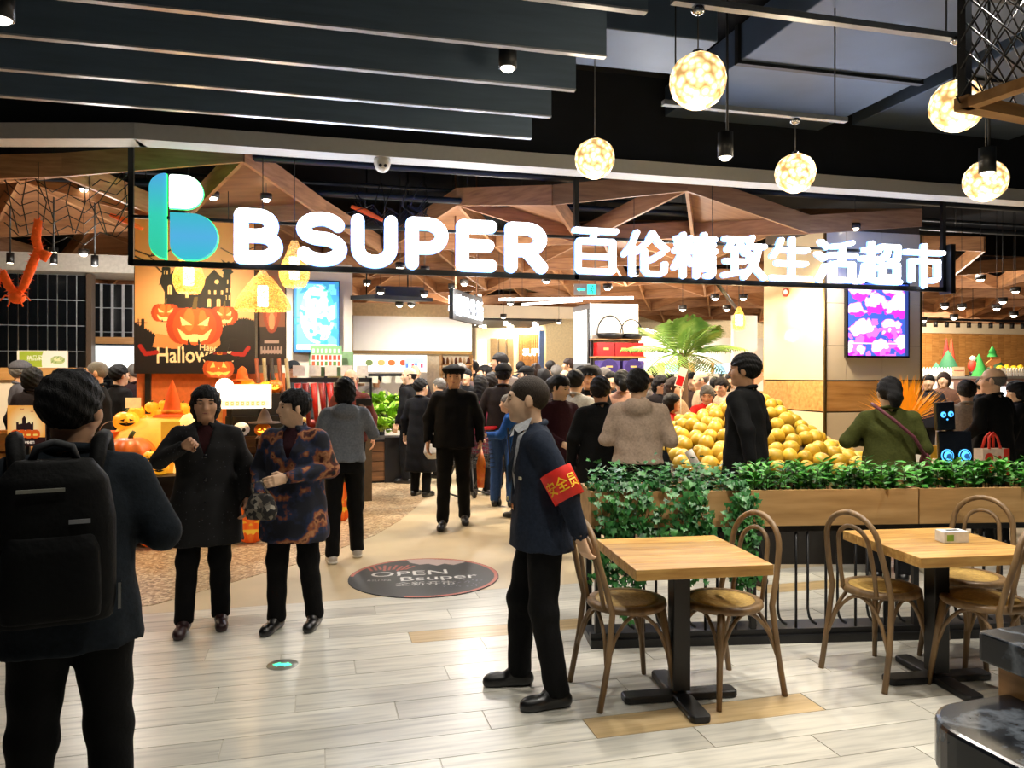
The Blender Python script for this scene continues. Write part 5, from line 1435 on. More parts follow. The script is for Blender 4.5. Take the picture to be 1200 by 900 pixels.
# ---------------------------------------------------------------- the big halloween poster
PVv = 9.8
pw, ph = ux(298, PVv) - ux(158, PVv), zat(228, 256, PVv) - zat(228, 437, PVv)
cv = Canvas(140, 182, .62, 'e09a58')
cv.fill(np.ones_like(cv.X), 'd98a48'); 
rr = np.hypot(cv.X - 75, cv.Y - 85); cv.fill(np.clip(1.1 - rr / 90, 0, 1), 'f2c088')
cv.Y = cv.Y + 30
# dark ground with grass edge
gy = 72 + 9 * np.sin(cv.X * .05 + 2.2) + 8 * (np.abs(cv.X - 70) / 70) ** 2 + 2.2 * np.abs(np.sin(cv.X * 1.1)) + 10 * np.clip((cv.X - 95) / 30, 0, 1)
cv.fill(cv.Y < gy, '140d0e')
cv.poly([(20, 60), (50, 58), (62, 70), (24, 76)], 'c98146'); cv.poly([(84, 58), (100, 60), (98, 74), (80, 70)], 'c98146')
bare = [[(0, 172), (18, 166), (34, 170), (48, 178)], [(14, 167), (26, 158), (36, 157)], [(18, 166), (24, 176), (30, 182)], [(140, 176), (124, 168), (112, 160)], [(0, 165), (22, 156), (30, 148)], [(130, 171), (126, 160)], [(100, 178), (116, 170), (140, 181)]]
for k, b_ in enumerate(bare): cv.stroke(b_, 1.8 if k in (0, 4) else 1.0, '2a1412')
D_ = '1a1114'
cv.poly([(28, 136), (31, 146), (31, 152), (32, 158), (35, 167), (40, 158), (41, 146), (46, 152), (50, 148), (58, 128), (76, 128), (82, 142), (92, 153), (102, 143), (103, 150), (101, 152), (108, 161), (115, 150), (112, 148), (112, 104), (34, 104), (34, 124)], D_)
cv.poly([(27, 132), (33, 136), (30, 138)], D_); cv.stroke([(35, 166), (35, 172)], .8, D_)
for (x, y, w_, h) in ((40, 126, 5, 9), (60, 122, 4, 7), (86, 112, 4.5, 8), (97, 112, 4.5, 8), (86, 125, 2.5, 4), (93, 125, 2.5, 4), (101, 125, 2.5, 4), (34, 147, 1.5, 4), (37, 147, 1.5, 4), (108, 138, 1.6, 4), (107, 128, 1.6, 4), (111, 128, 1.6, 4), (106, 119, 1.6, 5), (110, 119, 1.6, 5)):
    cv.rect(x - w_ / 2, y - h / 2, x + w_ / 2, y + h / 2, 'f2c486'); cv.ell(x, y + h / 2, w_ / 2, w_ / 2.2, 'f2c486'); cv.stroke([(x, y - h / 2), (x, y + h / 2)], .5, D_)
cv.ell(95, 138, 2.6, 2.6, 'f2c486')
cv.poly([(100, 165), (106, 161), (109, 163), (112, 161), (118, 162), (113, 158), (109, 159), (105, 157)], '4a2a20')
def jack(cx, cy, r, sq, tilt=0.):
    for k, c_ in ((-.55, 'a83812'), (.55, 'a83812'), (-.3, 'c24816'), (.3, 'c24816'), (0, 'd85a1e')): cv.ell(cx + k * r, cy, r * .55, r * sq * (1 - .1 * abs(k)), c_)
    cv.ell(cx - .22 * r, cy + .25 * r, r * .2, r * .45, 'e4702e'); cv.ell(cx + .3 * r, cy + .25 * r, r * .15, r * .4, 'e4702e')
    cv.poly([(cx - .12 * r, cy + r * sq * .9), (cx - .02 * r, cy + r * (sq + .4)), (cx + .12 * r, cy + r * (sq + .42)), (cx + .08 * r, cy + r * sq * .9)], '5a4a28')
    Y_ = 'f6d08a'
    cv.poly([(cx - .58 * r, cy + .38 * r), (cx - .12 * r, cy + .05 * r), (cx - .5 * r, cy + .02 * r)], Y_); cv.poly([(cx + .58 * r, cy + .38 * r), (cx + .12 * r, cy + .05 * r), (cx + .5 * r, cy + .02 * r)], Y_)
    cv.poly([(cx - .68 * r, cy - .08 * r), (cx - .5 * r, cy - .5 * r), (cx - .2 * r, cy - .62 * r), (cx + .2 * r, cy - .62 * r), (cx + .5 * r, cy - .5 * r), (cx + .68 * r, cy - .08 * r), (cx + .3 * r, cy - .36 * r), (cx, cy - .3 * r), (cx - .3 * r, cy - .36 * r)], Y_)
    for k in (-.22, .18): cv.poly([(cx + (k - .07) * r, cy - .7 * r), (cx + (k - .04) * r, cy - .46 * r), (cx + (k + .07) * r, cy - .7 * r)], '1a0d0a')
jack(35, 100, 15, .72); jack(104, 98, 15, .75); jack(69, 85, 30, .74)
for x in (4, 8, 10): cv.stroke([(x, 72), (x, 92)], 1.6, D_); cv.stroke([(x - 3, 88), (x + 3, 88)], 1.6, D_)
for x in (118, 124, 132): cv.stroke([(x, 78), (x + .6, 92)], 1.4, D_); cv.stroke([(x - 3, 89), (x + 4, 90)], 1.4, D_)
cv.Y = cv.Y - 30
cv.text('Halloween', 24, 12, 26, 'f0d0a0', .012, .02, .82); cv.text('Happy', 74, 27, 10.5, 'f0d0a0', .008, -.06)
for p_ in ([(6, 31), (12, 22), (25, 24)], [(133, 30), (127, 22), (114, 23)]): cv.stroke(p_, 5, '9a1c14')
t = thing('halloween_poster', (ux(158, PVv), PVv, zat(228, 437, PVv)), 0, 'big halloween poster with black castle and three jack-o-lanterns', 'poster')
cv.panel('printed_face', pw, ph, print_mat('print_soft', emit=.05), t, (0, -.004, 0))
MB().box(-.01, pw + .01, 0, .04, -.01, ph + .01).obj('board', mat('poster_board', '2a1c14', .6), t)
for k in (.3, pw - .3): MB().tube([(k, .02, ph), (k, .02, 3.9 - zat(228, 437, PVv))], .005, 5).obj('wire', M_black, t)
MB().box(.1, .16, .04, .1, -(zat(228, 437, PVv)), ph * .9).obj('post', M_black, t); MB().box(pw - .16, pw - .1, .04, .1, -(zat(228, 437, PVv)), ph * .9).obj('post', M_black, t)
# side poster
c2 = Canvas(34, 126, .8, '7a4a38')
c2.rect(0, 0, 34, 45, '2a2022'); c2.ell(17, 72, 12, 34, '8a3a28'); c2.ell(17, 66, 7, 22, 'b8543c'); c2.ell(17, 52, 4, 10, 'd88a60'); c2.ell(11, 78, 2, 8, '3a1814'); c2.ell(23, 78, 2, 8, '3a1814'); c2.rect(4, 14, 30, 18, 'a08a86'); c2.rect(8, 26, 26, 29, 'a08a86')
for k in range(7): c2.rect(3 + k * 4.2, 13, 5 + k * 4.2, 22, '9a8580')
t = thing('side_poster', (ux(298, PVv + .1), PVv + .1, zat(314, 428, PVv)), math.radians(-14), 'narrow brownish halloween banner beside the big poster', 'poster')
c2.panel('printed_face', ux(331, PVv) - ux(298, PVv), (428 - 302) * Yv(314, PVv) / F, print_mat('print_soft', emit=.05), t, (.05, -.004, 0))
MB().box(.04, ux(331, PVv) - ux(298, PVv) + .06, 0, .02, 0, (428 - 302) * Yv(314, PVv) / F).obj('board', mat('poster_board', '2a1c14', .6), t)
MB().box(.15, .18, .02, .05, -zat(314, 428, PVv), .5).obj('stand', M_black, t)
# jack-o-lantern cut-out with a witch hat, in front of the poster
p0 = atv(258, 443, 9.35)
t = thing('hat_pumpkin_cutout', p0, 0, 'printed pumpkin in a black witch hat in front of the poster', 'cutout board')
c3 = Canvas(100, 104, .9, '14100f')
cl = np.zeros(c3.X.shape, bool)
for k in (-18, 18, -8, 8, 0): c3.ell(46 + k, 24, 20, 24, 'b8481a' if abs(k) > 10 else 'd4622a'); cl |= ((c3.X - 46 - k) / 20) ** 2 + ((c3.Y - 24) / 24) ** 2 < 1
for p_ in ([(26, 26), (38, 28), (34, 42)], [(66, 26), (54, 28), (58, 42)], [(44, 22), (50, 22), (47, 28)]): c3.poly(p_, 'ffd070')
c3.poly([(16, 18), (30, 6), (40, 10), (46, 4), (54, 10), (64, 6), (76, 18), (58, 14), (46, 16), (34, 14)], 'ffcf60')
brim = [(0, 52), (20, 44), (46, 41), (74, 42), (100, 50), (78, 58), (62, 62), (34, 62), (16, 56)]; cone = [(32, 60), (42, 78), (56, 92), (76, 103), (96, 100), (90, 96), (78, 94), (72, 84), (66, 60)]
for p_ in (brim, cone): c3.poly(p_, '1c1818'); cl |= c3.mask(p_)
c3.poly([(33, 60), (36, 66), (66, 66), (66, 60)], '7a1c14'); c3.stroke([(44, 60), (54, 60), (54, 66), (44, 66), (44, 60)], 1.6, 'd88a20')
W3 = 46 * Yv(258, 9.35) / F
c3.panel('printed_face', W3, W3 * 1.04, print_mat('print_soft', emit=.05), t, (-W3 / 2, -.004, 0), clip=cl)
MB().wallprism([((x - 50) / 100 * W3, z / 100 * W3) for x, z in [(24, 2), (70, 2), (80, 24), (78, 44), (98, 50), (66, 64), (74, 90), (52, 88), (36, 66), (4, 52), (14, 44), (12, 24)]], -.002, .012).obj('board', M_black, t)
MB().box(-.02, .02, .012, .04, -p0.z, .2).obj('stick', M_oak, t)
# small orange poster on a stand at left
p0 = at(9, 523, 6.3)
t = thing('small_poster', p0, -TH, 'small orange halloween poster with castle on a stand at far left', 'poster')
c4 = Canvas(46, 50, .5, 'f2a64a')
c4.fill(np.clip(1.05 - np.hypot(c4.X - 23, c4.Y - 26) / 24, 0, 1), 'fff0b8'); c4.rect(0, 0, 46, 11 , '2a1414')
c4.poly([(11, 20), (11, 30), (14, 30), (14, 27), (18, 28), (18, 34), (20.5, 38), (23, 34), (23, 28), (27, 30), (29, 27), (32, 31), (32, 20)], '2a1a1a')
for x in (8, 16, 24, 32): c4.ell(x + 2, 15, 6, 5.5, 'd8561a'); c4.ell(x + 2, 14, 3, 1.5, 'f8c860')
c4.text('Halloween', 5, 3.5, 6.5, 'f4e4d0', .01)
for (x, y) in ((18, 46), (30, 43), (36, 46)): c4.stroke([(x - 2, y), (x, y - .6), (x + 2, y)], .7, '4a2a1a')
c4.panel('printed_face', .31, .335, print_mat('print_soft2', emit=.55), t, (0, -.004, 0))
MB().box(0, .31, 0, .012, 0, .335).obj('board', mat('poster_board', '2a1c14', .6), t); MB().box(.14, .17, .012, .03, -p0.z, .3).obj('stand_pole', M_black, t); MB().box(.05, .26, -.1, .12, -p0.z, -p0.z + .02).obj('stand_foot', M_black, t)

# ---------------------------------------------------------------- crate shelves right of the pointing woman
M_crate = ramp_mat('crate_wood', [(.25, '4a3018'), (.6, '6e4a28'), (.85, '84603a')], scale=3, stretch=(1, 8, 8), rough=.6, rnd_obj=.12)
def crate(loc, w_, d_, h, lab, rz=0., n=3, m=None, group='timber crates'):
    t = thing('wooden_crate', loc, rz, lab, 'crate', group)
    m = m or M_crate; g_ = .012
    hh = (h - g_ * (n - 1)) / n
    for k in range(n):
        z0 = k * (hh + g_)
        MB().box(0, w_, 0, .016, z0, z0 + hh).obj('slat', m, t); MB().box(0, w_, d_ - .016, d_, z0, z0 + hh).obj('slat', m, t)
        MB().box(0, .016, .016, d_ - .016, z0, z0 + hh).obj('slat', m, t); MB().box(w_ - .016, w_, .016, d_ - .016, z0, z0 + hh).obj('slat', m, t)
    MB().box(.016, w_ - .016, .016, d_ - .016, 0, .02).obj('bottom', m, t)
    return t
for k, (px, z) in enumerate(((272, TZ), (272, TZ + .17), (302, TZ), (302, TZ + .17))):
    crate(onT(px, 8.55, z), .24, .4, .15, ('lower left', 'upper left', 'lower right', 'upper right')[k] + ' dark timber crate between the two women', n=2, group='crates on the display table')
t = thing('skull_ball', onT(283, 8.7, TZ + .34), 0, 'white skull shaped ornament on the crates', 'ornament')
MB().ball((0, 0, .075), (.085, .09, .075), 16, 10).obj('skull', mat('bone', 'e6ddcc', .5, emit=.15), t)
for s_ in (-1, 1): MB().ball((s_ * .03, -.078, .07), (.02, .015, .022), 8, 6).obj('eye_socket', M_dark, t)
pumpkin(onT(308, 8.62, TZ + .34), .09, .8, 'small jack-o-lantern wearing a dark hat on the crates', M_por, M_fglow)
t = thing('dark_hat', onT(310, 8.62, TZ + .48), 0, 'dark pointed hat on the small jack-o-lantern', 'hat')
MB().lathe([(.17, 0), (.165, .012), (.08, .02), (.05, .1), (.015, .16), (.002, .17)], n=20).obj('felt', mat('felt_dark', '3a2418', .8), t)
p0 = onT(256, 9.05, 1.22)
t = thing('light_sign', Vector((p0.x, p0.y, 1.28)), 0, 'overexposed white sign box on the display', 'sign')
c5 = Canvas(62, 26, .6, 'fff6e0'); c5.rect(2, 2, 60, 9, 'ffe9b8')
for k in range(8): c5.rect(8 + k * 6, 3.5, 12 + k * 6, 7.5, 'c89a5a'); c5.rect(9.5 + k * 6, 4.5, 10.5 + k * 6, 6.5, 'ffe9b8')
W5 = ux(318, 9.05) - ux(256, 9.05)
c5.panel('lit_face', W5, .27, print_mat('print_bright', emit=1.1), t, (0, -.004, 0)); MB().box(0, W5, 0, .05, 0, .27).obj('box', mat('sign_box', 'e8e0d0', .5), t)
MB().box(.1, .14, .02, .05, -.62, 0).obj('leg', M_black, t); MB().box(W5 - .14, W5 - .1, .02, .05, -.62, 0).obj('leg', M_black, t)
t = thing('moon_lamp', Vector((ux(263, 9.1), 9.12, 1.52)), 0, 'round white glowing moon lamp above the sign box', 'lamp')
MB().ball((0, 0, 0), .1, 18, 12).obj('globe', mat('moon', 'fff4dc', .5, emit=2.2, ec='fff0d0', var=.02), t); MB().cyl((0, 0), .03, -.12, -.09, 12).obj('foot', M_black, t)
# broom rack, chilli strings and stalls behind
t = thing('broom_rack', (ux(300, 9.5), 9.5, 0), 0, 'leaning bundle of striped brooms beside the side banner', 'broom')
MB().box(0, .5, -.15, .15, 0, .9).obj('bin', M_tbl, t)
for k in range(5): MB().tube([(.08 + k * .085, 0, .85), (.0 + k * .085, .05, 1.85)], .022, 8).obj('broom', (mat('broom_a', '7a3a1a', .7), mat('broom_b', '8a7a5a', .7), mat('broom_c', '2a2018', .7))[k % 3], t)
t = thing('chilli_stall', (ux(343, 10.2), 10.2, 0), 0, 'stall hung with red chilli strings behind the woman in florals', 'market stall')
MB().box(-.1, 1.0, 0, .6, .0, .95).obj('counter', mat('stall', '4a3a24', .7), t)
for k in range(8): MB().tube([(.1 + k * .1, -.02, 1.02), (.06 + k * .1, -.05, 1.55)], [.025, .045], 8).obj('chilli_string', (mat('chilli', 'b8200e', .4), mat('chilli2', '8a1a10', .4))[k % 2], t)
MB().box(-.1, 1.0, 0, .03, 1.56, 1.62).obj('rail', M_black, t); 
for k in (-.09, .97): MB().box(k, k + .03, 0, .03, .95, 1.6).obj('post', M_black, t)
for k in range(5): MB().box(.0 + k * .2, .15 + k * .2, -.01, 0, 1.64, 1.78).obj('price_card', mat('tag_white', 'd8d2c4', .6), t)
for k in range(9): MB().ball((.02 + k * .11, .25, 1.0 + .03 * (k % 2)), .07, 10, 8).obj('heaped_fruit', (mat('fr_a', '7a8a2a', .5), mat('fr_b', 'c8a23a', .5), mat('fr_c', 'a83a1c', .5))[k % 3], t)

# light box on the pillar, sage price board
c6 = Canvas(52, 82, .6, '2f6aa8')
c6.rect(3, 3, 49, 79, '58a6c8')
def vnoise(c, cell, seed):
    g = np.random.RandomState(seed).rand(int(c.h / cell) + 4, int(c.w / cell) + 4)
    fx, fy = c.X / cell, c.Y / cell; i, j = fx.astype(int), fy.astype(int); tx, ty = fx - i, fy - j
    tx, ty = tx * tx * (3 - 2 * tx), ty * ty * (3 - 2 * ty)
    return (g[j, i] * (1 - tx) + g[j, i + 1] * tx) * (1 - ty) + (g[j + 1, i] * (1 - tx) + g[j + 1, i + 1] * tx) * ty
n6 = vnoise(c6, 9, 1) * .6 + vnoise(c6, 4, 2) * .4
pl6 = ((c6.X - 27) / 20) ** 2 + ((c6.Y - 44) / 34) ** 2 < 1
c6.fill(pl6, 'eefcff'); c6.fill(pl6 & (n6 > .56), '8fd0c8'); c6.fill(pl6 & (n6 > .66), '3a9a8a'); c6.fill(pl6 & (n6 < .3), '6aa4d8'); c6.fill(~pl6 & (n6 > .6), '2f7a9a')
c6.rect(3, 3, 49, 8, 'e8f4f8')
Wb, Hb = ux(397, 12.3) - ux(345, 12.3), zat(371, 330, 12.3) - zat(371, 412, 12.3)
t = thing('light_box', (ux(345, 12.3), 12.3, zat(371, 412, 12.3)), 0, 'blue framed light box with a white plate on the cream pillar', 'light box')
c6.panel('lit_face', Wb, Hb, print_mat('print_screen', emit=1.5), t, (0, -.004, 0)); MB().box(-.02, Wb + .02, 0, .1, -.02, Hb + .02).obj('frame', mat('lb_frame', '22486a', .4), t)
t = thing('price_board', (ux(364, 12.2), 12.2, zat(380, 430, 12.2)), 0, 'small board with rows of red and green product prints on the pillar', 'sign')
c7 = Canvas(34, 24, .5, 'e8e2d0'); c7.rect(0, 14, 34, 24, '7fae74')
for k in range(7): c7.rect(1.5 + k * 4.6, 8, 4.5 + k * 4.6, 13, 'b8482c'); c7.rect(1.5 + k * 4.6, 1.5, 4.5 + k * 4.6, 6, ('c85a30', '5a8a3a')[k % 2]); c7.rect(2 + k * 4.6, 16, 4 + k * 4.6, 20, 'e8e8d8')
c7.panel('printed_face', .47, .33, print_mat('print_soft', emit=.05), t, (0, -.004, 0)); MB().box(0, .47, 0, .03, 0, .33).obj('board', M_cream, t)
MB().box(.2, .25, .03, .06, -zat(380, 430, 12.2), .2).obj('stand', M_black, t)
# left: green sign over the counter, menu screen, service counter
t = thing('counter_sign', (ux(20, 11.75), 11.75, zat(50, 431, 11.75)), 0, 'green and white sign board on the left service counter', 'sign')
c8 = Canvas(62, 20, .5, 'e6e2d2'); c8.rect(3, 1, 36, 19, '9aae2e'); c8.ell(38, 8, 8, 16, 'e6e2d2'); c8.ell(50, 9, 9, 5, 'a8b878'); c8.ell(50, 10, 5, 2.4, 'd8d8a0'); c8.text('精品菜', 12, 9, 6.5, 'f4f4e0')
for k in range(14): c8.ell(42 + (k * 7) % 17, 6 + (k * 5) % 8, .8, .6, '6a8a3a')
c8.panel('printed_face', ux(82, 11.2) - ux(20, 11.2), .235, print_mat('print_soft', emit=.05), t, (0, -.004, 0)); MB().box(0, ux(82, 11.2) - ux(20, 11.2), 0, .03, 0, .235).obj('board', M_cream, t)
t = thing('service_counter', (0, 0, 0), 0, 'pale timber service counter in front of the tiled wall', 'counter')
slab('counter_top', -60, 102, zat(50, 445, 11.7), zat(50, 431, 11.7), 11.65, .45, M_oakh, t); slab('counter_front', -55, 101, 0, zat(50, 445, 11.7), 11.7, .35, M_cream, t)
t = thing('menu_screen', (ux(112, 12.6), 12.6, zat(134, 431, 12.6)), 0, 'bright white menu screen behind the shoppers at left', 'screen')
W9 = ux(158, 12.6) - ux(112, 12.6); c9 = Canvas(46, 24, .6, 'f4f8f4')
for k in range(3): c9.rect(6 + k * 13, 12, 14 + k * 13, 13.5, 'b8c4c8'); c9.rect(6 + k * 13, 8, 12 + k * 13, 9, 'c8d0d0')
c9.panel('lit_face', W9, .33, print_mat('print_bright', emit=1.1), t, (0, -.004, 0)); MB().box(-.04, W9, 0, .08, -.03, .37).obj('frame', mat('lb_frame', '22486a', .4), t)
MB().box(.2, .3, .02, .08, -zat(134, 431, 12.0), 0).obj('post', M_black, t)
for k, (px, py) in enumerate(((63, 303), (111, 305), (12, 302))):
    t = thing('track_spot', at(px, py, 9.9), 0, 'small black spot hanging above the tiled wall, %s' % ('between the orange garland and the post', 'beside the big poster', 'at the far left edge')[k], 'spotlight', 'black spots above the tiles')
    MB().cyl((0, 0), .045, -.07, .06, 12).obj('housing', M_black, t); MB().lathe([(.001, -.071), (.036, -.071)], n=12).obj('lens', M_glow, t); MB().tube([(0, 0, .05), (0, 0, 4.95 - at(px, py, 9.9).z)], .01, 6).obj('rod', M_black, t)
# orange spider garland and black webs under the ceiling
M_gar = mat('garland_orange', 'e2581a', .8, emit=.15, bump=.8, scale=30)
t = thing('spider_garland', at(30, 300, 7.6), -TH, 'furry orange spider garland hanging at the upper left', 'garland')
q_ = lambda px, py: ((px - 30) * 7.6 / F, 0, -(py - 300) * 7.6 / F)
for k, pp in enumerate(([(45, 258), (42, 280), (46, 295), (40, 303)], [(46, 290), (36, 315), (28, 335), (20, 347)], [(20, 347), (10, 335), (4, 320), (-4, 330)], [(46, 296), (56, 298), (50, 304)])):
    MB().tube([q_(*p) for p in pp], [.035, .045, .04, .025][:len(pp)], 8).obj('furry_strand', M_gar, t)
MB().ball(q_(20, 349), (.08, .07, .06), 12, 8).obj('spider_body', M_gar, t)
rg = random.Random(2); vl, fl_ = [], []
for pp in ([(45, 258), (42, 280), (46, 295), (40, 303)], [(46, 290), (36, 315), (28, 335), (20, 347)], [(20, 347), (10, 335), (4, 320), (-4, 330)]):
    for _ in range(150):
        i = rg.randrange(3); f = rg.random(); a_, b_ = Vector(q_(*pp[i])), Vector(q_(*pp[i + 1])); p = a_ + (b_ - a_) * f
        d_ = Vector((rg.gauss(0, 1), rg.gauss(0, 1), rg.gauss(0, 1))).normalized(); sv = d_.orthogonal().normalized() * .006; n = len(vl)
        vl += [tuple(p + d_ * .02 - sv), tuple(p + d_ * .02 + sv), tuple(p + d_ * rg.uniform(.06, .085))]; fl_.append((n, n + 1, n + 2))
leaves_obj('tinsel_fur', vl, fl_, M_gar, t)
MB().tube([q_(45, 258), q_(45, 190)], .004, 5).obj('string', M_black, t)
for k in range(6):
    a_ = k * 1.05; c_ = Vector(q_(20, 349)); MB().tube([c_, c_ + Vector((math.cos(a_) * .1, -.03, math.sin(a_) * .06 + .02)), c_ + Vector((math.cos(a_) * .15, -.03, math.sin(a_) * .07 - .03))], .008, 5).obj('spider_leg', M_gar, t)
rw = random.Random(9)
for (px, py, Y, sw_, sh_, lab) in ((80, 235, 8.2, 150, 80, 'black rope cobweb slung under the timber lattice at upper left'), (458, 240, 8.9, 85, 25, 'black rope cobweb behind the letter U of the sign')):
    t = thing('rope_cobweb', at(px, py, Y), -TH, lab, 'cobweb')
    m = MB()
    for k in range(9):
        x0 = (-.5 + k / 8) * sw_ * Y / F
        m.tube([(x0 + rw.uniform(-.1, .1), rw.uniform(-.2, .2), sh_ * .5 * Y / F + .1), (x0 * .8 + rw.uniform(-.1, .1), 0, -.02), (x0 * .9 + rw.uniform(-.2, .2), rw.uniform(-.1, .1), -sh_ * .5 * Y / F)], .006, 5)
    for k in range(6):
        zz = (.45 - k / 6.5) * sh_ * Y / F
        m.tube([((-.5 + i / 8) * sw_ * Y / F, 0, zz - .10 * math.sin(math.pi * ((i * 1.0) % 2) / 2) - .15 * math.sin(math.pi * i / 8)) for i in range(9)], .006, 5)
    tag(m.obj('rope_net', M_black, t), kind='stuff')
for (px, py, Y, lab) in ((146, 258, 8.6, 'red orange bat streamer beside the logo'), (428, 248, 8.9, 'red orange bat streamer above the letter S')):
    t = thing('bat_streamer', at(px, py, Y), -TH, lab, 'garland')
    MB().tube([(-.16, 0, .06), (0, 0, 0), (.2, 0, -.1)], [.02, .035, .02], 8).obj('streamer', M_gar, t); MB().tube([(0, 0, 0), (0, 0, 3.9 - at(px, py, Y).z)], .003, 5).obj('string', M_black, t)

# ---------------------------------------------------------------- produce stand
VV = 11.9
t = thing('produce_stand', (ux(418, VV), VV, 0), 0, 'timber and black produce stand heaped with green vegetables', 'produce stand')
for k in range(4):
    MB().box(-.05, .42, 0, .02, .04 + k * .15, .18 + k * .15).obj('front_board', M_crate, t)
MB().box(-.05, .8, .02, .9, .0, .66).obj('body', M_tbl, t); MB().box(.42, .8, -.02, .02, 0, .7).obj('black_side', M_black, t); MB().box(-.12, .2, -.08, .02, .66, .76).obj('yellow_crate', mat('crate_y', 'd8b030', .5), t)
vl, fl_ = [], []
rv = random.Random(8)
M_veg = ramp_mat('lettuce', [(.2, '5a9020'), (.5, '9cc838'), (.8, 'd8ea70')], scale=6, rough=.5)
for k in range(15):
    q = thing('lettuce_bunch', (ux(420, VV) + (k % 5) * .18, VV + .1 + .26 * (k // 5), .80 + .17 * (k // 5)), 0, 'bright green leafy lettuce bunch, %s row, %s' % (('front', 'middle', 'back')[k // 5], ('leftmost', 'second', 'middle', 'fourth', 'rightmost')[k % 5]), 'lettuce', 'lettuce heaped on the produce stand')
    vl, fl_ = [], []
    for _ in range(46): add_leaf(vl, fl_, 'oval', Vector((rv.uniform(-.07, .07), rv.uniform(-.08, .08), rv.uniform(0, .14))), rv.uniform(.12, .2), rv.uniform(0, 6.28), rv.uniform(-.3, 1.2), rv.uniform(-.6, .6))
    leaves_obj('leaves', vl, fl_, M_veg, q); MB().tube([(0, 0, -.02), (0, 0, .1)], .03, 8).obj('stalk', mat('stalk', 'd8e0b0', .5), q)
t = thing('price_rail', (ux(412, 12.9), 12.9, 0), 0, 'black price rail with white cards above the produce', 'price rail')
MB().box(0, .9, 0, .03, zat(440, 441, 12.9), zat(440, 438, 12.9)).obj('rail', M_black, t)
for k in (.0, .86): MB().box(k, k + .03, 0, .03, 0, zat(440, 439, 12.9)).obj('post', M_black, t)
for k in range(4): MB().box(.08 + k * .21, .22 + k * .21, -.01, 0, zat(440, 449, 12.9), zat(440, 441, 12.9)).obj('price_card', mat('tag_white', 'd8d2c4', .6), t)
# lit chillers behind
t = thing('chiller_cabinet', (ux(414, 15.3), 15.2, 0), 0, 'brightly lit chiller cabinet with round food prints', 'chiller')
W10, H10 = ux(500, 15.2) - ux(414, 15.2), zat(460, 416, 15.2) - zat(460, 436, 15.2)
c10 = Canvas(86, 22, .5, 'f0ece0')
for x, c_ in ((18, '6a7a4a'), (44, 'c86a3a'), (58, 'b8543a'), (32, 'd8a060'), (70, 'd89a70')): c10.ell(x, 12, 4.5, 4, c_)
c10.rect(60, 4, 82, 18, 'a8c0e0')
for k in range(6): c10.rect(61 + k * 3.5, 6, 63.5 + k * 3.5, 11, ('5a7ac0', 'e0e4f0', 'c04a5a')[k % 3])
c10.panel('lit_face', W10, H10, print_mat('print_mid', emit=1.2), t, (0, -.004, zat(460, 436, 15.2))); MB().box(0, W10, 0, .3, 0, zat(460, 416, 15.2)).obj('cabinet', M_white, t)
t = thing('bottle_shelf', (ux(515, 15.0), 15.0, 0), 0, 'dark shelf of small jars right of the lit chiller', 'shelf')
MB().box(0, .62, 0, .3, 0, 1.4).obj('body', mat('shelf_dark', '2a2420', .6), t); 
for k in range(3): MB().box(0, .62, -.25, .0, 1.45 + k * .2, 1.47 + k * .2).obj('shelf_board', M_oakh, t)
for k in (0, .6): MB().box(k, k + .02, -.25, 0, 1.4, 2.05).obj('side', M_oakh, t)
for r_ in range(3):
    for k in range(7): tag(MB().lathe([(.001, 0), (.03, 0), (.03, .09), (.018, .12), (.018, .14), (.001, .14)], n=8).obj('jar', (mat('jar_a', '8a5a2a', .3), mat('jar_b', 'b8a080', .3), mat('jar_c', '5a2a1a', .3))[(k + r_) % 3], None, (ux(515, 15.0) + .06 + k * .083, 14.88, 1.47 + r_ * .2)), 'small jar on the %s board of the dark shelf' % ('bottom', 'middle', 'top')[r_], 'jar', 'jars on the %s board' % ('bottom', 'middle', 'top')[r_])

# ---------------------------------------------------------------- far hall behind the crowd
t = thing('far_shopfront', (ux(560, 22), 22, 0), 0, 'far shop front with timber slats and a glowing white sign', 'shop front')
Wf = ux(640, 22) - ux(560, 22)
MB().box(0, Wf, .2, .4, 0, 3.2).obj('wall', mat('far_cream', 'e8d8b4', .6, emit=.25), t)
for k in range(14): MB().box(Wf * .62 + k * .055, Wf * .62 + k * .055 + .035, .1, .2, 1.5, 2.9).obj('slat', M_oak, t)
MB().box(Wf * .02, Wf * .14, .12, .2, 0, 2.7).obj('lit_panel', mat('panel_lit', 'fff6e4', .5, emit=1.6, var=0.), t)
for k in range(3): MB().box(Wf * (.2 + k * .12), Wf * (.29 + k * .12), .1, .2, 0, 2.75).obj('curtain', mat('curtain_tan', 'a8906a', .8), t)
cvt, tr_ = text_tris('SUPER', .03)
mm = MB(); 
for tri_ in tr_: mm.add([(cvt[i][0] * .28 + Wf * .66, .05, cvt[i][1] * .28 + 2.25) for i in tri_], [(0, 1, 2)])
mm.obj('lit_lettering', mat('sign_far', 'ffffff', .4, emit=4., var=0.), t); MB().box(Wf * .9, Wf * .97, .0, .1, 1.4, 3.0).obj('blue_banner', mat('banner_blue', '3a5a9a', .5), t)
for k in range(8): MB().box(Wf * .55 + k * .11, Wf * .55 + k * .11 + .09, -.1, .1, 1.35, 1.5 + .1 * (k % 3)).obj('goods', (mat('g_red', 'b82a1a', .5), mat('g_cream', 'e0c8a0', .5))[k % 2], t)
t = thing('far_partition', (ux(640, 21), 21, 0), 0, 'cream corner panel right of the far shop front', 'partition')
MB().box(0, 1.0, 0, .2, 0, 3.4).obj('panel', mat('far_cream2', 'd8c49a', .6, emit=.15), t); MB().box(.95, 1.0, -.05, 0, 0, 3.4).obj('trim', M_gold, t)
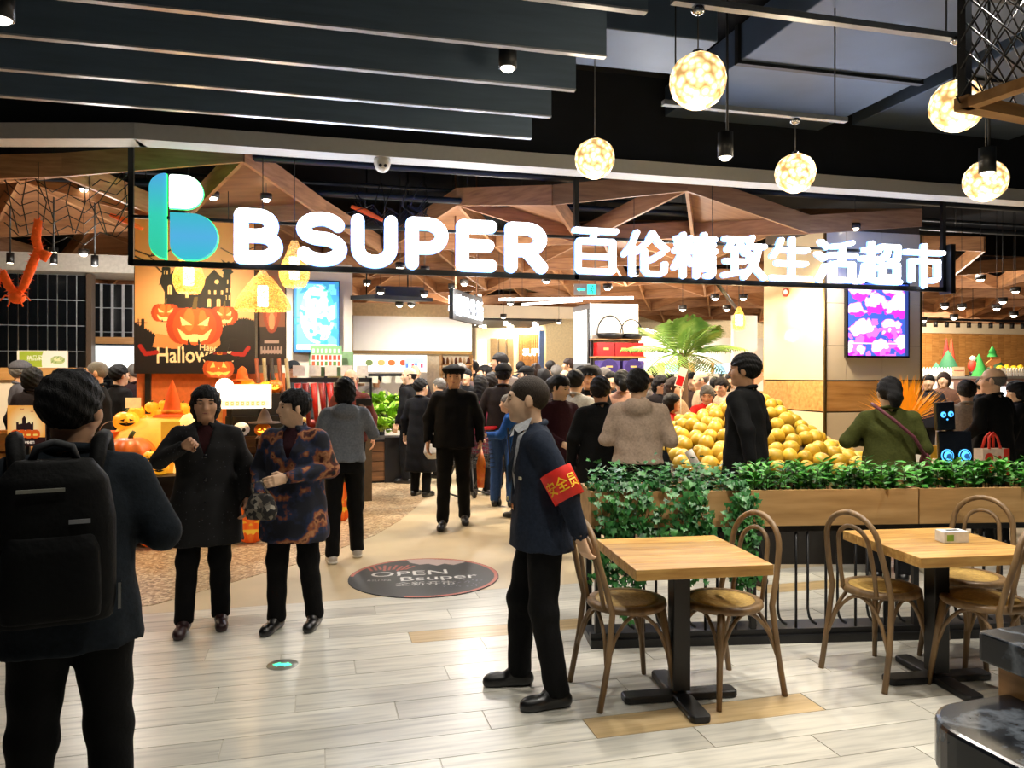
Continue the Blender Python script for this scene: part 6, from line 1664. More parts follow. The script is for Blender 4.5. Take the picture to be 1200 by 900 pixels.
t = thing('hall_soffit', (ux(553, 19), 19, 3.05), 0, 'dark far hall ceiling raft with small lamps', 'ceiling raft')
MB().box(0, 2.3, 0, 3, 0, .06).obj('raft', mat('raft', '2a2824', .7), t); MB().box(-.2, 3.2, -.3, -.2, .05, .35).obj('pale_soffit', M_cream, t)
for k in range(8): MB().cyl((.2 + k * .26, .4 + (k % 3) * .7), .05, -.1, 0, 10).obj('lamp', M_glow, t)
MB().tube([(1, 1, .05), (1, 1, 1.9)], .02, 6).obj('hanger', M_black, t)

# ---------------------------------------------------------------- gift shelf pillar
GV = 12.9
gu0, gu1 = ux(692, GV), ux(748, GV)
t = thing('gift_shelf_unit', (gu0, GV, 0), 0, 'white square pillar with gift shelves and a lit side panel', 'display pillar')
gt = zat(720, 356, GV); GW = gu1 - gu0
MB().box(0, GW, 0, .9, 0, gt).obj('pillar', M_white, t); MB().box(-.012, 0, .0, .9, 0, gt).obj('side_frame', mat('alu', 'a8b0b8', .3, metal=.6), t)
zsh = [zat(720, 398, GV), zat(720, 418, GV), zat(720, 440, GV), zat(720, 462, GV)]
MB().box(-.03, -.012, .08, .85, zat(685, 425, GV), zat(685, 362, GV)).obj('lit_panel', mat('panel_lit2', 'fffaf0', .5, emit=1.8, var=0.), t)
MB().box(-.04, -.012, .0, .08, zat(685, 425, GV), zat(685, 362, GV)).obj('black_edge', M_black, t)
for z in zsh: MB().box(-.02, GW + .02, -.32, 0, z - .025, z).obj('shelf_board', M_oakh, t)
for k in (.02, GW - .02): MB().box(k - .012, k + .012, -.04, -.01, zsh[3], zsh[0]).obj('upright', M_black, t)
for k in range(2):
    w_ = GW * (.27, .23)[k]; cx = GW * (.33, .77)[k]
    b = thing('gift_basket', (gu0 + cx, GV - .18, zsh[0]), 0, ('larger', 'smaller')[k] + ' black wire gift basket with a hoop handle', 'basket', 'black gift baskets')
    MB().lathe([(.001, 0), (w_ * .8, 0), (w_, .1), (w_ * .97, .1), (w_ * .78, .01), (.001, .01)], n=20).obj('bowl', M_black, b)
    MB().tube([(w_ * .98 * math.cos(math.pi * i / 16), 0, .1 + w_ * (1.25 if k == 0 else 1.2) * math.sin(math.pi * i / 16)) for i in range(17)], .012, 8).obj('handle', M_black, b)
M_red = mat('gift_red', 'c8141a', .4); M_pur = mat('gift_purple', '3a2a78', .4); M_gol = mat('gift_gold', 'e8c070', .4)
for k in range(3):
    b = thing('gift_box', (gu0 + GW * (.02 + k * .36), GV - .3, zsh[1]), 0, ('left', 'middle', 'right')[k] + ' red gift box on the upper shelf', 'gift box', 'red gift boxes')
    wb = GW * (.35 if k < 2 else .24); MB().box(0, wb, 0, .2, 0, .24).obj('carton', M_red, b, bevel=.004); MB().box(wb * .35, wb * .65, -.003, 0, .11, .15).obj('gold_print', M_gol, b)
for k in range(2):
    b = thing('gift_box', (gu0 + GW * (.04 + k * .5), GV - .3, zsh[2]), 0, ('left', 'right')[k] + ' purple gift box with a round emblem on the lower shelf', 'gift box', 'purple gift boxes')
    wb = GW * .44; MB().box(0, wb, 0, .2, 0, .26).obj('carton', mat('gift_violet', '5a4a9a', .4), b, bevel=.004)
    n_ = 24; MB().wallprism([(wb / 2 + wb * .4 * math.cos(2 * math.pi * i / n_), .13 + wb * .4 * math.sin(2 * math.pi * i / n_)) for i in range(n_)], -.004, 0).obj('emblem', M_pur, b); MB().box(wb * .35, wb * .65, -.007, -.004, .14, .17).obj('gold_print', M_gol, b)
# red box on a low shelf right of the rattan lamp
t = thing('side_shelf', (ux(866, 15), 15, 0), 0, 'wooden shelf with a red box beside the column', 'shelf')
MB().box(0, .9, .0, .4, 0, 1.3).obj('body', M_oak, t); MB().box(0, .9, 0, .4, 1.6, 1.63).obj('shelf_board', M_oak, t); MB().box(.85, .9, 0, .4, 1.3, 2.3).obj('side', M_oak, t); MB().box(.1, .7, .4, .5, 1.3, 3.0).obj('panel', M_white, t)
b = thing('gift_box', (ux(866, 15) + .02, 14.98, 1.63), 0, 'red gift box beside the left face of the column', 'gift box'); MB().box(0, .34, 0, .2, 0, .32).obj('carton', M_red, b, bevel=.004); MB().box(.2, .28, -.003, 0, .16, .19).obj('gold_print', M_gol, b)

# ---------------------------------------------------------------- palm
PP = at(800, 440, 11.2)
t = thing('palm_tree', (PP.x, PP.y, 0), 0, 'artificial palm with drooping green fronds above the crowd', 'palm tree'); t.scale = (1.18, 1.18, 1.13)
MB().tube([(0, 0, 0), (.02, 0, .9), (0, 0, 1.75)], [.07, .055, .06], 10).obj('trunk', mat('palm_trunk', '5a4028', .8, bump=.6), t)
M_palm = ramp_mat('palm_leaf', [(.2, '3f6a2a'), (.5, '6f9440'), (.8, 'b8c878')], scale=5, rough=.5)
rq = random.Random(21)
for k in range(17):
    az = k * 2.399 + .3; el = (.15, .55, .95, 1.25)[k % 4]; Lf = rq.uniform(.65, .85)
    vs_, fs_ = [], []
    pts_ = []
    for i in range(11):
        f = i / 10; r_ = Lf * f * math.cos(el) + .06; z = 1.72 + Lf * f * math.sin(el) - .42 * Lf * f * f * (1.25 - el * .4)
        pts_.append(Vector((r_ * math.cos(az), r_ * math.sin(az), z)))
    m = MB().tube(pts_, [.014 - .001 * i for i in range(11)], 5)
    sv = Vector((-math.sin(az), math.cos(az), 0))
    for i in range(1, 11):
        for h2 in (0, .5):
            if i == 10 and h2: continue
            p = pts_[i] + ((pts_[i + 1] - pts_[i]) * h2 if i < 10 else Vector())
            fw = (pts_[i] - pts_[i - 1]).normalized(); ll = .26 * math.sin(math.pi * min(.97, (i + h2) / 11 + .12)) + .05
            for sg in (-1, 1):
                tip = p + sv * sg * ll + fw * ll * .55 - Vector((0, 0, ll * .35)); mid = p + (tip - p) * .45 + Vector((0, 0, .02))
                m.add([p - fw * .008, mid - fw * .016, tip, mid + fw * .016], [(0, 1, 2, 3)])
    m.obj('frond', M_palm, t)

# ---------------------------------------------------------------- screen on the column
c11 = Canvas(72, 86, .55, '3a5ab8')
n11 = vnoise(c11, 8, 5) * .6 + vnoise(c11, 3.5, 6) * .4
for (x, y, r_) in ((14, 76, 13), (52, 78, 11), (34, 62, 15), (10, 54, 11), (62, 60, 15), (20, 30, 15), (52, 32, 12), (64, 14, 12), (40, 8, 11), (8, 8, 11)):
    dd_ = np.hypot(c11.X - x, (c11.Y - y) * 1.08) / r_ + (n11 - .5) * .9
    c11.fill(dd_ < 1., 'c030d8'); c11.fill((dd_ < .95) & (c11.Y > y - r_ * .35 + (n11 - .5) * r_), 'f6b8fa'); c11.fill((dd_ < .8) & (c11.Y > y - r_ * .2 + (n11 - .5) * r_ * 1.4), 'ffffff')
c11.fill((n11 > .62) & (c11.Y < 44), 'd86af0'); c11.rect(0, 14, 66, 15.2, 'ffe8ff'); c11.fill((c11.X > 68), '2a3a78')
sw0, sw1 = ux(991, CV0), ux(1061, CV0); sz0, sz1 = zat(1026, 417, CV0), zat(1026, 333, CV0)
t = thing('wall_screen', (sw0, CV0 - .05, sz0), 0, 'bright magenta fruit advertisement screen on the column', 'screen')
c11.panel('lit_face', sw1 - sw0, sz1 - sz0, print_mat('print_screen2', emit=1.25), t, (0, -.004, 0)); MB().box(-.025, sw1 - sw0 + .025, 0, .05, -.025, sz1 - sz0 + .025).obj('frame', M_black, t)
t = thing('alarm_bell', (CU0 - .0, 9.75, zat(930, 343, 9.75)), 0, 'small red fire alarm on the cream column side', 'fire alarm')
o = MB().cyl((0, 0), .06, 0, .04, 16).obj('bell', mat('alarm_red', 'a83018', .4), t); o.rotation_euler = (0, -math.pi / 2, 0); MB().ball((-.05, -.04, 0), .035, 10, 8).obj('strobe', M_white, t)
# dried grass bunch, vase, yellow carton
p0 = fl(1062, 7.6)
t = thing('grass_vase', p0, 0, 'tall red vase holding bright orange dried grass', 'vase')
MB().lathe([(.001, 0), (.14, 0), (.10, .3), (.12, .8), (.15, 1.2), (.13, 1.2), (.10, .8)], n=20).obj('vase', mat('vase_red', 'c82a14', .35), t)
vl, fl_ = [], []
for k in range(260):
    az = rq.uniform(0, 6.28); sp_ = rq.uniform(.1, 1.25); L_ = rq.uniform(.32, .58); dv = Vector((math.sin(sp_) * math.cos(az), math.sin(sp_) * math.sin(az), math.cos(sp_) * .9)); p1 = Vector((0, 0, 1.18)); p2 = p1 + dv * L_
    sv = dv.cross(Vector((0, 0, 1))).normalized() * .010; n = len(vl)
    vl += [tuple(p1 - sv * .3), tuple(p1 + dv * L_ * .7 - sv), tuple(p2), tuple(p1 + dv * L_ * .7 + sv)]; fl_.append((n, n + 1, n + 2, n + 3))
leaves_obj('dried_grass', vl, fl_, mat('grass_orange', 'f0a01c', .7, emit=.3), t)  # emission put into the grass colour to brighten it, no lamp inside
t = thing('yellow_carton', fl(1086, 7.2), -TH + .3, 'tall yellow printed carton behind the hedge', 'carton')
MB().box(-.06, .06, -.1, .1, 0, 1.0).obj('carton', mat('carton_y', 'd8a420', .5), t); MB().box(-.062, -.06, -.1, .1, .1, .95).obj('white_side', M_white, t); MB().box(-.05, .05, -.103, -.1, .3, .6).obj('brown_print', mat('cprint', 'a8701c', .6), t)

# ---------------------------------------------------------------- robot with two screens
p0 = fl(1115, 6.4)
t = thing('service_robot', p0, -TH + .06, 'service robot with two black screens showing blue eyes', 'robot')
M_eyeb = mat('eye_blue', '5ab4f0', .4, emit=1.6, ec='4aa8f0', var=0.); M_eyed = mat('eye_ring', '1a4a78', .4, emit=.5, ec='2a6ab0', var=0.)
M_rscr = mat('robot_screen', '12161c', .2)
MB().lathe([(.001, 0), (.24, 0), (.25, .1), (.2, .2), (.05, .25), (.001, .25)], n=24).obj('base', M_white, t)
MB().box(-.03, .03, .02, .08, .2, 1.25).obj('pole', mat('pole_beige', 'c8b08a', .5), t)
z0, z1 = EYE - (552 - HOR) * 6.4 / F, EYE - (505 - HOR) * 6.4 / F
o = MB().box(-.14, .145, -.02, .02, 0, z1 - z0).obj('lower_screen', M_rscr, t, (0.02, -.02, z0), bevel=.01); o.rotation_euler = (-.08, 0, 0)
def eye_disc(par, cx, cz, r, y, m, nm):
    n_ = 22; MB().wallprism([(cx + r * math.cos(2 * math.pi * i / n_), cz + r * math.sin(2 * math.pi * i / n_)) for i in range(n_)], y - .004, y).obj(nm, m, par)
for s_ in (-.075, .075):
    eye_disc(o, s_, .13, .054, -.021, M_eyeb, 'eye_ring'); eye_disc(o, s_, .13, .046, -.0255, M_rscr, 'eye_gap'); eye_disc(o, s_, .13, .036, -.030, M_eyeb, 'eye'); eye_disc(o, s_ + .008, .125, .022, -.0345, M_eyed, 'pupil')
z2, z3 = EYE - (505 - HOR) * 6.4 / F + .01, EYE - (471 - HOR) * 6.4 / F
hd = MB().prism(rounded(-.085, -.03, .085, .03, .02, .02, .02, .02, 4), 0, z3 - z2).obj('head_screen', M_rscr, t, (-.055, 0, z2)); hd.rotation_euler = (0, -.06, .12)
for s_ in (-.035, .035): eye_disc(hd, s_, .13, .024, -.031, M_eyeb, 'eye'); eye_disc(hd, s_ + .004, .128, .010, -.0355, M_eyed, 'pupil')
eye_disc(hd, 0, .088, .007, -.031, M_eyeb, 'mouth')
MB().tube([(-.12, .02, .95), (-.18, .0, .8), (-.14, -.02, .6), (-.12, .02, .4)], .028, 10).obj('arm', mat('pole_beige', 'c8b08a', .5), t)

# ---------------------------------------------------------------- toy corner on the right
t = thing('toy_shelf', (ux(1082, 13.4), 13.4, 0), 0, 'long shelf topped with toys and a white picket fence at right', 'shelf')
TS = zat(1120, 441, 13.4); TW = ux(1230, 13.4) - ux(1082, 13.4)
MB().box(0, TW, 0, .5, TS - .05, TS).obj('top_board', mat('toy_top', '7a756c', .5), t); MB().box(0, TW, .02, .5, 0, TS - .05).obj('body', mat('toy_dark', '7a5a4c', .7), t)
for k in range(8): MB().box(.1 + k * TW / 8, .1 + k * TW / 8 + .24, -.01, .02, TS - .3, TS - .12).obj('price_card', mat('tag_white', 'd8d2c4', .6), t)
for k in range(26): MB().ball((.08 + (k % 13) * TW / 13, -.06, TS - .40 - .22 * (k // 13) + .05 * (k % 3)), (.12, .08, .10), 10, 8).obj('plush', (mat('pl_r', 'c83a2a', .7), mat('pl_p', 'e0b0a0', .7), mat('pl_g', '8a8a80', .7), mat('pl_y', 'd8a83a', .7))[k % 4], t)
M_pick = mat('picket_white', 'ece4d4', .6)
for (pa_, pb_, lab) in ((1082, 1117, 'white picket fence left of the sign board on the toy shelf'), (1170, 1215, 'white picket fence right of the bald man on the toy shelf')):
    q = thing('picket_fence', (ux(pa_, 13.42), 13.42, TS), 0, lab, 'fence', 'toy shelf picket fences')
    w_ = ux(pb_, 13.42) - ux(pa_, 13.42); n_ = int(w_ / .075)
    me = MB().wallprism([(0, 0), (.05, 0), (.05, .15), (.025, .19), (0, .15)], 0, .015).mesh('picket')
    for k in range(n_): link('picket', me, M_pick, q, (k * w_ / n_, 0, 0))
    for z in (.05, .11): MB().box(0, w_, .015, .03, z, z + .02).obj('rail', M_pick, q)
def cone_tree(px, v, h, r, c, lab, nm='cone_tree'):
    h *= 1.35; r *= 1.3; q = thing(nm, (ux(px, v), v, TS), 0, lab, 'decoration'); MB().lathe([(r, 0), (r * .75, h * .35), (r * .5, h * .6), (r * .2, h * .88), (.003, h)], n=18).obj('cone', mat('felt_' + c, c, .8), q); MB().cyl((0, 0), r * .3, 0, .02, 12).obj('foot', M_oak, q)
cone_tree(1111, 13.7, .42, .2, '1e5a3a', 'wide dark green felt tree on the toy shelf'); cone_tree(1147, 13.6, .36, .14, '2a8a3a', 'bright green felt tree beside the bald man'); cone_tree(1097, 13.6, .22, .12, '2a6a4a', 'small green felt tree at the left of the toy shelf')
cone_tree(1109, 13.86, .62, .1, '8a1c14', 'left pointed red gnome hat behind the toy shelf'); cone_tree(1115, 13.88, .62, .09, 'a83a1c', 'right pointed red gnome hat behind the toy shelf'); cone_tree(1168, 13.85, .3, .22, '1c4a30', 'low dark green felt tree behind the bald man')
q = thing('santa_figure', (ux(1140, 13.65), 13.65, TS + .1), 0, 'red round santa figure with white hair on the toy shelf', 'figurine')
MB().ball((0, 0, .12), (.11, .09, .14), 14, 10).obj('coat', mat('santa_red', 'c8301c', .7), q); MB().ball((0, 0, .28), .065, 12, 8).obj('head', M_white, q); MB().cyl((0, 0), .07, -.1, .0, 12).obj('foot', M_black, q)
q = thing('arrow_sign', (ux(1163, 13.45), 13.45, TS), 0, 'orange timber arrow signpost on the toy shelf', 'signpost')
MB().box(-.035, .035, 0, .03, 0, .42).obj('post', mat('sp_wood', 'd88a4a', .6), q); MB().wallprism([(-.2, .26), (-.12, .2), (.2, .3), (.2, .42), (-.1, .34)], -.02, 0).obj('arrow_board', mat('sp_wood', 'd88a4a', .6), q); MB().lathe([(.1, .42), (.06, .52), (.08, .52), (.002, .66)], n=14).obj('tree_top', mat('felt_2a8a3a', '2a8a3a', .8), q)
q = thing('info_board', (ux(1117, 13.42), 13.42, TS), 0, 'small tan sign board leaning between the picket fences', 'sign'); MB().box(0, .3, 0, .02, 0, .2).obj('board', mat('tan_board', 'b89a74', .6), q); MB().box(.02, .28, -.003, 0, .11, .13).obj('red_line', mat('redline', '9a4a3a', .6), q)
for k in range(5):
    q = thing('yellow_toy', (ux(1172 + k * 8, 13.6), 13.6, TS), 0, 'yellow toy bouquet, number %s from the bald man' % ('one', 'two', 'three', 'four', 'five')[k], 'toy', 'yellow toys'); MB().ball((0, 0, .16), (.09, .07, .08 + .02 * (k % 2)), 10, 8).obj('bloom', mat('toy_yellow', 'e8c020', .6), q); MB().cyl((0, 0), .03, 0, .12, 8).obj('pot', M_red, q)
for (px, py, w_, h_, lab) in ((1186, 468, 26, 30, 'lit white screen behind the man in the black coat'), (1116, 462, 14, 10, 'small lit label screen above the plush toys')):
    v = 12.6; q = thing('lit_screen', (ux(px - w_ / 2, v), v, zat(px, py + h_ / 2, v)), 0, lab, 'screen')
    W_ = ux(px + w_ / 2, v) - ux(px - w_ / 2, v); H_ = h_ * Yv(px, v) / F
    MB().box(0, W_, 0, .04, 0, H_).obj('panel', mat('scr_white', 'eef6ff', .5, emit=1.3, var=0.), q); MB().box(W_ * .4, W_ * .6, .04, .08, -zat(px, py + h_ / 2, v), H_ * .5).obj('stand', M_black, q)
# far white displays behind the palm
for k, px in enumerate((752, 780, 815, 838)):
    v = 16.4; q = thing('lit_screen', (ux(px, v), v, zat(px, 438, v)), 0, ('leftmost', 'second', 'third', 'rightmost')[k] + ' small lit panel under the palm fronds', 'screen', 'lit panels under the palm')
    W_ = 20 * Yv(px, v) / F; MB().box(0, W_, 0, .04, 0, .25).obj('panel', (mat('scr_w2', 'e8f4e8', .5, emit=1.2, var=0.), mat('scr_b', '9ad0f0', .5, emit=1.0, var=0.))[k % 2], q); MB().box(W_ * .4, W_ * .6, .04, .08, -zat(px, 438, v), .1).obj('stand', M_black, q)
# planter-like heart price sign near the tall man
t = thing('heart_sign', at(885, 447, 8.0), -TH, 'small pink heart shaped price sign on a stick beside the tall man', 'price sign')
MB().wallprism([(0, -.06), (.08, .02), (.08, .08), (.04, .1), (0, .07), (-.04, .1), (-.08, .08), (-.08, .02)], 0, .01).obj('heart', mat('heart_pink', 'e8a080', .6, emit=.15), t); MB().tube([(0, .012, .0), (0, .012, -.5)], .006, 6).obj('stick', M_white, t)
t = thing('palm_sign', at(798, 443, 8.6), -TH, 'white and red slanted price card in front of the palm trunk', 'price sign')
o = MB().box(-.045, .045, 0, .01, -.10, .12).obj('card', M_white, t); o.rotation_euler = (0, .3, 0); o2 = MB().box(-.038, .038, -.003, 0, -.085, .02).obj('red_print', M_red, t); o2.rotation_euler = (0, .3, 0); MB().tube([(0, .015, .0), (0, .015, -.6)], .006, 6).obj('stick', M_white, t)
# left produce crates at the frame edge
for k in range(3):
    crate(Vector((ux(-30, 8.6) , 8.6 - .0 * k, 0.5 + k * .2)), .45, .5, .18, ('lowest', 'middle', 'topmost') + () and ('lowest', 'middle', 'topmost')[k] + ' pale produce crate stacked at the left edge', n=2, m=M_oakh, group='crates at the left edge')
t = thing('crate_plinth', (ux(-30, 8.6), 8.6, 0), 0, 'dark plinth under the crates at the left edge', 'plinth'); MB().box(-.02, .5, -.02, .52, 0, .49).obj('plinth', M_tbl, t)

# ---------------------------------------------------------------- people
M_polka = ramp_mat('polka_coat', [(0., '5a5a62'), (.10, '3a3a42'), (.15, '050507'), (1., '030305')], texture='dist', scale=40, rough=.85)
M_floral = ramp_mat('floral_coat', [(.0, '0b0e1c'), (.42, '0d1020'), (.52, '1c2a4a'), (.57, '8a4a2a'), (.62, 'b07a50'), (.66, '5a2418'), (.72, '14161c'), (.82, '3a3c2a'), (.86, '9a8a68'), (.9, '10121c'), (1., '0a0c14')], texture='noise', scale=9, detail=3, rough=.8)
M_plaid = ramp_mat('plaid_bag', [(.0, '1a1a1c'), (.45, '2a2826'), (.5, 'b0a898'), (.58, '3a3432'), (.75, '8a8070'), (1., '1a1a1c')], texture='cells', scale=42, rough=.8)
def Hh(ytop, Y): return EYE - (ytop - HOR) * Y / F

# guard
P, A, s, hp = person(634, 3.95, 104, 'security guard in navy blazer with red armband, hand behind his back', H=1.645, lod='near', top='2a3446', pants='0a0b0d', shoes='0d0d0e', style='buzz', hair='crop', skin='c',
                     arms=(((.24, -.11, 1.12), (.15, -.19, .93), (0, -1, 0)), ((.25, -.09, 1.12), (.23, -.17, .89), (-.5, -1, 0))), feet=((.17, .10), (-.14, -.03)), hem=.80, girth=1.08, open_front=1.06, head=-12, lean=.05)
V = Vox((-.22, -.2, .95 * s), (.22, 0.268, 1.55 * s), .0125)
V.loft([(z * s, 0, .05 * max(0, z - .95) / .5 * s, rx * s * 1.05, ry * s * 1.07) for z, rx, ry in ((1.0, .16, .118), (1.25, .168, .118), (1.38, .15, .092), (1.42, .085, .072), (1.452, .063, .063))], k=.01)
V.seg((0, 0.093, 1.42 * s), (0, 0.128, 1.6 * s), .055 * s, .06 * s, k=.006, sub=True)
link('shirt', V.mesh('shirt'), cloth('cfd2d6'), P)
m = MB(); 
for sd in (1, -1): m.add([(sd * .012, 0.133, 1.445 * s), (sd * .066, 0.062, 1.485 * s), (sd * .080, 0.087, 1.435 * s), (sd * .03, 0.162, 1.39 * s), (sd * .012, 0.140, 1.443 * s), (sd * .070, 0.070, 1.485 * s), (sd * .086, 0.091, 1.43 * s), (sd * .034, 0.170, 1.385 * s)], [(0, 1, 2, 3), (7, 6, 5, 4), (0, 3, 7, 4), (1, 0, 4, 5), (2, 1, 5, 6), (3, 2, 6, 7)])
tag(m.obj('shirt_collar', cloth('d8dbe0'), P))
for sd in (1, -1):   # lapels
    MB().add([(sd * .01, 0.173, 1.10 * s), (sd * .055, 0.185, 1.24 * s), (sd * .085, 0.170, 1.32 * s), (sd * .065, 0.156, 1.43 * s), (sd * .105, 0.144, 1.41 * s), (sd * .125, 0.165, 1.30 * s)], [(0, 1, 5), (1, 2, 5), (2, 3, 4), (2, 4, 5)]).obj('lapel', cloth('2a3444'), P)
MB().add([(-.022, 0.174, 1.43 * s), (.022, 0.174, 1.43 * s), (.032, 0.161, 1.2 * s), (0, 0.160, 1.12 * s), (-.032, 0.161, 1.2 * s)], [(0, 1, 2, 3, 4)]).obj('tie', cloth('14161c'), P)
MB().box(-.135, -.08, .132, .140, 1.17 * s, 1.185 * s).obj('name_badge', mat('badge', 'c8c4a8', .4), P)
MB().ball((-.01, 0.177, 1.06 * s), (.012, .006, .012), 10, 6).obj('button', mat('brass', 'b8a878', .3, metal=.7), P)
MB().box(-.02, .025, .135, .15, 1.0 * s, 1.03 * s).obj('belt_buckle', M_chrome, P)
sh, el, wr = [Vector(A[1][i]) * s for i in (0, 1, 2)]
ax = (el - sh).normalized(); c0 = sh + ax * .145; c1 = sh + ax * .295; R0 = .083
sv = Vector((-1, 0, 0)); sv = (sv - ax * sv.dot(ax)).normalized(); fw = ax.cross(sv).normalized()
if fw.y > 0: fw = -fw            # towards his back = right in the photo
band = MB(); n = 28; vs_ = []; fs_ = []
for j, (cc_, r_) in enumerate(((c0, R0), (c1, R0 - .004), (c1, R0 - .010), (c0, R0 - .006))):
    for i in range(n):
        a_ = 2 * math.pi * i / n; vs_.append(cc_ + sv * math.cos(a_) * r_ + fw * math.sin(a_) * r_)
for j in range(3):
    for i in range(n): fs_.append((j * n + i, j * n + (i + 1) % n, (j + 1) * n + (i + 1) % n, (j + 1) * n + i))
bo = band.add(vs_, fs_, True).obj('armband', mat('armband_red', 'd8261a', .55, emit=.08, ec='d8261a'), P)
tv, tt = text_tris('安全员', .012); txt = MB()
for t3 in tt:
    q = []
    for i in t3:
        a_ = (tv[i][0] - 1.75) * .062 / R0; h = .055 - tv[i][1] * .075
        q.append((c0 + c1) / 2 + ax * (h - .025) + sv * math.cos(a_) * (R0 + .002) + fw * math.sin(a_) * (R0 + .002))
    txt.add(q, [(0, 1, 2)])
tag(txt.obj('armband_lettering', mat('armband_yellow', 'f2c020', .5), bo), kind='stuff')

# man with the backpack
P, A, s, hp = person(84, 2.5, -4, 'man in dark slate jacket with a black backpack, seen from behind at left', H=1.66, lod='near', top='252d36', pants='0b0d0f', style='short', hair='black', skin='b', head=-22,
                     arms=(((.265, -.03, 1.15), (.15, .19, 1.16), (-1, 0, -.3)), 'pocket'), feet=((.13, .03), (-.14, -.02)), hem=.80, girth=1.08)
t = thing('backpack', P.location + Matrix.Rotation(P.rotation_euler.z, 3, 'Z') @ Vector((-.03, -.15, .92)), P.rotation_euler.z, 'black backpack with a grey handle worn by the man at left', 'backpack')
V = Vox((-.24, -.26, -.05), (.24, .1, .56), .011)
V.loft([(z, 0, -.075, rx, ry) for z, rx, ry in ((0, .155, .07), (.06, .165, .085), (.3, .165, .09), (.42, .145, .075), (.48, .10, .045))], k=.02, ex=3.2)
link('sack', V.mesh('sack'), cloth('08090b', .7, 'pack'), t)
V = Vox((-.2, -.3, -.03), (.2, 0, .36), .011); V.loft([(z, 0, -.145, rx, ry) for z, rx, ry in ((.02, .125, .03), (.08, .13, .04), (.22, .125, .036), (.27, .11, .02))], k=.02, ex=3.5); link('front_pocket', V.mesh('front_pocket'), cloth('090b0e', .7, 'pack2'), t)
MB().tube([(-.06, -.06, .47), (-.045, -.06, .515), (0, -.06, .53), (.045, -.06, .515), (.06, -.06, .47)], .012, 8).obj('handle', mat('pack_handle', '2a2c30', .7), t)
MB().box(-.085, .035, -.168, -.16, .395, .405).obj('reflective_strip', mat('strip', '8a8a80', .4), t)
MB().box(.045, .10, -.172, -.166, .30, .312).obj('brand_tab', mat('tab', '8a8c90', .5), t)
MB().box(.17, .178, -.10, -.06, .02, .1).obj('side_clip', M_chrome, t)
for sd in (1, -1): MB().tube([(sd * .10, -.02, .40), (sd * .115, .06, .52), (sd * .125, .14, .53), (sd * .13, .24, .47), (sd * .14, .29, .33)], [.022, .026, .026, .024, .02], 8).obj('strap', cloth('0a0b0d', .7, 'strap'), t)

# the two women in front
P, A, s, hp = person(241, 5.05, 176, 'woman in a long dotted black coat pointing with her raised hand', H=Hh(453, 5.05), lod='near', topmat=M_polka, top='0c0c10', pants='08080a', shoes='2c1518', style='bob', skin='b', head=4,
                     arms=(((.275, .06, 1.19), (.115, .235, 1.30), (-.3, 1, .0)), 'down'), feet=((.135, .10), (-.10, .0)), hem=.60, girth=1.12, flare=1.08, curl=.75, open_front=1.22)
for k in range(3): MB().ball((-.01 - .05 * 0, .152 * 1.02, (1.22 - k * .16) * s), (.014, .008, .014), 10, 6).obj('coat_button', mat('dark_button', '1a1a1e', .2), P)
V = Vox((-.2, -.18, 1.0), (.2, .2, 1.5), .011); V.loft([(z * s, 0, .004, rx * s, ry * s) for z, rx, ry in ((1.12, .14, .12), (1.3, .14, .116), (1.36, .11, .09), (1.43, .062, .062))], k=.01); link('inner_shirt', V.mesh('inner_shirt'), cloth('3a1418'), P)
P, A, s, hp = person(345, 5.02, 158, 'woman in a dark floral jacket looking left, clutching a plaid pouch', H=Hh(457, 5.02), lod='near', topmat=M_floral, top='14161e', pants='060608', shoes='0b0b0d', style='short', skin='c', head=-52,
                     arms=(((.25, -.02, 1.12), (.17, .20, .97), (-1, 0, -.3)), ((.25, .0, 1.14), (.03, .23, 1.10), (-1, 0, -.3))), feet=((.12, .05), (-.12, -.06)), hem=.64, girth=1.14, flare=1.04, open_front=1.20)
V = Vox((-.2, -.18, 1.0), (.2, .2, 1.5), .011); V.loft([(z * s, 0, .004, rx * s, ry * s) for z, rx, ry in ((1.12, .14, .12), (1.3, .14, .116), (1.36, .11, .09), (1.43, .062, .062))], k=.01); link('inner_shirt', V.mesh('inner_shirt'), cloth('3a1820'), P)
t = thing('pouch', P.location + Matrix.Rotation(P.rotation_euler.z, 3, 'Z') @ Vector((.10, .28, .76)), P.rotation_euler.z, 'black and cream plaid pouch held by the woman in florals', 'pouch')
V = Vox((-.14, -.09, -.02), (.14, .09, .2), .011); V.loft([(z, 0, 0, rx, ry) for z, rx, ry in ((0, .09, .04), (.06, .105, .05), (.13, .08, .03), (.16, .06, .018))], k=.02); link('cloth_body', V.mesh('cloth_body'), M_plaid, t); MB().tube([(.05, 0, .15), (.06, 0, .22), (.0, 0, .24), (-.05, 0, .15)], .008, 6).obj('strap', M_plaid, t)

# hooded shopper with the phone
P, A, s, hp = person(404, 6.9, 4, 'shopper in a grey hooded top holding up a phone, seen from behind', H=Hh(443, 6.9), lod='near', top='6d737c', pants='0c0d11', shoes='b4ada4', sole='d8d4cc', style='bob', skin='b', hood=True, collar=False,
                     arms=(((.27, .06, 1.17), (.21, .27, 1.37), (-.6, 1, 0)), 'bent'), feet=((.12, .1), (-.12, -.1)), hem=.92)
t = thing('phone', P.location + Matrix.Rotation(P.rotation_euler.z, 3, 'Z') @ Vector((.20, .31, 1.36)), P.rotation_euler.z, 'dark phone raised by the hooded shopper', 'phone'); MB().box(-.075, .075, -.005, .005, 0, .075).obj('case', mat('phone_case', '3a3632', .3), t, bevel=.004); MB().box(-.07, .07, .005, .007, .004, .07).obj('screen', mat('phone_scr', '5a6a70', .2, emit=.3), t)

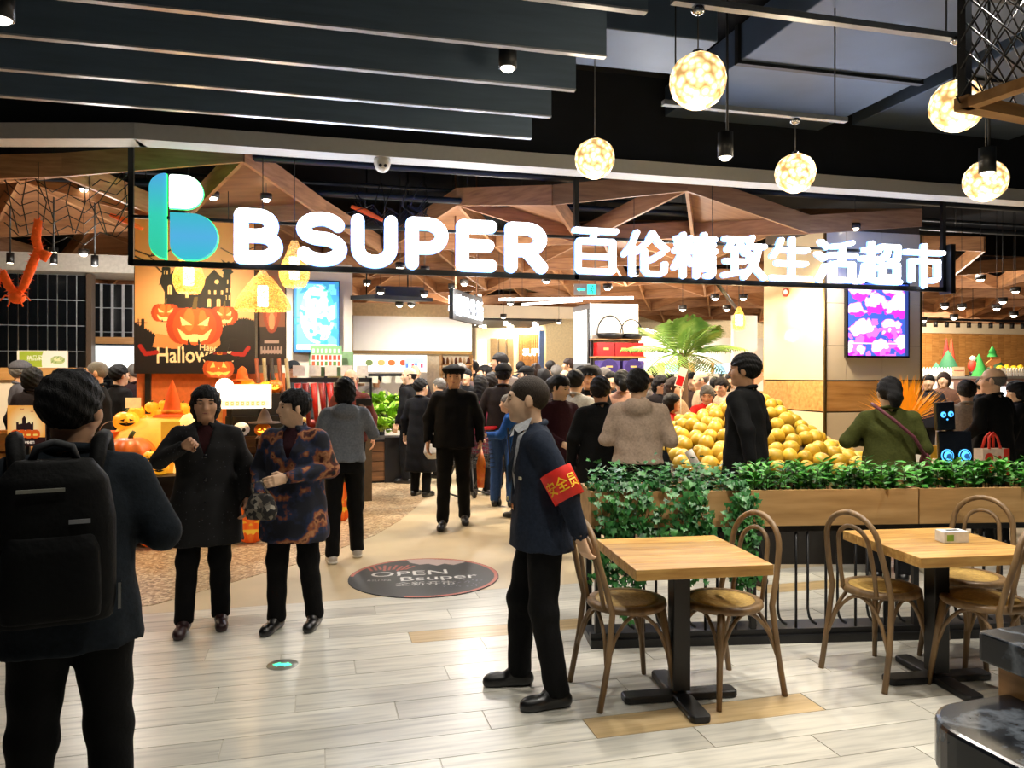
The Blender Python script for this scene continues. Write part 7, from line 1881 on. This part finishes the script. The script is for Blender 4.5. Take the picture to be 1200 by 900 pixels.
# walking man
P, A, s, hp = person(532, 8.5, 178, 'man in black with a flat cap walking towards the camera', H=Hh(428, 8.5), lod='near', top='0b0c12', pants='08090c', hat='beret', hatc='0c0c10', hair='black', skin='b', arms=('down', 'carry'), feet=((.11, .22), (-.11, -.08)), hem=.83, girth=1.14)
t = thing('shopping_bag', P.location + Matrix.Rotation(P.rotation_euler.z, 3, 'Z') @ Vector((-.30, .04, .42)), P.rotation_euler.z, 'orange and red plastic bag hanging from the walking man', 'bag')
MB().add([(-.03, -.05, 0), (.04, -.05, 0), (.04, .07, 0), (-.03, .07, 0), (-.05, -.09, .25), (.05, -.09, .25), (.05, .09, .25), (-.05, .09, .25), (-.012, -.02, .42), (.012, -.02, .42), (.012, .02, .42), (-.012, .02, .42)], [(3, 2, 1, 0), (0, 1, 5, 4), (1, 2, 6, 5), (2, 3, 7, 6), (3, 0, 4, 7), (4, 5, 9, 8), (5, 6, 10, 9), (6, 7, 11, 10), (7, 4, 8, 11), (8, 9, 10, 11)], True).obj('bag_body', ramp_mat('bag_orange', [(.3, 'd84a14'), (.5, 'e8842a'), (.7, 'c8281a')], scale=9, rough=.35), t)
MB().tube([(0, -.02, .41), (0, 0, .47), (0, .02, .41)], .01, 6).obj('handles', M_red, t)

# shoppers by the produce
P, A, s, hp = person(493, 10.5, -30, 'person with short black hair in a long dark coat carrying a white bag', H=Hh(444, 10.5), top='101218', pants='0c0c10', hem=.36, arms=('bent', 'carry'), head=-25, flare=1.05)
t = thing('plastic_bag', fl(507, 10.15) + Vector((0, 0, .55)), 0, 'crumpled white plastic bag beside the dark long coat', 'bag')
V = Vox((-.16, -.14, -.03), (.16, .14, .34), .016); V.loft([(0, 0, 0, .07, .06), (.08, 0, 0, .12, .1), (.2, 0, 0, .1, .08), (.3, 0, 0, .03, .025)], k=.02); link('bag_body', V.mesh('bag_body'), mat('plastic_white', 'c9c7c0', .35, bump=.6, scale=12), t); MB().tube([(0, 0, .28), (0, 0, .4)], .012, 6).obj('twisted_neck', M_white, t)
person(480, 11.8, 60, 'bald man in a black jacket looking left beside the produce', H=Hh(431, 11.8), top='0d0e12', style='bald', hair='dark', skin='c', head=35)
person(411, 9.3, 170, 'older man with grey temples behind the hooded shopper', H=Hh(433, 9.3), top='5a2a24', style='bald', hair='grey', skin='b')
person(343, 11.6, 180, 'man in a dark cap behind the chilli stall', H=Hh(424, 11.6) , top='3a3a3a', hat='cap', hatc='1c2024', skin='b', lod='mid')
person(424, 14.9, 175, 'shop worker in white behind the chiller counter, left', H=1.72, top='c8c4bc', lod='far', skin='c')
person(441, 14.8, 170, 'shop worker in pale clothes behind the chiller counter, right', H=1.66, top='a8a098', lod='far', skin='b')
person(515, 12.4, 60, 'shopper in pink turned towards the chiller', H=1.6, top='b88078', lod='mid', hair='grey')
person(563, 10.6, 20, 'long haired woman in a magenta coat walking away', H=Hh(440, 10.6), top='5c1c30', style='long', hem=.6)
person(577, 11.2, 0, 'person with wavy dark hair in a maroon coat walking away', H=Hh(437, 11.2), top='42161e', style='curly', hair='dark', hem=.7)
person(590, 9.7, -10, 'man in a dark brown jacket and black cap beside the guard', H=Hh(427, 9.7), top='241a16', hat='cap', hatc='0c0c0e', skin='b', girth=1.1, hem=.85, pants='26406a')
person(608, 9.0, 70, 'person in a bright blue jacket half hidden behind the guard', H=1.42, top='1a4a90', pants='274a7a', style='short', hair='grey', hem=.72, lean=.12, arms=('fwd', 'fwd'))
person(655, 7.6, -148, 'shop worker woman in a maroon uniform looking down right', H=Hh(440, 7.6), top='3a1420', pants='0c0c10', style='pony', skin='c', head=30, nod=.25, arms=('front', 'front'))
person(674, 8.3, -25, 'man in a white shirt seen from behind', H=Hh(434, 8.3), top='b8b4b0', pants='15171c', hem=.9)
person(690, 8.7, 175, 'man in a black cap and dark vest facing the camera', H=Hh(430, 8.7), top='12141a', hat='cap', hatc='0e0f14', skin='b', open_front=1.2)
person(704, 6.9, 14, 'elderly man in a long black coat seen from behind', H=Hh(442, 6.9), top='0a0a0e', pants='09090b', style='short', hair='dark', hem=.56, girth=1.12, skin='b', lod='near', head=-18)
P, A, s, hp = person(748, 6.35, -4, 'person in a beige hooded top seen from behind', H=Hh(433, 6.35), top='a08d7c', pants='0b0b0e', style='short', hood=True, collar=False, hem=.93, girth=1.1, lod='near', head=-12, arms=('bent', 'bent'))
t = thing('handbag', fl(772, 6.3) + Vector((0, 0, .78)), -TH, 'dark handbag hanging at the side of the beige hooded top', 'handbag')
V = Vox((-.15, -.1, -.02), (.15, .1, .3), .013); V.loft([(0, 0, 0, .07, .05), (.05, 0, 0, .1, .06), (.2, 0, 0, .09, .05), (.26, 0, 0, .06, .03)], k=.02); link('bag_body', V.mesh('bag_body'), cloth('1a1c1e', .6), t); MB().tube([(-.06, 0, .24), (-.04, 0, .5), (.0, 0, .58), (.04, 0, .5), (.06, 0, .24)], .008, 6).obj('strap', M_black, t)
person(729, 8.9, 8, 'woman in a pink shirt with black apron straps', H=Hh(434, 8.9), top='c09484', style='pony', hem=.9)
person(737, 10.2, -95, 'bald man in profile behind the beige hooded top', H=Hh(437, 10.2), top='1a1a1e', style='bald', hair='dark', skin='c')
person(774, 10.1, -150, 'dark haired woman in a dark coat looking down towards the pomelos', H=Hh(440, 10.1), top='201c20', style='bob', skin='c', nod=.3)
person(790, 9.3, -120, 'smiling woman with shoulder length hair in a beige coat', H=Hh(443, 9.3), top='a88a6a', style='long', hair='brown', skin='c', arms=('fwd', 'fwd'))
person(776, 8.9, -100, 'shopper in a red jacket reaching over the pomelos', H=1.44, top='b81a14', style='bob', hair='dark', arms=('reach', 'reach'), skin='b', lean=.1)
person(822, 10.4, 100, 'bald man in beige behind the pomelo mound', H=Hh(435, 10.4), top='b09a80', style='bald', hair='grey', skin='c', nod=.2)
person(829, 9.7, 178, 'grey haired person in a red coat leaning over the pomelos', H=Hh(452, 9.7), top='c01c12', style='bob', hair='grey', skin='b', lean=.08, nod=.35, arms=('reach', 'reach'))
person(846, 10.3, 150, 'shopper with tied hair in pale clothes beside the red coat', H=Hh(443, 10.3), top='c8a890', style='pony', hair='dark', skin='c', nod=.25)
person(838, 12.6, 0, 'shopper in black farther back under the palm', H=1.62, top='15151a', lod='far')
person(856, 13.2, 180, 'shopper in a pale top farther back beside the column', H=1.68, top='b8a898', lod='far')

P, A, s, hp = person(874, 6.25, 66, 'tall man in a black jacket seen from behind in front of the pomelos', H=Hh(415, 6.25), lod='near', top='090a0e', pants='08090b', style='short', hem=.78, girth=1.06, skin='b', head=14, arms=('down', 'swingb'), feet=((.12, .1), (-.12, -.12)))
P, A, s, hp = person(1042, 6.2, 8, 'woman in a long olive green coat with tied dark hair, seen from behind', H=Hh(443, 6.2), lod='near', top='454a20', pants='101012', style='pony', hem=.58, girth=1.12, flare=1.08, skin='c', head=12, arms=('bent', ((.31, .0, 1.16), (.14, .22, 1.15), (-1, 0, -.3))))
Rp = Matrix.Rotation(P.rotation_euler.z, 3, 'Z')
t = thing('shoulder_bag', P.location + Rp @ Vector((.25, -.06, .72)), P.rotation_euler.z, 'maroon shoulder bag worn across the olive green coat', 'handbag')
V = Vox((-.12, -.16, -.03), (.12, .16, .36), .013); V.loft([(0, 0, 0, .035, .08), (.05, 0, 0, .05, .11), (.25, 0, 0, .04, .1), (.32, 0, 0, .02, .07)], k=.02); link('bag_body', V.mesh('bag_body'), cloth('5a1c2c', .5), t)
MB().tube([(0, -.06, .28), (-.1, -.115, .45), (-.24, -.115, .58), (-.36, -.06, .68), (-.38, .02, .70)], .014, 8).obj('strap', cloth('6a3a44', .5), t)
person(1133, 8.1, 10, 'man in a grey jacket seen from behind beyond the robot', H=Hh(446, 8.1), top='8a8278', pants='6a7284', style='short', hair='dark', hem=.90, skin='c', lod='near', arms=('bent', 'down'))
P, A, s, hp = person(1164, 7.4, 58, 'bald old man in a long black coat carrying a printed gift bag', H=Hh(431, 7.4), top='0b0b0e', pants='0c0c0f', style='bald', hair='grey', hem=.66, girth=1.1, skin='c', head=24, lod='near', arms=('down', ((.26, -.04, 1.15), (.25, .14, 1.02), (-1, 0, 0))))
t = thing('gift_bag', fl(1160, 6.95) + Vector((0, 0, .71)), -TH + .25, 'white and red paper gift bag with strawberry prints', 'gift bag')
MB().box(-.13, .16, -.05, .05, 0, .28).obj('paper_bag', mat('bag_cream', 'e4cdb4', .6), t); MB().box(.10, .163, -.053, -.05, 0, .28).obj('red_panel', mat('bag_red', 'd83018', .6), t)
for (x, z, r_) in ((-.06, .2, .045), (-.085, .12, .03), (-.03, .11, .03), (-.06, .06, .035), (.055, .2, .02)):
    n_ = 18; MB().wallprism([(x + r_ * math.cos(2 * math.pi * i / n_), z + r_ * math.sin(2 * math.pi * i / n_)) for i in range(n_)], -.0535, -.05).obj('berry_print', mat('bag_red', 'd83018', .6), t)
for y in (-.04, .04): MB().tube([(-.05, y, .27), (-.03, y * .5, .38), (.02, y * .5, .42), (.06, y * .5, .38), (.08, y, .27)], .012, 6).obj('handle', mat('bag_red', 'd83018', .6), t)
person(1192, 9.0, 100, 'woman in dark clothes at the right edge handling toys', H=Hh(447, 9.0), top='12141a', style='bob', skin='c', arms=('fwd', 'fwd'), nod=.3)
person(1152, 10.4, 20, 'shopper in a navy jacket between the two men at right', H=Hh(442, 10.4), top='161a26')
person(1088, 12.2, 180, 'shopper with dark hair behind the orange dried grass', H=1.66, top='2a2a30', lod='far')
person(1106, 12.6, 170, 'shopper with brown hair in front of the picket fence', H=1.70, top='6a4a3a', hair='brown', style='bob', lod='far')

# left side shoppers by the service counter
person(24, 9.7, -80, 'person in a grey cap and grey jacket at the far left', H=Hh(424, 9.7), top='4a4a52', hat='cap', hatc='4a4a50', skin='b', hair='grey')
person(38, 8.7, -40, 'woman with black hair in a dark purple coat at the left edge', H=Hh(431, 8.7), top='1c1218', style='bob', skin='c')
person(94, 9.8, 10, 'shopper with brown hair beyond the backpack man', H=Hh(432, 9.8), top='2a2622', style='short', hair='brown')
person(114, 8.9, 80, 'elderly man with cropped grey hair in a black coat at left', H=Hh(424, 8.9), top='101216', style='buzz', hair='grey', skin='d', girth=1.1)
person(139, 9.7, -60, 'man with black hair in a black jacket beside the display', H=Hh(428, 9.7), top='14151a', skin='c')
person(158, 10.6, 30, 'person in a maroon jacket partly behind the big poster', H=Hh(426, 10.6), top='2c1a1e', style='buzz', hair='grey', skin='b')

# the crowd further back in the aisle
rc = random.Random(17)
tops = ['1a1a20', '2a2024', '4a3a38', '15171c', '6a5a52', '5a1c22', '22262e', '8a8078', '101014', '3a2a4a', '7a4a44', '26303a']
far = [(553, 15.5, 422), (486, 13.2, 428), (540, 13.6, 426), (546, 12.2, 432), (556, 17, 424), (568, 14.5, 428), (586, 12.5, 414), (594, 16, 424), (617, 12.5, 430), (628, 15.5, 426), (637, 12.2, 432), (645, 17, 423), (652, 14, 428), (662, 11.8, 434), (667, 16.5, 420), (683, 12.5, 430), (697, 11.4, 429), (708, 12.3, 431), (716, 11.4, 436), (758, 12.0, 436), (765, 14.5, 430), (782, 11.6, 438), (803, 12.8, 432), (610, 18, 424), (676, 19, 424), (575, 19, 425), (812, 11.4, 437)]
desc = {}
for k, (px, Y, yt) in enumerate(far):
    tc_ = tops[k % len(tops)]; hr = ('black', 'dark', 'grey', 'black', 'brown')[k % 5]; stl = ('short', 'short', 'bob', 'pony', 'short', 'bald')[(k * 5) % 6]
    zone = 'near the left of the aisle' if px < 560 else 'left of the guard' if px < 605 else 'behind the guard' if px < 670 else 'under the gift shelves' if px < 740 else 'between the gift shelves and palm'
    dpt = 'nearer' if Y < 13 else 'farther' if Y < 16 else 'farthest'
    lab = '%s shopper %s, %s haired in %s' % (dpt, zone, hr if stl != 'bald' else 'thin ' + hr, dict(zip(tops, ('black', 'dark plum', 'brown', 'charcoal', 'taupe', 'wine red', 'slate', 'light grey', 'jet black', 'violet', 'rust', 'blue grey')))[tc_])
    person(px, Y, rc.choice((0, 10, -20, 30, 170, 190, 90, -90)), lab, H=Hh(yt, Y), lod='far', top=tc_, hair=hr, style=stl, skin=rc.choice('abc'), hat='cap' if k in (8, 15) else None, group='crowd in the far aisle', arms=('bent', 'down'))

# shopping trolley left of the blue jacket
t = thing('shopping_trolley', fl(551, 9.9), -TH + .5, 'black wire shopping trolley with a red handle in the aisle', 'trolley')
for sd in (-.22, .22):
    MB().tube([(sd, -.4, .12), (sd, .35, .12), (sd, .42, .5)], .014, 8).obj('side_frame', M_black, t)
    for yy in (-.38, .33): MB().lathe([(.001, -.012), (.05, -.012), (.05, .012), (.001, .012)], n=12).obj('wheel', M_black, t, (sd, yy, .052)).rotation_euler = (0, math.pi / 2, 0)
    MB().tube([(sd, .35, .12), (sd, -.45, .98)], .014, 8).obj('upright', M_black, t)
MB().tube([(-.25, -.46, 1.0), (.25, -.46, 1.0)], .022, 8).obj('handle', M_red, t)
m = MB()
for k in range(7):
    z = .5 + k * .055; m.tube([(-.24, -.35, z), (-.22, .45, z), (.22, .45, z), (.24, -.35, z)], .005, 5, closed=True)
for k in range(9): y = -.33 + k * .09; m.tube([(-.24, y, .88), (-.22, y, .5), (.22, y, .5), (.24, y, .88)], .005, 5)
tag(m.obj('wire_basket', M_black, t), kind='stuff')
